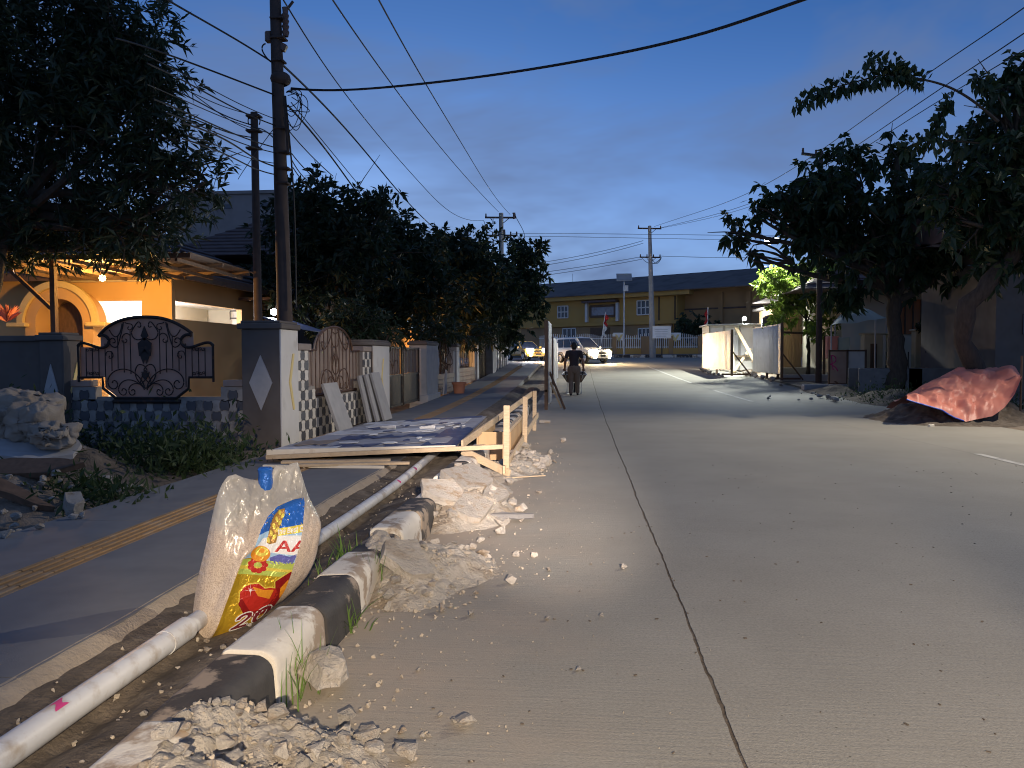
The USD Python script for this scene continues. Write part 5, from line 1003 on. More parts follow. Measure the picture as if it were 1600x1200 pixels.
# ---------------------------------------------------------------- far end of the road: building, fence, poles, cars
FA, FB = at(840, 466, 80), at(1180, 466, 67.5); FA[2] = FB[2] = 0
fe = norm((FB-FA)*[1, 1, 0]); fn = np.array([fe[1], -fe[0], 0])          # along the facade, towards the camera
def fp_(u, v, off=0.0):
    r_ = ray(u, v); o = FA+fn*off; t = np.dot(o-CAM, fn)/np.dot(r_, fn); return CAM+r_*t
def fs(u): return np.dot(fp_(u, 480)-FA, fe)
def fbox(name, s0, s1, z0, z1, d0, d1, m, parent, **k):
    c = FA+fe*(s0+s1)/2+fn*(d0+d1)/2; obj(name, bx((c[0], c[1], (z0+z1)/2), (s1-s0, d1-d0, z1-z0), rz=math.atan2(fe[1], fe[0])), m, parent, **k); return COUNT and f'{parent}/{name}' if COUNT[(parent, name)] == 1 else f'{parent}/{name}_{COUNT[(parent, name)]-1:03d}'
bld = thing('yellow_building', 'long yellow two storey building with dark metal roof closing the end of the road', 'building', FA+fe*8)
ze = fp_(940, 464)[2]; zb1 = 1.3; sR = fs(1058); sW = fs(1330)
fbox('wall', -14, sR, zb1, ze, -9, 0, 'yellow_wall', bld); fbox('warehouse_wall', sR, sW, zb1, ze+.75, -9, -1.6, 'brown_wall', bld, label='brown rear warehouse wall')
zband = fp_(940, 506)[2]
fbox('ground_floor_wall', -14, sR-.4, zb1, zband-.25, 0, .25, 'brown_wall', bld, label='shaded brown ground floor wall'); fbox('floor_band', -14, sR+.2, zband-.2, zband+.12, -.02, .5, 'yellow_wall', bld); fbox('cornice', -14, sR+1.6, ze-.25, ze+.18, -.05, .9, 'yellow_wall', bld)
fbox('wall_band', sR, sW, fp_(1120, 480)[2]-.06, fp_(1120, 480)[2]+.08, -1.61, -1.5, 'roof_tile', bld)
for u in (1030, 1055): fbox('downpipe', fs(u)-.05, fs(u)+.05, zb1, ze-.3, 0, .1, 'pole_steel', bld)
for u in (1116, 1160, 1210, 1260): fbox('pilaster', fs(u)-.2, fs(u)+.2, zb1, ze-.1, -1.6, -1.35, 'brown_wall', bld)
zr = 1.5+(556-441)*(76)/1200
n_ = 66; ss = np.linspace(-14.8, sW+.6, n_)
for a_, b_ in zip(ss[:-1:3], ss[3::3]):
    P = [FA+fe*s+fn*d+np.array([0, 0, z]) for s in (a_, b_-.02) for d, z in ((1.1, ze+.2), (-6.5, zr+.9), (-6.5, zr+.82), (1.1, ze+.12))]; obj('roof_sheet', hull(P), 'roof_metal', bld)
def window(u0, u1, v0, v1, cols, rows, parent, m='glass_dark', off=0.0, fr='window_frame', t=.10):
    p0, p1 = fp_(u0, v1, off), fp_(u1, v0, off); s0, s1 = np.dot(p0-FA, fe), np.dot(p1-FA, fe); z0, z1 = p0[2], p1[2]
    w = fbox('window', s0, s1, z0, z1, off-.02, off+.03, m, parent)
    for k in range(cols+1): s = s0+(s1-s0)*k/cols; fbox('frame_bar', s-t/2, s+t/2, z0, z1, off+.03, off+.10, fr, w)
    for k in range(rows+1): z = z0+(z1-z0)*k/rows; fbox('frame_rail', s0, s1, z-t/2, z+t/2, off+.032, off+.105, fr, w)
    LOC[w] = LOC[parent]
_f = fbox
def fbox(name, s0, s1, z0, z1, d0, d1, m, parent, **k):
    LOC.setdefault(parent, LOC['/'.join(parent.split('/')[:3])]); return _f(name, s0, s1, z0, z1, d0, d1, m, parent, **k)
window(872, 888, 478, 497, 3, 2, bld); window(996, 1016, 469, 492, 3, 2, bld); window(923, 961, 477, 495, 1, 1, bld, 'board_grey', fr='wood_dark', t=.22)
fbox('sunshade', fs(915), fs(968), fp_(940, 473)[2], fp_(940, 470)[2], 0, .8, 'roof_tile', bld)
window(998, 1016, 513, 530, 3, 1, bld, off=.25); window(880, 900, 513, 530, 3, 1, bld, off=.25); fbox('door', fs(925), fs(955), zb1, fp_(940, 512)[2], .25, .33, 'wood_dark', bld)
for u in (918, 966): fbox('window_column', fs(u)-.12, fs(u)+.12, zband+.2, fp_(u, 473)[2], 0, .3, 'window_frame', bld)
obj('aerial', tube([fp_(895, 440, -6.2), fp_(895, 432, -6.2)+[0, 0, .3]], .03, 5), 'galvanised', bld)
# iron fence with chevron emblems
FY = 65.0; gzf = float(gz(FY))
ff_ = thing('iron_fence', 'white barred fence with yellow base and chevron emblems before the yellow building', 'fence', (4, FY, gzf))
fx0, fx1 = at(842, 540, FY)[0], at(1100, 540, FY)[0]
obj('base_wall', bx(((fx0+fx1)/2, FY, gzf+.3), (fx1-fx0, .2, .9)), 'yellow_wall', ff_); obj('plinth', bx(((fx0+fx1)/2, FY-.16, gzf+.02), (fx1-fx0, .12, .5)), 'concrete_dark', ff_)
for u in (868, 908, 960, 1008, 1048, 1094):
    x = at(u, 540, FY)[0]; obj('pillar', bx((x, FY, gzf+.9), (.36 if u != 1008 else .7, .36, 1.7), bev=.02), 'paint_white' if u in (868, 908) else 'brown_wall', ff_)
nb = 0
for x in np.arange(fx0+.1, fx1, .165):
    h = 1.02+.22*abs(math.sin((x-fx0)*PI/2.6)); obj('bar', bx((x, FY, gzf+.75+h/2), (.05, .04, h)), 'paint_white', ff_)
for z in (.85, 1.6): obj('rail', bx(((fx0+fx1)/2, FY+.03, gzf+z), (fx1-fx0, .03, .05)), 'paint_white', ff_)
for u in (967, 1055):
    c = at(u, 528, FY-.08); obj('emblem_board', bx((c[0], FY-.08, c[2]+.12), (.95, .04, .62), bev=.01), 'paint_white', ff_); obj('chevron_emblem', prism([(-.34, .28), (-.16, .28), (0, -.02), (.16, .28), (.34, .28), (0, -.34)], .03, (c[0], FY-.11, c[2]), (1, 0, 0), (0, 0, 1)), 'gold_trim', ff_)
fk = thing('far_kerb', 'black and white kerb stones along the far edge of the junction', 'kerb', (6, 63.3, 1.3), kind=None)
for k, x in enumerate(np.arange(-4, 14, 1.25)): obj('kerb_stone', bx((x, 63.3, 1.40), (1.22, .28, .32), bev=.03), 'kerb_white' if k % 2 else 'kerb_black', fk)
# lamp with solar panel
sx_ = at(975, 545, 63.6); zt_ = at(975, 440, 63.6)[2]
so = thing('solar_lamp', 'slim street lamp post topped by a tilted solar panel', 'street lamp', (sx_[0], 63.6, 1.3))
obj('post', tube([(sx_[0], 63.6, 1.25), (sx_[0], 63.6, zt_)], [.09, .06], 10), 'galvanised', so, smooth=40); obj('base', bx((sx_[0], 63.6, 1.42), (.7, .7, .3), bev=.03), 'concrete_grey', so); obj('battery_box', bx((sx_[0]+.12, 63.6, zt_-.55), (.42, .3, .5), bev=.02), 'galvanised', so)
obj('solar_panel', bx((sx_[0], 63.6, zt_+.35), (1.2, .05, .95), rx=-.9, bev=.01), 'concrete_grey', so); obj('panel_frame', [bx((sx_[0]+m*.6, 63.57, zt_+.35), (.05, .07, .97), rx=-.9) for m in (-1, 1)]+[bx((sx_[0], 63.57+m*.37, zt_+.35+m*.3), (1.22, .07, .05), rx=-.9) for m in (-1, 1)], 'galvanised', so)
# utility poles
def xarm(parent, c, w, ang=0.0, n=3, m='pole_steel', ins=True):
    e = np.array([math.cos(ang), math.sin(ang), 0]); c = np.asarray(c, float); obj('crossarm', bar(c-e*w/2, c+e*w/2, .09, .10), m, parent); obj('arm_brace', bar(c+e*w*.3, c-[0, 0, w*.25], .03, .04), m, parent)
    if ins:
        for s in np.linspace(-.47, .47, n): obj('insulator', lathe([(0, 0), (.05, 0), (.05, .05), (.035, .06), (.055, .10), (.035, .12), (.05, .16), (0, .2)], c+e*w*s+[0, 0, .05], 8), 'insulator', parent)
def pole(label, b, t, r0, r1, m='pole_concrete', n='utility_pole'):
    p = thing(n, label, 'utility pole', b); obj('shaft', tube([b, (np.asarray(b)+t)/2, t], [r0, (r0+r1)/2, r1], 14), m, p, smooth=40); return p
p4b = np.array([at(1020, 556, 62)[0], 62, 1.2]); p4t = at(1015, 353, 62); p4 = pole('pale concrete pole with two crossarms standing before the yellow building', p4b, p4t, .26, .13)
a4 = at(1015, 357, 62); xarm(p4, a4, 1.9, .2, 3); b4 = at(1016, 402, 62); xarm(p4, b4, 1.7, .2, 4)
for k in range(3): obj('jumper_cable', tube(sag(b4+[-.7+.4*k, 0, 0], b4+[.9, .1, 0], .5, 12), .02, 5), 'cable', p4)
p3t = at(783, 333, 46); p3 = pole('concrete pole with wide crossarm rising out of the trees left of the road', np.array([p3t[0]+.02, 46, .8]), p3t, .20, .13)
a3 = at(782, 340, 46); xarm(p3, a3, 1.85, .15, 3); b3 = at(784, 368, 46); xarm(p3, b3, 1.9, .1, 6)
obj('surge_arrester', lathe([(0, 0), (.06, 0), (.06, .3), (.09, .3), (.09, .36), (0, .38)], at(803, 342, 46), 10), 'insulator', p3); obj('surge_arrester', lathe([(0, 0), (.06, 0), (.06, .26), (0, .3)], at(788, 366, 46), 10), 'insulator', p3)
obj('jumper_cable', tube(spline([at(805, 336, 46), at(812, 350, 46), at(818, 362, 46), at(820, 372, 46)], 14), .018, 5), 'cable', p3); obj('jumper_cable', tube(spline([at(756, 345, 46), at(765, 360, 46), at(780, 366, 46)], 14), .018, 5), 'cable', p3)
p1b, p1t = np.array([*at(449, 560, 14)[:2], 0]), at(428, -70, 14); p1 = pole('tall dark leaning power pole with fittings behind the corner pillar', p1b, p1t, .155, .095, 'pole_steel')
def p1at(v): f = (v+70)/(560+70); return p1t+(at(449, 560, 14)-p1t)*f
obj('steel_collar', lathe([(.115, -.10), (.17, -.06), (.19, 0), (.17, .07), (.125, .11)], p1at(122)+[.05, 0, 0], 14), 'pole_steel', p1, smooth=50)
for v, w in ((60, .22), (30, .2), (95, .16), (200, .2), (237, .22), (262, .22), (285, .18)): c = p1at(v); obj('clamp', bx(c+[.05, -.03, 0], (w*1.25, .22, .04), bev=.01), 'pole_steel', p1)
c = at(446, 33, 14); obj('surge_arrester', lathe([(0, -.28), (.05, -.28), (.07, -.2), (.05, -.16), (.07, -.1), (.05, -.06), (.07, 0), (.05, .04), (.07, .1), (.05, .14), (.06, .24), (0, .27)], c, 10), 'insulator', p1)
obj('stay_bar', bar(at(437, 30, 14), at(458, 2, 14), .03, .04), 'pole_steel', p1); obj('fuse_holder', bx(at(420, 58, 14), (.12, .12, .2), bev=.02), 'insulator', p1); obj('fuse_holder', bx(at(440, 73, 14), (.2, .1, .14), ry=.5, bev=.02), 'insulator', p1)
obj('conduit', tube([at(444, 150, 13.85), at(449, 210, 13.85), at(450, 240, 13.85)], .03, 6), 'pole_steel', p1)
obj('drop_cable', tube(spline([at(446, 150, 13.8), at(452, 215, 13.8), at(456, 260, 13.85), at(460, 330, 13.9), at(463, 480, 13.9)], 30), .016, 5), 'cable', p1)
rw = np.random.default_rng(77)
for k in range(7):
    a_, b_ = at(449+rw.uniform(-2, 8), 142+rw.uniform(-4, 10), 13.9), at(452+rw.uniform(0, 16), rw.uniform(165, 215), 13.9); m_ = (a_+b_)/2+[rw.uniform(.05, .35), rw.uniform(-.2, .2), rw.uniform(-.35, .1)]
    obj('cable_loop', tube(spline([a_, m_, b_, (a_+b_)/2-[.1, 0, .1]], 22), .008, 4), 'cable', p1)
obj('cable_loop', tube(spline([at(415, 68, 14), at(410, 72, 14), at(413, 85, 14), at(424, 97, 14)], 16), .014, 5), 'cable', p1)
p2t = at(397, 176, 18); p2 = pole('shorter plain dark steel pole left of the tall leaning one', np.array([at(404, 500, 18)[0], 18, 0]), p2t, .105, .085, 'pole_steel')
for v in (182, 205, 232): obj('clamp', bx(at(397, v, 17.95), (.34, .22, .05), bev=.01), 'pole_steel', p2)
for s in (-1, 1): obj('cable_hook', tube(spline([at(397+s*6, 180, 18), at(397+s*9, 186, 18), at(397+s*8, 195, 18)], 8), .014, 5), 'cable', p2)
p5t = at(1283, 236, 33); p5 = pole('roadside pole half hidden in the crown of the right-hand trees', np.array([p5t[0], 33, .3]), p5t, .13, .09, 'pole_steel')
xarm(p5, at(1275, 243, 33), 1.5, .5, 3); obj('jumper_cable', tube(spline([at(1254, 252, 33), at(1262, 262, 33), at(1272, 272, 33), at(1280, 262, 33)], 14), .014, 5), 'cable', p5)

# wires: each one its own
def wire(label, pts, r, group=None, n=40, cat='cable'):
    P = spline(pts, n) if len(pts) > 2 else sag(pts[0], pts[1], .0, 2); return tag(obj('overhead_cable', tube(P, r, 5), 'cable', smooth=True), label, cat, group)
wire('thick black cable crossing the sky over the road to the upper right', [at(455, 138, 14), at(500, 141, 13.7), at(620, 135, 12.9), at(800, 113, 11.8), at(960, 85, 10.9), at(1120, 46, 10), at(1260, -2, 9.2), at(1420, -62, 8.3), np.array([7.2, 6.4, 7.95]), np.array([10.2, 4.6, 8.7])], .021, n=70)
pole('concrete pole carrying the cable that crosses the road', np.array([10.3, 4.5, -.05]), np.array([10.3, 4.5, 9.0]), .17, .11)
wire('uppermost thick cable running from the top left edge to the leaning pole', [at(150, -70, 9.5), at(265, 2, 11), at(340, 45, 12.3), at(425, 97, 13.9)], .016)
wire('thick cable from the mango tree to the collar of the leaning pole', [at(180, 60, 10.5), at(275, 90, 12), at(350, 118, 13), at(428, 148, 13.9)], .016)
wire('thick cable slanting down from the leaning pole collar past the clouds into the trees', [at(440, 100, 14), at(500, 158, 17), at(580, 248, 24), at(690, 366, 40)], .022)
wire('leftmost of the three power lines falling to the far crossarm', [at(395, -80, 10), at(455, 20, 12.5), at(520, 120, 17), at(600, 222, 24), at(660, 290, 32), at(712, 336, 40), at(756, 344, 46)], .013)
wire('middle of the three power lines falling to the far crossarm', [at(450, -110, 8), at(520, 0, 11), at(600, 115, 16), at(680, 220, 24), at(740, 290, 34), at(779, 331, 46)], .013)
wire('rightmost of the three power lines falling to the far crossarm', [at(535, -110, 8), at(592, 0, 11), at(660, 122, 16.5), at(720, 222, 25), at(765, 295, 36), at(797, 335, 46)], .013)
wire('bundled cable from the leaning pole down over the mid trees', [at(450, 165, 14), at(490, 210, 16), at(530, 262, 19), at(565, 310, 23)], .020)
wire('thinner cable beside the bundle dropping over the mid trees', [at(455, 160, 14), at(500, 215, 16), at(545, 270, 19), at(590, 325, 24)], .010)
for k, (u0, v0, u1, v1) in enumerate(((452, 205, 520, 275), (456, 240, 500, 285), (458, 262, 490, 300), (456, 250, 480, 282))): wire('short service cable fanning down from the leaning pole to the garden trees', [at(u0, v0, 14), at((u0+u1)/2, (v0+v1)/2+3, 15.5), at(u1, v1, 17)], .011, 'service cables below the leaning pole')
for k, (u0, v0, u1, v1, d1) in enumerate(((285, 115, 436, 188, 14), (290, 128, 436, 198, 14), (290, 140, 396, 180, 18), (292, 150, 396, 196, 18), (290, 158, 436, 212, 14), (300, 180, 436, 232, 14), (320, 200, 436, 240, 14), (345, 215, 436, 262, 14), (350, 232, 436, 256, 14), (345, 238, 436, 274, 14), (260, 120, 396, 205, 18), (300, 185, 396, 215, 18))):
    d0 = d1-3.0; wire('dark cable strung between the mango tree and the two near poles', [at(u0-60, v0-30+k, d0-1), at(u0, v0, d0), at((u0+u1)/2, (v0+v1)/2+4, (d0+d1)/2), at(u1, v1, d1)], (.008, .012, .010, .014)[k % 4], 'cables into the mango tree')
wire('cable linking the two near poles at their tops', [at(400, 200, 18), at(415, 205, 16), at(436, 225, 14)], .014); wire('thin stay wire crossing down left of the shorter pole', [at(436, 190, 14), at(410, 225, 15), at(372, 280, 18)], .008)
wire('top line of the three running to the upper right corner', [at(1790, -150, 12), at(1600, 12, 17), at(1460, 108, 23), at(1272, 242, 33), at(1150, 310, 45), at(1022, 354, 62)], .014)
wire('middle line of the three running to the upper right corner', [at(1790, -90, 12), at(1600, 52, 17), at(1460, 145, 23), at(1285, 262, 33), at(1160, 322, 45), at(1032, 356, 62)], .014)
wire('lowest line of the three running to the upper right corner', [at(1790, -45, 12), at(1600, 78, 17), at(1460, 162, 23), at(1290, 268, 33), at(1165, 325, 45), at(1024, 358, 62)], .012)
wire('level line from the far crossarm towards the lamp tree, upper', [at(800, 365, 46), at(1000, 366, 50), at(1180, 368, 56), at(1400, 366, 62)], .014); wire('level line from the far crossarm towards the lamp tree, lower', [at(800, 369, 46), at(1000, 372, 50), at(1180, 375, 56), at(1400, 372, 62)], .014)
for k, (v0, v1) in enumerate(((412, 376), (417, 380))): wire(('upper', 'lower')[k]+' line of the pair sloping to the top of the pale concrete pole', [at(760, v0+9, 58), at(860, v0-4, 59), at(1005, v1, 62)], .018)
for k, (v0, v1) in enumerate(((428, 401), (433, 405))): wire(('upper', 'lower')[k]+' line of the pair sloping to the lower arm of the pale concrete pole', [at(760, v0+9, 58), at(860, v0-4, 59), at(1003, v1, 62)], .018)
wire('line from the lower arm of the pale pole into the right-hand trees', [at(1030, 400, 62), at(1100, 402, 60), at(1300, 402, 56)], .018)

# flags, sign, far right things
def flag(u0, v0, u1, v1, y, label, sw):
    a_, b_ = at(u0, v0, y), at(u1, v1, y); f = thing('flag', label, 'flag', a_); obj('pole', tube([a_, b_], .03, 6), 'paint_white', f); d = norm(b_-a_); L_ = np.linalg.norm(b_-a_)
    for q, (s0, s1, m) in enumerate(((.72, .98, 'flag_red'), (.46, .72, 'flag_white'))):
        t = np.linspace(0, 1, 8); P = np.array([a_+d*L_*(s1+(s0-s1)*k)+np.array([sw*w*(.6+.25*math.sin(9*k)), .06*math.sin(12*k+4*w), -.25*w]) for k in t for w in (0, .5, 1)]); i, j = np.meshgrid(np.arange(7), np.arange(2), indexing='ij'); k3 = i*3+j; Q4 = np.stack([k3, k3+1, k3+4, k3+3], -1).reshape(-1, 4); obj('cloth', (P, np.vstack([Q4[:, :3], Q4[:, [0, 2, 3]]])), m, f)
flag(937, 552, 946, 488, 62.5, 'limp red and white flag on a leaning pole before the yellow building', .35); flag(1105, 560, 1106, 480, 58, 'limp red and white flag on an upright pole left of the white kiosk', -.3)
sg = at(1034, 519, 61); sb = thing('sign_board', 'white notice board on a post in front of the far fence', 'sign', (sg[0], 61, 1.2))
obj('board', bx((sg[0], 61, sg[2]), (1.42, .06, .92), bev=.01), 'sign_white', sb); obj('frame', [bx((sg[0], 60.99, sg[2]+m*.46), (1.48, .08, .05)) for m in (-1, 1)], 'galvanised', sb); obj('post', bar((sg[0]+.02, 61.06, 1.2), (sg[0]+.02, 61.06, sg[2]), .09, .09), 'pole_steel', sb)
obj('printed_line', [bx((sg[0]-.05, 60.962, sg[2]+.2-.17*k), (1.0-.2*(k == 3), .006, .05)) for k in range(4)], 'sign_print', sb)

# ---------------------------------------------------------------- cars
def car(label, pos, head, paint, L_=4.3, H=1.72, W_=1.7, lamp='headlamp', cabin=(-1.0, .28), sedan=False, beam=True, power=900, tail=False):
    h = norm([*head, 0]); l = np.array([-h[1], h[0], 0]); pos = np.asarray(pos, float); U = np.array([0, 0, 1.0])
    T_ = lambda m: (np.asarray(m[0])[:, :1]*h+np.asarray(m[0])[:, 1:2]*l+np.asarray(m[0])[:, 2:3]*U+pos, m[1])
    t = thing('car', label, 'car', pos); w = W_/2; a, b = L_/2, -L_/2; zs = .98 if not sedan else .90
    def H_(pts): return T_(hull([(x, s*y, z) for x, y, z in pts for s in (-1, 1)]))
    obj('body', cat_mesh([H_([(b+.05, w*.92, .34), (b, w*.94, .62), (b+.06, w*.9, zs), (a-.05, w*.86, .34), (a, w*.86, .55), (a-.10, w*.84, .78), (a-1.15, w*.92, zs), (.1, w, .42), (.1, w*1.0, .80), (-1.2, w, .5), (1.1, w, .5), (-.5, w*.95, zs+.015)])]), paint, t, smooth=25)
    gb, gf = (b+.06, a-1.10) if not sedan else (b+.75, a-1.25); tb_, tf_ = (b+.22, a-1.95) if not sedan else (b+1.25, a-2.0)
    obj('cabin', H_([(gb, w*.90, zs-.02), (gf, w*.90, zs-.02), (tb_, w*.74, H-.05), (tf_, w*.74, H-.05), (tb_+.15, w*.66, H), (tf_-.12, w*.66, H)]), paint, t, smooth=20)
    def pane(name, pts, m='glass_dark', off=.012):
        P = np.array(pts, float); nn = norm(np.cross(P[1]-P[0], P[2]-P[0])); nn = nn if np.dot(nn, P.mean(0)-[0, 0, .9]) > 0 else -nn; v = np.vstack([P+nn*off, P-nn*.02]); obj(name, T_(hull(v)), m, t)
    sl_ = lambda x0, x1, z0, z1, s: [(x0[0], s*(w*.90-(w*.16)*(z0-zs)/(H-zs)), z0), (x1[0], s*(w*.90-(w*.16)*(z0-zs)/(H-zs)), z0), (x1[1], s*(w*.90-(w*.16)*(z1-zs)/(H-zs)), z1), (x0[1], s*(w*.90-(w*.16)*(z1-zs)/(H-zs)), z1)]
    z0, z1 = zs+.05, H-.14; cb0, cb1 = gb+.12, tb_+.12; cf0, cf1 = gf-.22, tf_-.08
    div = np.linspace(0, 1, 4 if not sedan else 3)
    for s in (-1, 1):
        for d0, d1 in zip(div[:-1], div[1:]): pane('side_window', sl_((cb0+(cf0-cb0)*(d0+.02), cb1+(cf1-cb1)*(d0+.02)), (cb0+(cf0-cb0)*(d1-.02), cb1+(cf1-cb1)*(d1-.02)), z0, z1, s))
        obj('mirror', T_(bx((gf-.25, s*(w+.08), zs+.06), (.12, .18, .13), bev=.03)), paint, t); obj('door_handle', T_(bx((-.2, s*(w+.002), .83), (.16, .03, .03), bev=.008)), paint, t)
        for x in (a-.82, b+.85):
            ty = obj('tyre', T_(lathe([(.20, -.09), (.30, -.10), (.325, -.06), (.325, .06), (.30, .10), (.20, .09)], (x, s*(w-.08), .325), 24, 'y')), 'tyre', t, smooth=40); obj('rim', T_(lathe([(0, -.02), (.05, .06*1), (.19, .05), (.21, .10), (.21, -.10), (0, -.08)] if s > 0 else [(0, .02), (.05, -.06), (.19, -.05), (.21, -.10), (.21, .10), (0, .08)], (x, s*(w-.07), .325), 20, 'y')), 'rim', ty)
            obj('wheel_arch', T_(tube([(x+.39*math.cos(q), s*(w*.985), .335+.39*math.sin(q)) for q in np.linspace(.1, PI-.1, 14)], .025, 6)), 'black_trim', t)
        obj('headlight', T_(hull([(a-.06, s*.36, .54), (a-.12, s*.80, .56), (a-.06, s*.38, .88), (a-.30, s*.82, .88), (a+.09, s*.42, .70), (a+.06, s*.74, .72)])), lamp, t)
        obj('fog_lamp', T_(lathe([(0, -.03), (.11, -.03), (.12, .02), (.09, .05), (0, .06)], (a+.0, s*.58, .42), 14, 'x')), lamp, t)  # lit fog lamps added to strengthen the headlight glow
        obj('tail_light', T_(bx((b+.03, s*.68, .86), (.08, .16, .26), bev=.02)), 'tail_lamp' if tail else 'print_red', t)
        if beam: spot_light(t.replace('/World/', '/World/')+f"_beam_{'left' if s > 0 else 'right'}", pos+h*(a+.06)+l*s*.6+U*.7, pos+h*(a+6)+l*s*.6-U*.5, power, (1, .66, .32) if lamp == 'headlamp' else (1, .60, .2), 26, .9, .06)
    pane('windscreen', [(gf-.04, -.66, zs+.02), (gf-.04, .66, zs+.02), (tf_+.03, .52, H-.09), (tf_+.03, -.52, H-.09)], off=.03); pane('rear_window', [(gb+.02, -.62, zs+.06), (gb+.02, .62, zs+.06), (tb_-.01, .52, H-.12), (tb_-.01, -.52, H-.12)], off=.02)
    obj('grille', T_(bx((a-.03, 0, .66), (.06, .80, .16), bev=.02)), 'black_trim', t); obj('bumper', T_(hull([(a-.2, s*.80, z) for s in (-1, 1) for z in (.30, .52)]+[(a+.04, s*.6, z) for s in (-1, 1) for z in (.32, .50)])), paint, t); obj('number_plate', T_(bx((a+.045, 0, .46), (.02, .44, .12))), 'black_trim', t); obj('sill', T_(bx((0, 0, .30), (L_*.8, W_*.94, .14), bev=.03)), 'black_trim', t)
    return t
c1 = gon(909, 567); car('white people carrier with glowing headlights turning out of the junction', c1, (.62, -.78), 'car_white', power=320)
c2 = gon(823, 566); c2[1] += 3; c2[2] = float(gz(c2[1])); c2 = np.array([at(822, 560, c2[1])[0], c2[1], float(gz(c2[1]))]); car('low yellow car with white headlights behind the hoarding, half hidden', c2, (.50, -.87), 'car_yellow', 4.0, 1.42, 1.65, 'headlamp_white', sedan=True, power=700, tail=True)
sphere_light('/World/junction_light', c1+np.array([-2.2, -4.2, 2.5]), 0.0, (1, .7, .35), .1) if False else None
# ---------------------------------------------------------------- right side: lamp, hoarding, kiosk, houses, tarpaulin
def street_lamp(label, base, head, z):
    base = np.asarray(base, float); head = np.asarray(head, float); t = thing('street_lamp', label, 'street lamp', base); d = norm((head-base)*[1, 1, 0])
    obj('post', tube([base, [base[0], base[1], z-.6]], [.075, .055], 12), 'pole_steel', t, smooth=40); obj('base_plate', bx(base+[0, 0, .06], (.4, .4, .12), bev=.02), 'concrete_grey', t)
    obj('arm', tube(spline([[base[0], base[1], z-.62], [*(base+(head-base)*.25)[:2], z-.12], [*(head-d*.25)[:2], z+.06]], 16), .04, 8), 'pole_steel', t, smooth=40)
    obj('lamp_housing', hull([head+d*a+np.cross(d, [0, 0, 1])*b+[0, 0, c] for a in (-.32, .32) for b in (-.13, .13) for c in (.02, .07)]+[head+d*a+np.cross(d, [0, 0, 1])*b+[0, 0, .12] for a in (-.22, .2) for b in (-.08, .08)]), 'galvanised', t)
    obj('lamp_glass', hull([head+d*a*q+np.cross(d, [0, 0, 1])*b*q+[0, 0, c] for a in (-.30, .30) for b in (-.18, .18) for q, c in ((1, .018), (.76, -.16), (.4, -.22))]), 'lamp_white', t); return t
LA = at(1205, 374, 38.0); LAb = np.array([at(1287, 560, 38)[0], 38.0, float(gz(38))])
street_lamp('street lamp with a bright white head shining through the right-hand trees', LAb, LA, LA[2])
spot_light('/World/street_lamp_light', LA-[0, 0, .36], LA-[.8, 1.0, 5], 2200, (.96, 1, .92), 62, .5, .14)
LB = np.array([12.6, 15.4, 8.6]); street_lamp('unseen street lamp out of view on the right, placed to light the near road', (15.2, 15.9, .03), LB, LB[2])  # unseen lamp out of view, placed to light the near road
spot_light('/World/near_street_lamp_light', LB-[0, 0, .36], (4.8, 11.5, 0), 1600, (1, .88, .70), 45, .7, .08)

def hoarding2(label, p0, p1, h, zb=.25):
    p0, p1 = np.asarray(p0, float), np.asarray(p1, float); e = norm(p1-p0); n = np.array([e[1], -e[0], 0]); n = n if np.dot(n, -p0) > 0 else -n; L_ = np.linalg.norm(p1-p0)
    t = thing('hoarding_panel', label, 'hoarding', [*(p0+p1)[:2]/2, float(gz((p0[1]+p1[1])/2))]); g0 = float(gz((p0[1]+p1[1])/2))
    s = np.linspace(0, L_, 120); k = np.array([p0+e*a+n*.018*math.sin(a*2*PI/.24) for a in s]); V = np.vstack([k+[0, 0, g0+zb], k+[0, 0, g0+zb+h]]); m = len(s); j = np.arange(m-1); F = np.vstack([np.stack([j, j+1, j+m+1], 1), np.stack([j, j+m+1, j+m], 1)]); V2 = V-n*.004
    obj('zinc_sheet', cat_mesh([(V, F), (V2, F[:, ::-1])]), 'zinc', t, smooth=True)
    for q in (0, L_/2, L_): c = p0+e*q-n*.07; obj('post', bar([*c[:2], g0-.02], [*c[:2], g0+zb+h+.04], .09, .10), 'wood_dark', t)
    for q in (.3, h*.5+zb, h+zb-.15): obj('rail', bar([*(p0-n*.05)[:2], g0+q], [*(p1-n*.05)[:2], g0+q], .05, .07), 'wood_dark', t)
    for q in (.2, L_-.2): c = p0+e*q; obj('brace', bar([*(c-n*.08)[:2], g0+1.2], [*(c-n*1.0)[:2], g0], .05, .06), 'wood_dark', t); obj('foot', bar([*(c+n*.35)[:2], g0+.05], [*(c-n*.9)[:2], g0+.05], .06, .08), 'wood_dark', t)
    return t
hoarding2('left zinc hoarding panel with orange headlight glints before the kiosk', (at(1141, 580, 36.5)[0], 36.5, 0), (at(1098, 580, 42.5)[0], 42.5, 0), 1.85)
hoarding2('right taller zinc hoarding panel standing before the brown shed', (at(1219, 590, 33.6)[0], 33.6, 0), (at(1176, 580, 39.0)[0], 39.0, 0), 2.15)
rr = np.random.default_rng(51)
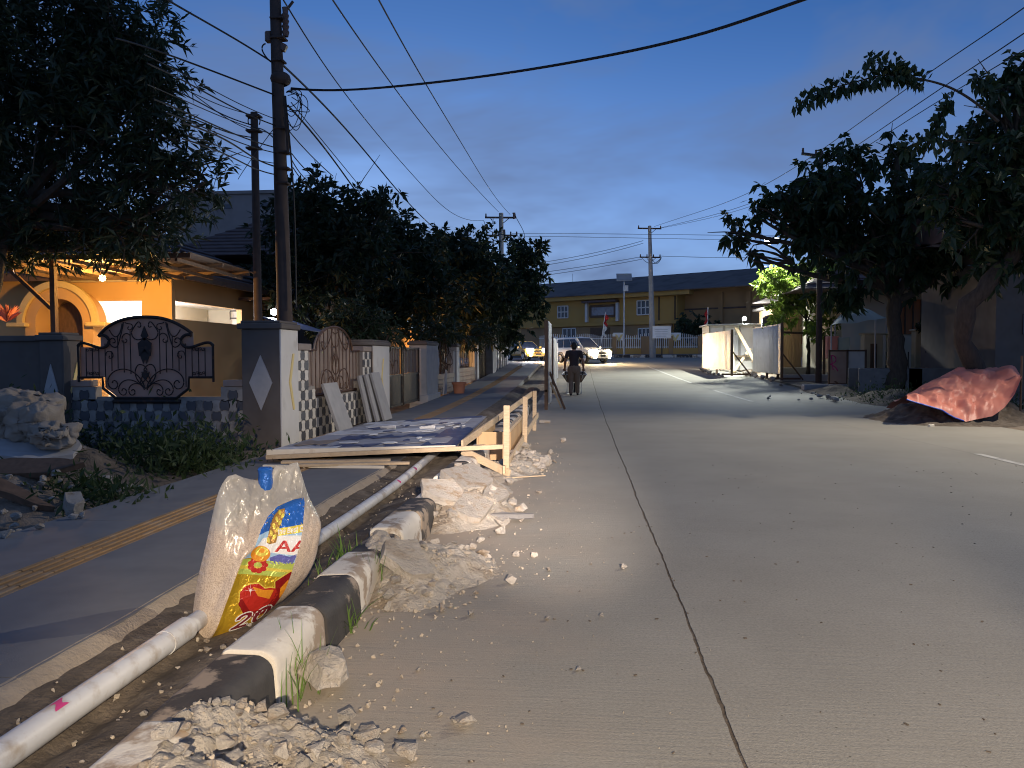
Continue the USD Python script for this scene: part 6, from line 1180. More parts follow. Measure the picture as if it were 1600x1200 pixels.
for p0, p1, n_, nm in (((at(1141, 580, 36.5)[0]-.25, 36.3), (at(1098, 580, 42.5)[0]-.25, 42.3), 7, 'left'), ((at(1219, 590, 33.6)[0]-.3, 33.4), (at(1176, 580, 39)[0]-.3, 38.8), 6, 'right')):
    for k in range(n_):
        f = (k+.5)/n_; x, y = p0[0]+(p1[0]-p0[0])*f+rr.normal()*.1, p0[1]+(p1[1]-p0[1])*f; put_rock(x, y, rr.uniform(.25, .38), f'pale weight stone at the foot of the {nm} zinc hoarding', group=f'weight stones under the {nm} hoarding', z=float(gz(y)), sink=.2)
# kiosk and shed
kx0, kx1, ky = at(1108, 540, 43)[0], at(1203, 540, 43)[0], 43.0; g0 = float(gz(43)); kt = at(1150, 509, 43)[2]
ki = thing('white_kiosk', 'white panelled kiosk lit from above behind the hoarding panels', 'kiosk', ((kx0+kx1)/2, ky+1.2, g0))
obj('wall', bx(((kx0+kx1)/2, ky+1.25, (g0+kt)/2), (kx1-kx0, 2.4, kt-g0)), 'paint_white', ki); obj('roof', bx(((kx0+kx1)/2, ky+1.2, kt+.05), (kx1-kx0+.3, 2.8, .10), bev=.02), 'galvanised', ki)
for k in range(4):
    a_, b_ = kx0+(kx1-kx0)*k/4+.06, kx0+(kx1-kx0)*(k+1)/4-.06; obj('panel', bx(((a_+b_)/2, ky+.02, g0+1.55), (b_-a_, .06, 1.5), bev=.01), 'sign_white', ki); obj('mullion', bx((a_-.06, ky, (g0+kt)/2), (.07, .10, kt-g0)), 'galvanised', ki)
obj('counter', bx(((kx0+kx1)/2, ky-.05, g0+.75), (kx1-kx0, .2, .06)), 'wood_pale', ki)
obj('poster_print', [bx((kx0+.30+.16*k, ky-.015, g0+1.95+.06*(k % 2)), (.09, .006, .22)) for k in range(8)], 'sign_print', ki)
for u0, v0, u1, v1, w, lab in ((1150, 512, 1186, 578, .22, 'broad pale plank leaning across the white kiosk'), (1172, 545, 1146, 582, .16, 'pale plank crossing the broad one at the kiosk'), (1143, 530, 1147, 580, .12, 'upright pale plank left of the broad one'), (1176, 565, 1196, 582, .14, 'short pale plank lying by the right hoarding')):
    a_, b_ = at(u0, v0, 42.0), at(u1, v1, 40.2); b_[2] = max(b_[2], float(gz(40.2))+.04); tag(obj('plank', bar(a_, b_, w, .04), 'wood_pale'), lab, 'plank')
for k in range(12): x, y = rr.uniform(at(1145, 580, 40)[0], at(1215, 580, 40)[0]), rr.uniform(37.5, 41.5); put_rock(x, y, rr.uniform(.2, .55), 'pale rubble lump between the two zinc hoardings', group='lumps between the hoardings', name='rubble_lump', z=float(gz(y)), sink=.3)
km = at(1163, 498, 43.4); kl = thing('kiosk_lamp', 'small white lamp glowing above the kiosk roof', 'lamp', km); obj('bulb', trimesh.creation.icosphere(2, .12).apply_translation(km), 'lamp_white', kl, smooth=True); obj('bracket', tube([km+[0, .1, 0], km+[0, .5, .1], [km[0], km[1]+.5, kt]], .03, 6), 'iron', kl)
sphere_light('/World/kiosk_lamp_light', km-[0, .35, .1], 300, (.92, 1, .96), .1)
sh0, sh1 = at(1206, 540, 42)[0], at(1252, 540, 42)[0]; sd = thing('brown_shed', 'brown boarded shed right of the white kiosk', 'shed', ((sh0+sh1)/2, 43.5, g0)); st = at(1230, 482, 42)[2]
for k in range(9): x = sh0+(sh1-sh0)*(k+.5)/9; obj('wall_board', bx((x, 42.0, (g0+st)/2), ((sh1-sh0)/9-.012, .05, st-g0)), 'plywood', sd)
obj('wall', bx(((sh0+sh1)/2, 43.5, (g0+st)/2), (sh1-sh0, 2.9, st-g0)), 'brown_wall', sd); obj('roof', bx(((sh0+sh1)/2, 43.4, st+.08), (sh1-sh0+.6, 3.8, .10)), 'roof_metal', sd)
wt_ = at(1208, 508, 40.5); tk = thing('water_tank', 'small dark water tank on a stand between kiosk and shed', 'tank', (wt_[0], 41.2, g0)); obj('tank', lathe([(0, -.5), (.38, -.48), (.42, -.3), (.42, .35), (.3, .48), (.12, .55), (0, .56)], (wt_[0], 41.2, wt_[2]), 16), 'black_trim', tk, smooth=40)
for sx in (-.3, .3):
    for sy in (-.3, .3): obj('stand_leg', bar((wt_[0]+sx, 41.2+sy, g0), (wt_[0]+sx, 41.2+sy, wt_[2]-.5), .06, .06), 'iron', tk)
# low barrier pipe, pavement edge, kerb pieces
bp_ = thing('gate_bar', 'dark horizontal bar across the yard entrance beside the shed', 'barrier', (11, 36, .5)); a_, b_ = at(1216, 519, 36), at(1288, 522, 36); obj('bar', tube([a_, b_], .05, 8), 'wood_dark', bp_); obj('post', bar([*b_[:2], float(gz(36))], b_+[0, 0, .1], .1, .1), 'wood_dark', bp_); obj('post', bar([*a_[:2], float(gz(36))], a_+[0, 0, .1], .1, .1), 'wood_dark', bp_)
for k, (u, v, w, h_, y, lab) in enumerate(((1265, 590, 2.4, .3, 34, 'concrete kerb block in front of the lamp post'), (1320, 607, 3.0, .22, 29, 'long low concrete edging below the framed panel'), (1235, 577, 2.2, .35, 39, 'grey block left lying by the shed corner'))):
    c = at(u, v, y); tag(obj('concrete_block', bx((c[0], y, float(gz(y))+h_/2), (w, .4, h_), bev=.03), 'concrete_grey'), lab, 'block')
for k, (u, w) in enumerate(((1378, 1.5), (1416, 1.0), (1458, 1.6))):
    c = at(u, 590, 26.5); g = float(gz(26.5))+.05; t = thing('box_culvert', ('left', 'middle', 'right')[k]+'most grey precast drain box stacked beyond the tarpaulin', 'drain box', (c[0], 26.9, g)); o = Polygon([(-w/2, 0), (w/2, 0), (w/2, .85), (-w/2, .85)])
    obj('side_wall', bx((c[0], 26.5, g+.43), (w, .10, .86), bev=.015), 'concrete_dark', t); obj('side_wall', bx((c[0], 27.5, g+.43), (w, .10, .86), bev=.015), 'concrete_dark', t); obj('base', bx((c[0], 27.0, g+.06), (w, .9, .12)), 'concrete_dark', t)
# framed panel with red scrawl
fx = at(1324, 575, 29.5); g = float(gz(29.5)); z0, z1 = at(1324, 600, 29.5)[2], at(1324, 548, 29.5)[2]; xa_, xb_ = at(1295, 575, 29.5)[0], at(1352, 575, 29.5)[0]
pn = thing('framed_panel', 'pair of pale sheets in a dark frame, the left sheet scrawled red', 'panel', (fx[0], 29.5, g))
xm = (xa_+xb_)/2
obj('sheet', bx(((xa_+xm)/2, 29.5, (z0+z1)/2), (xm-xa_-.06, .02, z1-z0)), 'sheet_pink', pn, label='pale sheet with a red scrawl'); obj('sheet', bx(((xb_+xm)/2, 29.5, (z0+z1)/2), (xb_-xm-.06, .02, z1-z0)), 'wall_white', pn)
for x in (xa_, xm, xb_): obj('frame_post', bar((x, 29.47, g), (x, 29.47, z1+.04), .06, .07), 'wood_dark', pn)
for z in (z0, z1): obj('frame_rail', bar((xa_, 29.46, z), (xb_, 29.46, z), .05, .06), 'wood_dark', pn)
obj('brace', bar((xa_+.2, 29.42, z0+.1), (xa_+.5, 28.8, g), .05, .05), 'wood_dark', pn)
q = lambda u, v: at(u, v, 29.475)
obj('red_scrawl', [tube(spline([q(1298, 556), q(1304, 557), q(1306, 563), q(1301, 568), q(1297, 569)], 14), .022, 5), tube(spline([q(1297, 569), q(1304, 573), q(1309, 580)], 10), .022, 5), tube(spline([q(1299, 556), q(1300, 566), q(1302, 578)], 10), .02, 5)], 'pink_paint', pn)
# houses on the right
hr = thing('veranda_house', 'house with dark pitched roof, cream walls and orange curtained windows behind the right trees', 'house', (15, 36, .3))
X0, X1 = at(1290, 500, 34)[0], at(1580, 500, 34)[0]
obj('wall', bx(((X0+X1)/2+1, 38, 2.2), (X1-X0, 6, 4.2)), 'cream_wall', hr); tile_roof(hr, X0-1.2, X1+2.5, 33.6, 42.5, 4.3, 6.6, n=9)
for u in (1458, 1492, 1420): p = at(u, 495, 34.95); w = obj('window', bx((p[0], 34.98, p[2]), (1.0, .06, 1.5)), 'curtain_orange', hr); LOC[w] = LOC[hr]; obj('window_bar', [bx((p[0]+.5*s, 34.93, p[2]), (.06, .06, 1.5)) for s in (-1, -.33, .33, 1)], 'wood_dark', w)
for u in (1395, 1475, 1535): p = at(u, 500, 34); obj('veranda_post', bar((p[0], 34.1, .3), (p[0], 34.1, 4.3), .16, .16), 'concrete_dark', hr)
gl_ = thing('dark_wall_house', 'dark walled house with metal eaves at the right edge', 'house', (17, 24, .1)); xw = at(1556, 500, 24)[0]
obj('wall', bx((xw+5, 26.5, 2.4), (10, 5, 4.6)), 'wall_grey', gl_); obj('eaves', bx((xw+4.2, 24.3, 4.78), (11.6, 2.2, .08), rx=.14), 'roof_metal', gl_); obj('gutter', tube([(xw-1.5, 23.25, 4.62), (xw+9.5, 23.25, 4.62)], .07, 8), 'galvanised', gl_); obj('window', bx((xw+.9, 23.98, 2.4), (.3, .06, .6)), 'glass_dark', gl_)
obj('roof', hull([(xw-1.6, 23.2, 4.85), (xw+10, 23.2, 4.85), (xw-1.6, 26.6, 6.2), (xw+10, 26.6, 6.2), (xw-1.6, 30, 4.85), (xw+10, 30, 4.85)]), 'roof_tile', gl_)
# garden fence with cream pillars
gf_ = thing('garden_fence', 'low garden wall with cream pillars behind the drain boxes', 'fence', (13, 31, .2)); g = float(gz(31))
for u, w in ((1362, .7), (1440, .62), (1395, .4), (1536, .6)): p = at(u, 540, 31); zt2 = at(u, 523 if u != 1440 else 517, 31)[2]; obj('pillar', bx((p[0], 31, (g+zt2)/2), (w, .4, zt2-g), bev=.02), 'cream_pillar', gf_); obj('pillar_cap', bx((p[0], 31, zt2+.03), (w+.12, .5, .08), bev=.02), 'cream_pillar', gf_); obj('pillar_inset', bx((p[0], 30.79, (g+zt2)/2+.1), (w*.35, .03, (zt2-g)*.55)), 'wood_dark', gf_)
xa2, xb2 = at(1300, 540, 31)[0], at(1580, 540, 31)[0]; obj('low_wall', bx(((xa2+xb2)/2, 31.1, g+.35), (xb2-xa2, .16, .7)), 'cream_wall', gf_)
for k in range(40): x = xa2+(xb2-xa2)*(k+.5)/40; obj('bar', bx((x, 31.1, g+1.0), (.03, .03, .7)), 'iron', gf_)
rd = at(1300, 535, 32); tag(obj('red_box', bx((rd[0], 32, rd[2]-.2), (.45, .3, .9), bev=.02), 'tarp'), 'small red cabinet left of the cream pillars', 'cabinet'); yl = at(1316, 537, 32); tag(obj('pale_box', bx((yl[0], 32, yl[2]-.15), (.5, .3, .8), bev=.02), 'canvas_pale'), 'pale green cabinet beside the small red one', 'cabinet')
# tent canopy
tc_ = at(1322, 489, 31.5); cp = thing('canvas_canopy', 'pale green canvas canopy with sagging edges behind the framed panel', 'canopy', (tc_[0], 31.5, g))
P_ = [at(1299, 508, 30.5), at(1368, 500, 30.5), at(1385, 497, 33.5), at(1305, 500, 33.5)]; n = 12; s_, t_ = np.meshgrid(np.linspace(0, 1, n), np.linspace(0, 1, n)); V = sum(w_[..., None]*p for w_, p in zip(((1-s_)*(1-t_), s_*(1-t_), s_*t_, (1-s_)*t_), P_)); V = V.reshape(-1, 3); V[:, 2] += (.55*np.sin(PI*s_)*np.sin(PI*t_)**.6+.03*np.sin(9*s_)).ravel(); i, j = np.meshgrid(np.arange(n-1), np.arange(n-1), indexing='ij'); k = i*n+j; Q4 = np.stack([k, k+1, k+n+1, k+n], -1).reshape(-1, 4)
obj('canvas', (V, np.vstack([Q4[:, :3], Q4[:, [0, 2, 3]]])), 'canvas_pale', cp, smooth=True)
for p in P_: obj('pole', tube([[p[0], p[1], g], p], .03, 6), 'galvanised', cp)
pc_ = at(1266, 535, 42.5); cl_ = thing('hanging_cloths', 'blue and red cloths hung on a line in the lit yard beyond the shed', 'cloth', (pc_[0], 42.5, g0)); obj('line', tube([at(1248, 522, 42.5), at(1290, 522, 42.5)], .015, 5), 'cable', cl_)
for u, m, w, h_ in ((1254, 'flag_red', .5, .5), (1264, 'print_skyblue', .6, .75), (1272, 'print_skyblue', .45, .9), (1281, 'flag_red', .5, .4)): p = at(u, 523, 42.5); obj('cloth', bx((p[0], 42.5, p[2]-h_/2), (w, .04, h_), bev=.01), m, cl_)
# seated person
ps_ = np.array([at(1466, 560, 28.6)[0], 28.6, float(gz(28.6))+.05]); z_ = .28
person('person in dark clothes and cap sitting behind the drain boxes', ps_, dict(pelvis=(0, 0, .62), belly=(0, .03, .80), chest=(0, .10, 1.02), neck=(0, .18, 1.18), head=(0, .26, 1.30), sh_l=(-.19, .10, 1.12), el_l=(-.24, .22, .86), wr_l=(-.14, .45, .78), sh_r=(.19, .10, 1.12), el_r=(.24, .22, .86), wr_r=(.14, .45, .78), hip_l=(-.10, .04, .60), kn_l=(-.13, .46, .60), an_l=(-.13, .44, .12), hip_r=(.10, .04, .60), kn_r=(.13, .46, .60), an_r=(.13, .44, .12)), yaw=PI/2, cap=True)
tag(obj('wooden_stool', [bx((ps_[0], ps_[1], ps_[2]+.45), (.4, .4, .06), bev=.01)]+[bar((ps_[0]+x, ps_[1]+y, ps_[2]), (ps_[0]+x, ps_[1]+y, ps_[2]+.43), .05, .05) for x in (-.15, .15) for y in (-.15, .15)], 'wood_dark'), 'plain dark stool under the sitting person', 'stool')
# tarpaulin over a soil heap
UU = np.array([1416, 1432, 1450, 1470, 1490, 1510, 1530, 1550, 1570, 1585, 1594]); VR = np.array([622, 612, 603, 594, 587, 583, 578, 578, 573, 576, 592]); VH = np.array([624, 629, 634, 640, 652, 659, 655, 650, 636, 618, 596])
us = np.linspace(1416, 1594, 90); vr_, vh_ = np.interp(us, UU, VR), np.interp(us, UU, VH)
rows_ = []
for k, t in enumerate(np.linspace(0, 1, 44)):
    y = 17.0+1.9*t; w = t**.75; v = vh_+(vr_-vh_)*w; P = np.array([at(u, vv_, y) for u, vv_ in zip(us, v)]); P[:, 2] += .10*np.sin(PI*t)*(vh_-vr_)/80; rows_.append(P)
for k, t in enumerate(np.linspace(.15, 1, 6)):
    P = rows_[43].copy(); P[:, 1] += 1.2*t; P[:, 2] -= (P[:, 2]-.12)*t**1.5; rows_.append(P)
V = np.stack(rows_); sh_ = V.shape; fr = (meshkit.fbm(np.stack([V[..., 0]*2.0+V[..., 2], V[..., 1]*1.3-V[..., 2]*.6, V[..., 2]*2.0], -1), 4, 7)-.5); rg = np.abs(meshkit.fbm(np.stack([V[..., 0]*1.6-V[..., 2]*1.9, V[..., 1]*.8, V[..., 2]*1.0+4], -1), 3, 9)-.5)
edge = np.minimum(1, np.arange(sh_[0])/6)[:, None]; fr2 = np.abs(meshkit.fbm(np.stack([V[..., 0]*4.2+V[..., 2]*2, V[..., 1]*2.2, V[..., 2]*5.0], -1), 3, 17)-.5); rg3 = np.abs(meshkit.fbm(np.stack([V[..., 0]*3.0-V[..., 2]*1.2, V[..., 1]*1.2+V[..., 2]*.5, 0*V[..., 0]+9], -1), 4, 23)-.5); V[..., 1] -= (.7*fr-.75*rg-.12*fr2-.75*rg3+.18)*.55*(.3+.7*edge); V[..., 2] += (.45*fr-.45*rg-.1*fr2-.32*rg3+.16)*.7*edge
V = V.reshape(-1, 3); m = sh_[1]; i, j = np.meshgrid(np.arange(sh_[0]-1), np.arange(m-1), indexing='ij'); k = i*m+j; Q4 = np.stack([k, k+1, k+m+1, k+m], -1).reshape(-1, 4); TF = np.vstack([Q4[:, :3], Q4[:, [0, 2, 3]]])
tp_ = thing('red_tarpaulin', 'crumpled red tarpaulin with blue hem thrown over a soil heap at the road edge', 'tarpaulin', (V[:, 0].mean(), 18, .05)); obj('sheet', (V, TF), 'tarp', tp_, smooth=True); obj('hem', tube(V[:46], .014, 5), 'tarp_blue', tp_, label='blue hem along the lower left edge'); 
hx = V[:, 0].mean(); obj('soil_heap', grid(np.linspace(hx-1.9, hx+1.9, 70), np.linspace(16.6, 20.6, 60), lambda X, Y: gz(Y)-.06+.72*np.exp(-((X-hx-.15)/1.15)**2-((Y-18.5)/1.0)**2)*(1+.5*fb(X, Y, 3, 4, 3))+.26*np.exp(-((X-hx)/1.7)**4-((Y-18.3)/1.5)**4)*(.5+fb(X, Y, 7, 3, 5))), 'dark_soil', tp_, smooth=True)
tag(obj('bamboo_stake', tube([at(1594, 655, 17.6), at(1597, 556, 17.6)], .025, 6), 'wood_dark'), 'thin stake standing at the right end of the red tarpaulin', 'stake')
tag(obj('litter', bx(on(1455, 665, .02), (.14, .05, .05), rz=.4, bev=.01), 'wood_white'), 'small pale piece of litter on the road before the tarpaulin', 'litter')
for k in range(26):
    u = rr.uniform(1180, 1420); y = 24+rr.uniform(0, 10)*(1420-u)/240+rr.normal()*.6; x = at(u, 600, y)[0]; put_rock(x, y, rr.uniform(.08, .25), 'dim rubble lump along the right edge of the road', group='rubble along the right road edge', name='rubble_stone', z=float(gz(y))+.03, sink=.35, detail=False)
# ---------------------------------------------------------------- unseen floodlight behind the camera, placed to light road and rubble
fl = thing('work_floodlight', 'unseen floodlight on a tripod behind the view, placed to light road and rubble', 'floodlight', (FLOOD[0], FLOOD[1]-.3, 0))
obj('housing', bx(FLOOD+[0, -.22, 0], (.36, .12, .28), bev=.02), 'black_trim', fl); obj('lens', bx(FLOOD+[0, -.15, 0], (.30, .02, .22)), 'lamp_white', fl); obj('mast', tube([(FLOOD[0], FLOOD[1]-.25, .6), FLOOD+[0, -.25, -.12]], .025, 8), 'iron', fl)
for q in range(3): a_ = q*2*PI/3; obj('leg', tube([(FLOOD[0], FLOOD[1]-.25, .9), (FLOOD[0]+.5*math.cos(a_), FLOOD[1]-.25+.5*math.sin(a_), 0)], .018, 6), 'iron', fl)
# ---------------------------------------------------------------- rubble lot on the left
mb = np.random.default_rng(61)
def lot_heap(cx, cy, rx, ry, a, label, m='dark_soil'):
    v, f = grid(np.linspace(cx-rx*2, cx+rx*2, 70), np.linspace(cy-ry*2, cy+ry*2, 70), lambda X, Y: .0+a*np.exp(-((X-cx)/rx)**2-((Y-cy)/ry)**2)*(1+1.0*fb(X, Y, 2.2, 4, 5))+.06*fb(X, Y, 8, 4, 2)); t = thing('soil_mound', label, 'mound', (cx, cy, 0)); obj('mound', (v, f), m, t, smooth=True)
lm = on(60, 770, .2); lot_heap(lm[0]-.3, lm[1], .85, .7, .42, 'low mound of soil and stones at the left edge of the footpath', 'soil')
lm2 = on(60, 690, .5); lot_heap(lm2[0]-.3, 8.2, 1.3, 1.0, .75, 'higher dark mound under the piled sacks', 'dark_soil')
def lotz(x, y): return max(.02, .42*math.exp(-((x-lm[0]+.3)/.85)**2-((y-lm[1])/.7)**2), .75*math.exp(-((x-lm2[0]+.3)/1.3)**2-((y-8.2)/1.0)**2))
for k in range(90):
    u = mb.uniform(-10, 230); v = mb.uniform(735, 825) if u < 110 else mb.uniform(740, 785); c = on(min(u, 215), v, .2); s = mb.uniform(.03, .12); put_rock(c[0]+mb.normal()*.08, c[1]+mb.normal()*.08, s, 'dim stone of the rubble beside the footpath on the left', group='stones of the left rubble', name='rubble_stone', z=max(.05, lotz(c[0], c[1])), detail=s > .07, sink=.4)
for k, (u, v, w, h_, lab) in enumerate(((30, 632, .85, .36, 'top pale cloth sack of the pile on the left mound'), (12, 662, .55, .42, 'left bulging sack in the pile on the left mound'), (52, 658, .48, .46, 'right brown-stained sack in the pile on the left mound'), (88, 676, .45, .28, 'small whitish sack at the right foot of the pile'))):
    c = at(u, v, 8.1-.1*k); R_ = np.random.default_rng(70+k); m_ = trimesh.creation.icosphere(4); vv = np.array(m_.vertices); vv = np.sign(vv)*np.abs(vv)**.7; vv *= np.array([w, .55, h_])/2; vv = vv+(meshkit.fbm(vv*3.5+k*9, 4, 3)[:, None]-.5)*.20*np.sign(vv)-np.abs(meshkit.fbm(vv*6+k*5, 3, 6)[:, None]-.5)*.22*np.sign(vv); tag(obj('cloth_sack', (vv+c, np.array(m_.faces)), 'sack_cloth', smooth=True), lab, 'sack')
for k, (u, v, w, l, tilt, lab) in enumerate(((35, 695, 1.5, .8, (.25, -.3), 'wide grey slab sloping on the left mound below the sacks'), (25, 735, 1.4, .3, (.1, -.5), 'long dark board lying along the left mound'), (15, 770, .9, .25, (.5, -.3), 'dark beam sticking out of the left rubble'), (112, 800, .22, .2, (.4, -.4), 'angular block at the corner of the left rubble'))): plate(u, v, w, l, .06 if k < 3 else .16, tilt, .2, lab, .55-.13*k, 'concrete_grey' if k == 0 else 'wood_dark' if k < 3 else 'broken_concrete')
for k, (u, v) in enumerate(((115, 810), (130, 808), (62, 826), (10, 838), (185, 770), (220, 762))): c = on(u, v, .16); put_rock(c[0], c[1], .10, 'loose pale stone fallen onto the edge of the left footpath', group='stones fallen on the footpath', z=.15, sink=.2)
def weeds(cx, cy, rx, ry, n, h_, label, m='weed'):
    b = np.stack([cx+mb.normal(size=n)*rx, cy+mb.normal(size=n)*ry, np.abs(mb.normal(size=n))*h_*.45+.02], -1); d = mb.normal(size=(n, 3)); d[:, 2] = np.abs(d[:, 2])*1.2+.3; return tag(obj('weed_clump', leaves(b, d, mb.uniform(.06, .20, n), mb.uniform(.015, .05, n), mb, .1), m), label, 'weeds')
c = on(265, 735, .1); weeds(c[0], c[1]+.3, .42, .45, 2600, .55, 'tall dark weeds growing before the tiled wall beside the footpath'); c = on(110, 775, .15); weeds(c[0], c[1], .35, .25, 1300, .32, 'dark weeds between the left mounds')
c = on(170, 660, .3); weeds(c[0], 10.4, .5, .35, 1800, .9, 'dark bush against the left half of the tiled wall')
weeds(at(200, 640, 10.9)[0], 10.8, .8, .15, 900, .5, 'thin weeds along the foot of the tiled wall')
# ---------------------------------------------------------------- trees
def tree(label, trunk, r0, r1, blobs, n_cl, per, ll, lw, leafm, seed, name='tree', spread=.55, droop=.25, inner=.55, updir=.3, limbs=True, twig=.35, gap=.36, hole=None):
    """trunk: points of the bole; blobs: (centre, radii) of the crown's masses; leaves sit in whorls on short twigs through those masses."""
    rg = np.random.default_rng(seed); trunk = np.asarray(trunk, float); t = thing(name, label, 'tree', trunk[0])
    P = spline(trunk, 18) if len(trunk) > 2 else np.linspace(trunk[0], trunk[-1], 10); P = P+rg.normal(size=P.shape)*r0*.10; obj('trunk', tube(P, np.linspace(r0, r1, len(P))*(1+.12*rg.normal(size=len(P))), 12), 'bark', t, smooth=60)
    wood = []; top = P[-1]
    if limbs:
        for c, R_ in blobs:
            c = np.asarray(c, float); st_ = P[rg.integers(len(P)*2//3, len(P))]; mid = (st_+c)/2+rg.normal(size=3)*.15+np.array([0, 0, -.15]); wood.append(tube(spline([st_, mid, c], 8), np.linspace(r1*.75, r1*.2, 8), 6))
            for q in range(5): e = c+rg.normal(size=3)*np.asarray(R_)*.6; wood.append(tube(spline([c*.7+st_*.3, (c+e)/2+rg.normal(size=3)*.1, e], 5), np.linspace(r1*.25, r1*.05, 5), 4))
    vol = np.array([np.prod(R_)**.75 for _, R_ in blobs]); pick = rg.choice(len(blobs), n_cl, p=vol/vol.sum()); d = rg.normal(size=(n_cl, 3)); d /= np.linalg.norm(d, axis=1, keepdims=True); rad = rg.random(n_cl)**inner
    C = np.array([blobs[k][0] for k in pick], float); RR = np.array([blobs[k][1] for k in pick], float); base = C+d*RR*rad[:, None]*(.82+.36*meshkit.noise(d*2.2+pick[:, None]*3.1, 5)[:, None])
    keep = meshkit.fbm(base*.9+seed, 3, 3) > gap
    if hole:
        cc = (base-CAM) @ R; keep &= np.hypot(800+FPX*cc[:, 0]/cc[:, 2]-hole[0], 600-FPX*cc[:, 1]/cc[:, 2]-hole[1]) > hole[2]
    base, d, RR = base[keep], d[keep], RR[keep]
    od = d*.8+rg.normal(size=d.shape)*.5; od[:, 2] += updir; od /= np.linalg.norm(od, axis=1, keepdims=True)
    n = len(base); B = np.repeat(base, per, 0)+np.repeat(od, per, 0)*(rg.random((n*per, 1))-.2)*twig; D = np.repeat(od, per, 0)*.55+rg.normal(size=(n*per, 3))*spread; sc = rg.uniform(.65, 1.15, n*per)
    v, f = leaves(B, D, ll*sc, lw*sc*rg.uniform(.8, 1.15, n*per), rg, droop)
    obj('crown', (v, f), leafm, t)
    if twig and n < 4000: wood += [tube([b-o*twig*.8, b+o*twig*.6], .006, 3, cap=False) for b, o in zip(base[::3], od[::3])]
    if wood: obj('limbs', wood, 'bark', t, smooth=60)
    return t
def blob(u, v, rpx, y, ry=1.0, rz=1.0, dy=1.1): r_ = rpx*y/1200; return (at(u, v, y), (r_*ry, r_*dy, r_*rz))
Y0 = 12.6
tree('huge dark mango tree filling the upper left corner', [(at(-22, 600, Y0)[0], Y0, 0), (at(-20, 480, Y0)[0], Y0, at(-20, 480, Y0)[2]), at(5, 380, Y0), at(60, 280, Y0)], .22, .12,
    [blob(70, 150, 205, Y0, dy=.8), blob(-60, 60, 240, Y0, dy=.8), blob(150, 40, 130, Y0, dy=.8), blob(190, 190, 118, Y0, dy=.8), blob(262, 265, 88, Y0, dy=.8), blob(90, 330, 120, Y0+.4, 1.2, .55), blob(-60, 300, 150, Y0), blob(215, 350, 75, Y0+.2, 1, .7), blob(318, 285, 52, Y0, dy=.8), blob(225, 130, 62, Y0), blob(195, 70, 66, Y0), blob(40, 385, 70, Y0+.5, 1.4, .5), blob(150, 372, 60, Y0+.6, 1.4, .5), blob(255, 355, 50, Y0+.6, 1.2, .6)], 3300, 13, .23, .055, 'mango_leaf', 5, 'mango_tree', .5, .22, .5)
tree('small mango bough glowing yellow under the porch light', [at(215, 340, Y0+1.5), at(222, 380, Y0+1.6), at(215, 400, Y0+1.7)], .03, .015, [blob(205, 400, 30, Y0+1.7), blob(235, 408, 20, Y0+1.7)], 60, 12, .20, .045, 'mango_leaf', 9, 'mango_bough', .6, .4, .6, -.3, limbs=False)
tree('first garden tree of the row, dense and dark beside the leaning pole', [(-7.6, 23, .2), (-7.6, 23, 2.2), (-7.4, 23, 3.4)], .18, .12, [blob(505, 350, 78, 23), blob(455, 395, 70, 23), blob(560, 390, 80, 23), blob(510, 440, 90, 23), blob(585, 345, 52, 23), blob(475, 320, 45, 23)], 1150, 12, .30, .11, 'mango_leaf', 15, 'garden_tree')
tree('second garden tree of the row, lower crown behind the arched grille', [(-7.0, 29, .2), (-7.0, 29, 2.4), (-6.8, 29, 3.6)], .18, .12, [blob(640, 410, 68, 29), blob(600, 430, 80, 29), blob(660, 460, 75, 29), blob(625, 372, 42, 29), blob(560, 460, 60, 29)], 1100, 12, .33, .13, 'mango_leaf', 16, 'garden_tree')
tree('third garden tree of the row, above the banded walls', [(-6.2, 35, .5), (-6.2, 35, 2.6), (-6.0, 35, 4)], .18, .12, [blob(715, 430, 68, 35), blob(690, 395, 40, 35), blob(745, 395, 42, 35), blob(720, 475, 66, 35), blob(760, 455, 55, 35), blob(655, 480, 50, 35)], 1050, 12, .36, .15, 'mango_leaf', 17, 'garden_tree')
tree('fourth garden tree of the row, overhanging the footpath beside the far crossarm pole', [(-4.9, 43, .7), (-4.9, 43, 3), (-4.6, 43, 4.5)], .18, .12, [blob(800, 430, 52, 43), blob(825, 400, 28, 43), blob(780, 470, 55, 43), blob(822, 468, 42, 43), blob(835, 440, 22, 43), blob(790, 505, 42, 43), blob(750, 500, 45, 40)], 1000, 12, .40, .17, 'mango_leaf', 18, 'garden_tree')
tree('airy broad-leaved shrub rising behind the arched grille wall', [(at(550, 540, 18)[0], 18, .1), (at(550, 520, 18)[0], 18, 1.4)], .05, .03, [blob(555, 508, 36, 18, 1.3, .9), blob(590, 520, 30, 18.5), blob(520, 520, 22, 17.5)], 260, 10, .22, .06, 'mango_leaf', 19, 'shrub', .7, .3)
tree('low shrub hanging over the banded wall', [(at(690, 560, 26)[0], 26, .2), (at(690, 530, 26)[0], 26, 1.5)], .05, .03, [blob(690, 522, 32, 26, 1.5, .6), blob(740, 525, 30, 31, 1.5, .6)], 220, 10, .26, .08, 'mango_leaf', 20, 'shrub', .7, .3)
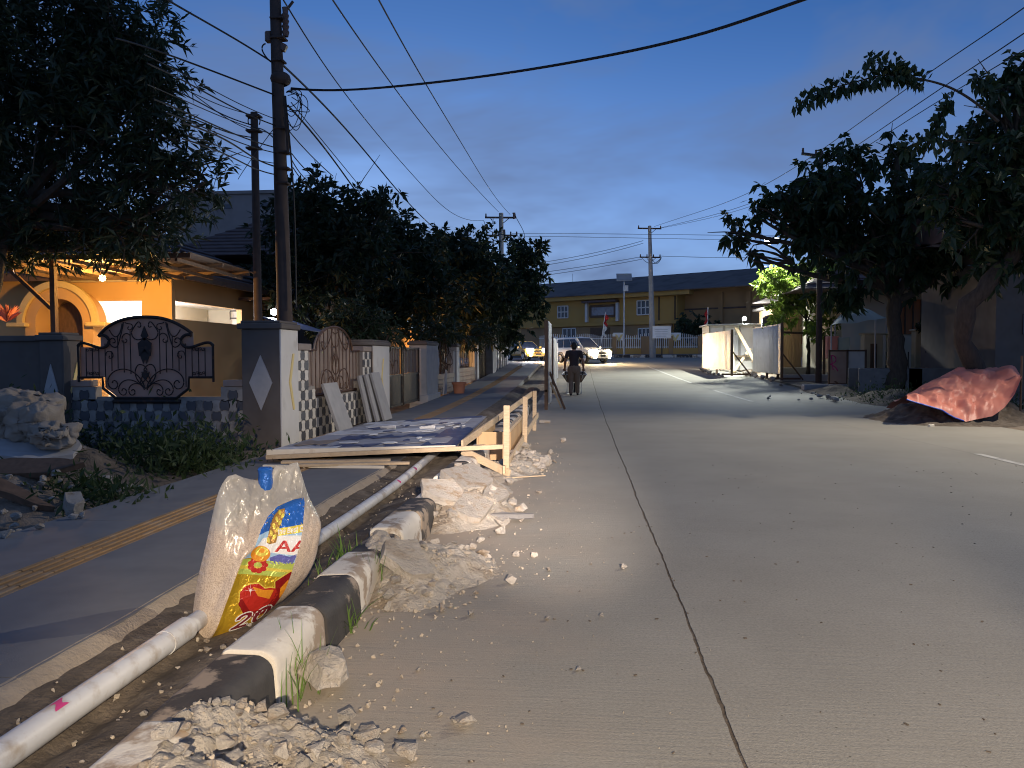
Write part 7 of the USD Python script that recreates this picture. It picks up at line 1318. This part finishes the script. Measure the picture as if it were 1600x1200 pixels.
# right side
def verge_heap(cx, cy, rx, ry, a, label):
    v, f = grid(np.linspace(cx-rx*2, cx+rx*2, 60), np.linspace(cy-ry*2, cy+ry*2, 60), lambda X, Y: gz(Y)-.05+a*np.exp(-((X-cx)/rx)**2-((Y-cy)/ry)**2)*(1+1.2*fb(X, Y, 2.2, 4, 5))+.05*fb(X, Y, 6, 4, 2)*np.exp(-((X-cx)/rx)**2-((Y-cy)/ry)**2)); t = thing('soil_mound', label, 'mound', (cx, cy, gz(cy))); obj('mound', (v, f), 'dark_soil', t, smooth=True)
verge_heap(9.4, 24.0, .8, 1.6, .38, 'low soil mound along the right road edge in front of the drain boxes'); verge_heap(9.0, 27.8, .7, 1.4, .32, 'low soil mound along the right road edge in front of the framed panel')
weeds(9.5, 24.2, .6, 1.2, 1500, .5, 'dark weeds on the mound before the drain boxes'); weeds(10.6, 20.6, .5, .5, 900, .5, 'dark weeds behind the red tarpaulin')
tree('broad crowned street tree with straight dark trunk behind the framed panel', [(at(1398, 600, 26.5)[0], 26.5, .2), at(1400, 540, 26.5), at(1396, 470, 26.5), at(1390, 410, 26.5)], .30, .20,
    [blob(1390, 330, 92, 26.5), blob(1290, 310, 70, 26.5), blob(1320, 390, 80, 26.5), blob(1440, 330, 72, 26.5), blob(1258, 362, 40, 26.5), blob(1178, 336, 24, 26.5), blob(1143, 362, 24, 26.5), blob(1172, 395, 20, 26.5), blob(1235, 325, 30, 26.5), blob(1412, 398, 64, 26.5), blob(1330, 262, 44, 26.5), blob(1400, 245, 45, 26.5), blob(1280, 290, 40, 26.5), blob(1470, 270, 40, 25), blob(1480, 405, 42, 26.5), blob(1205, 308, 24, 26.5), blob(1340, 440, 42, 26.5)], 1600, 9, .34, .19, 'broad_leaf', 25, 'street_tree', .75, .55, .55, -.15, gap=.465, hole=(1206, 374, 24))
YR = 18.5
tree('near street tree with a bent trunk above the red tarpaulin', [(at(1520, 640, YR)[0], YR+.6, .05), at(1517, 560, YR+.4), at(1505, 500, YR+.2), at(1535, 450, YR), at(1575, 410, YR), at(1610, 330, YR)], .24, .15,
    [blob(1580, 190, 66, YR), blob(1600, 280, 100, YR), blob(1530, 265, 62, YR), blob(1545, 340, 62, YR), blob(1660, 180, 110, YR+1.2), blob(1490, 300, 40, YR), blob(1555, 135, 36, YR), blob(1600, 120, 30, YR), blob(1590, 370, 70, YR), blob(1500, 345, 45, YR)], 1150, 9, .27, .155, 'broad_leaf', 26, 'street_tree', .75, .55, .55, -.15, gap=.44)
# long bare boughs with drooping leaves, part of the near tree
nt = '/World/street_tree_001'
rl = np.random.default_rng(91)
def bough(pts, y, r_, dens, l0=.0, leaf=.22, tip=1.0):
    P = spline([at(u, v, y) for u, v in pts], 60); obj('bough', tube(P, np.linspace(r_, r_*.3, 60), 6), 'bark', nt, smooth=60); n = int(dens); s = rl.uniform(l0, tip, n); B = P[(s*59).astype(int)]+rl.normal(size=(n, 3))*[.05, .08, .05]; D = rl.normal(size=(n, 3))*[.5, .5, .25]; up_ = rl.random(n) < .45; D[:, 2] += np.where(up_, .75, -1.0); B[:, 2] += np.where(up_, .02, -.03); v, f = leaves(B, D, leaf*rl.uniform(.7, 1.2, n), leaf*.52*rl.uniform(.8, 1.1, n), rl, .25); obj('bough_leaves', (v, f), 'broad_leaf', nt)
bough([(1560, 190), (1530, 165), (1480, 135), (1430, 122), (1380, 118), (1330, 130), (1285, 142), (1243, 168)], 17.5, .030, 330, .40)
bough([(1430, 122), (1400, 105), (1372, 98), (1352, 92)], 17.5, .015, 110, .15)
bough([(1440, 250), (1455, 215), (1470, 180), (1487, 150)], 17.5, .014, 120, .25)
bough([(1560, 225), (1490, 220), (1440, 222), (1400, 240)], 17.8, .022, 90, .35)
bough([(1570, 170), (1550, 140), (1520, 115)], 17.6, .018, 80, .3)
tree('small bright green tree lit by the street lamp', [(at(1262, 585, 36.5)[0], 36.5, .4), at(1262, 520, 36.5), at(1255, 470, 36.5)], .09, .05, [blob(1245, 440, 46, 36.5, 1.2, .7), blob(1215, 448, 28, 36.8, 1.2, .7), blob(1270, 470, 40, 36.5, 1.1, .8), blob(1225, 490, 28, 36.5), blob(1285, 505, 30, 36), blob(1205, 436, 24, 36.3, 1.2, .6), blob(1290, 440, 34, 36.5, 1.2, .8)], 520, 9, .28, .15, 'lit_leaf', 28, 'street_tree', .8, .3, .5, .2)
tree('dark shrub beside the warehouse wall', [(at(1092, 556, 64)[0], 67, 1.3), at(1092, 530, 67)], .1, .06, [blob(1090, 508, 20, 66, 1.6), blob(1068, 515, 14, 66)], 160, 9, .5, .3, 'mango_leaf', 29, 'shrub', .8)
for k, (u, v, y) in enumerate(((1440, 512, 30.6), (1458, 514, 30.6), (1478, 514, 30.6))):
    tree(('left', 'middle', 'right')[k]+'most of the three clipped ball shrubs above the cream pillars', [(at(u, 530, y)[0], y, .9), at(u, v, y)], .03, .02, [blob(u, v-2, 8, y)], 90, 9, .09, .06, 'mango_leaf', 40+k, 'ball_shrub', .9, .1, limbs=False, twig=.05)
cr = at(10, 478, 15.8); tag(obj('red_leaved_plant', leaves(np.repeat([[cr[0], cr[1], cr[2]-.35]], 26, 0), np.column_stack([rl.normal(size=26)*.5, rl.normal(size=26)*.5, np.ones(26)]), np.full(26, .55), np.full(26, .09), rl, .25), 'tarp'), 'red-leaved plant at the far left by the porch', 'plant')
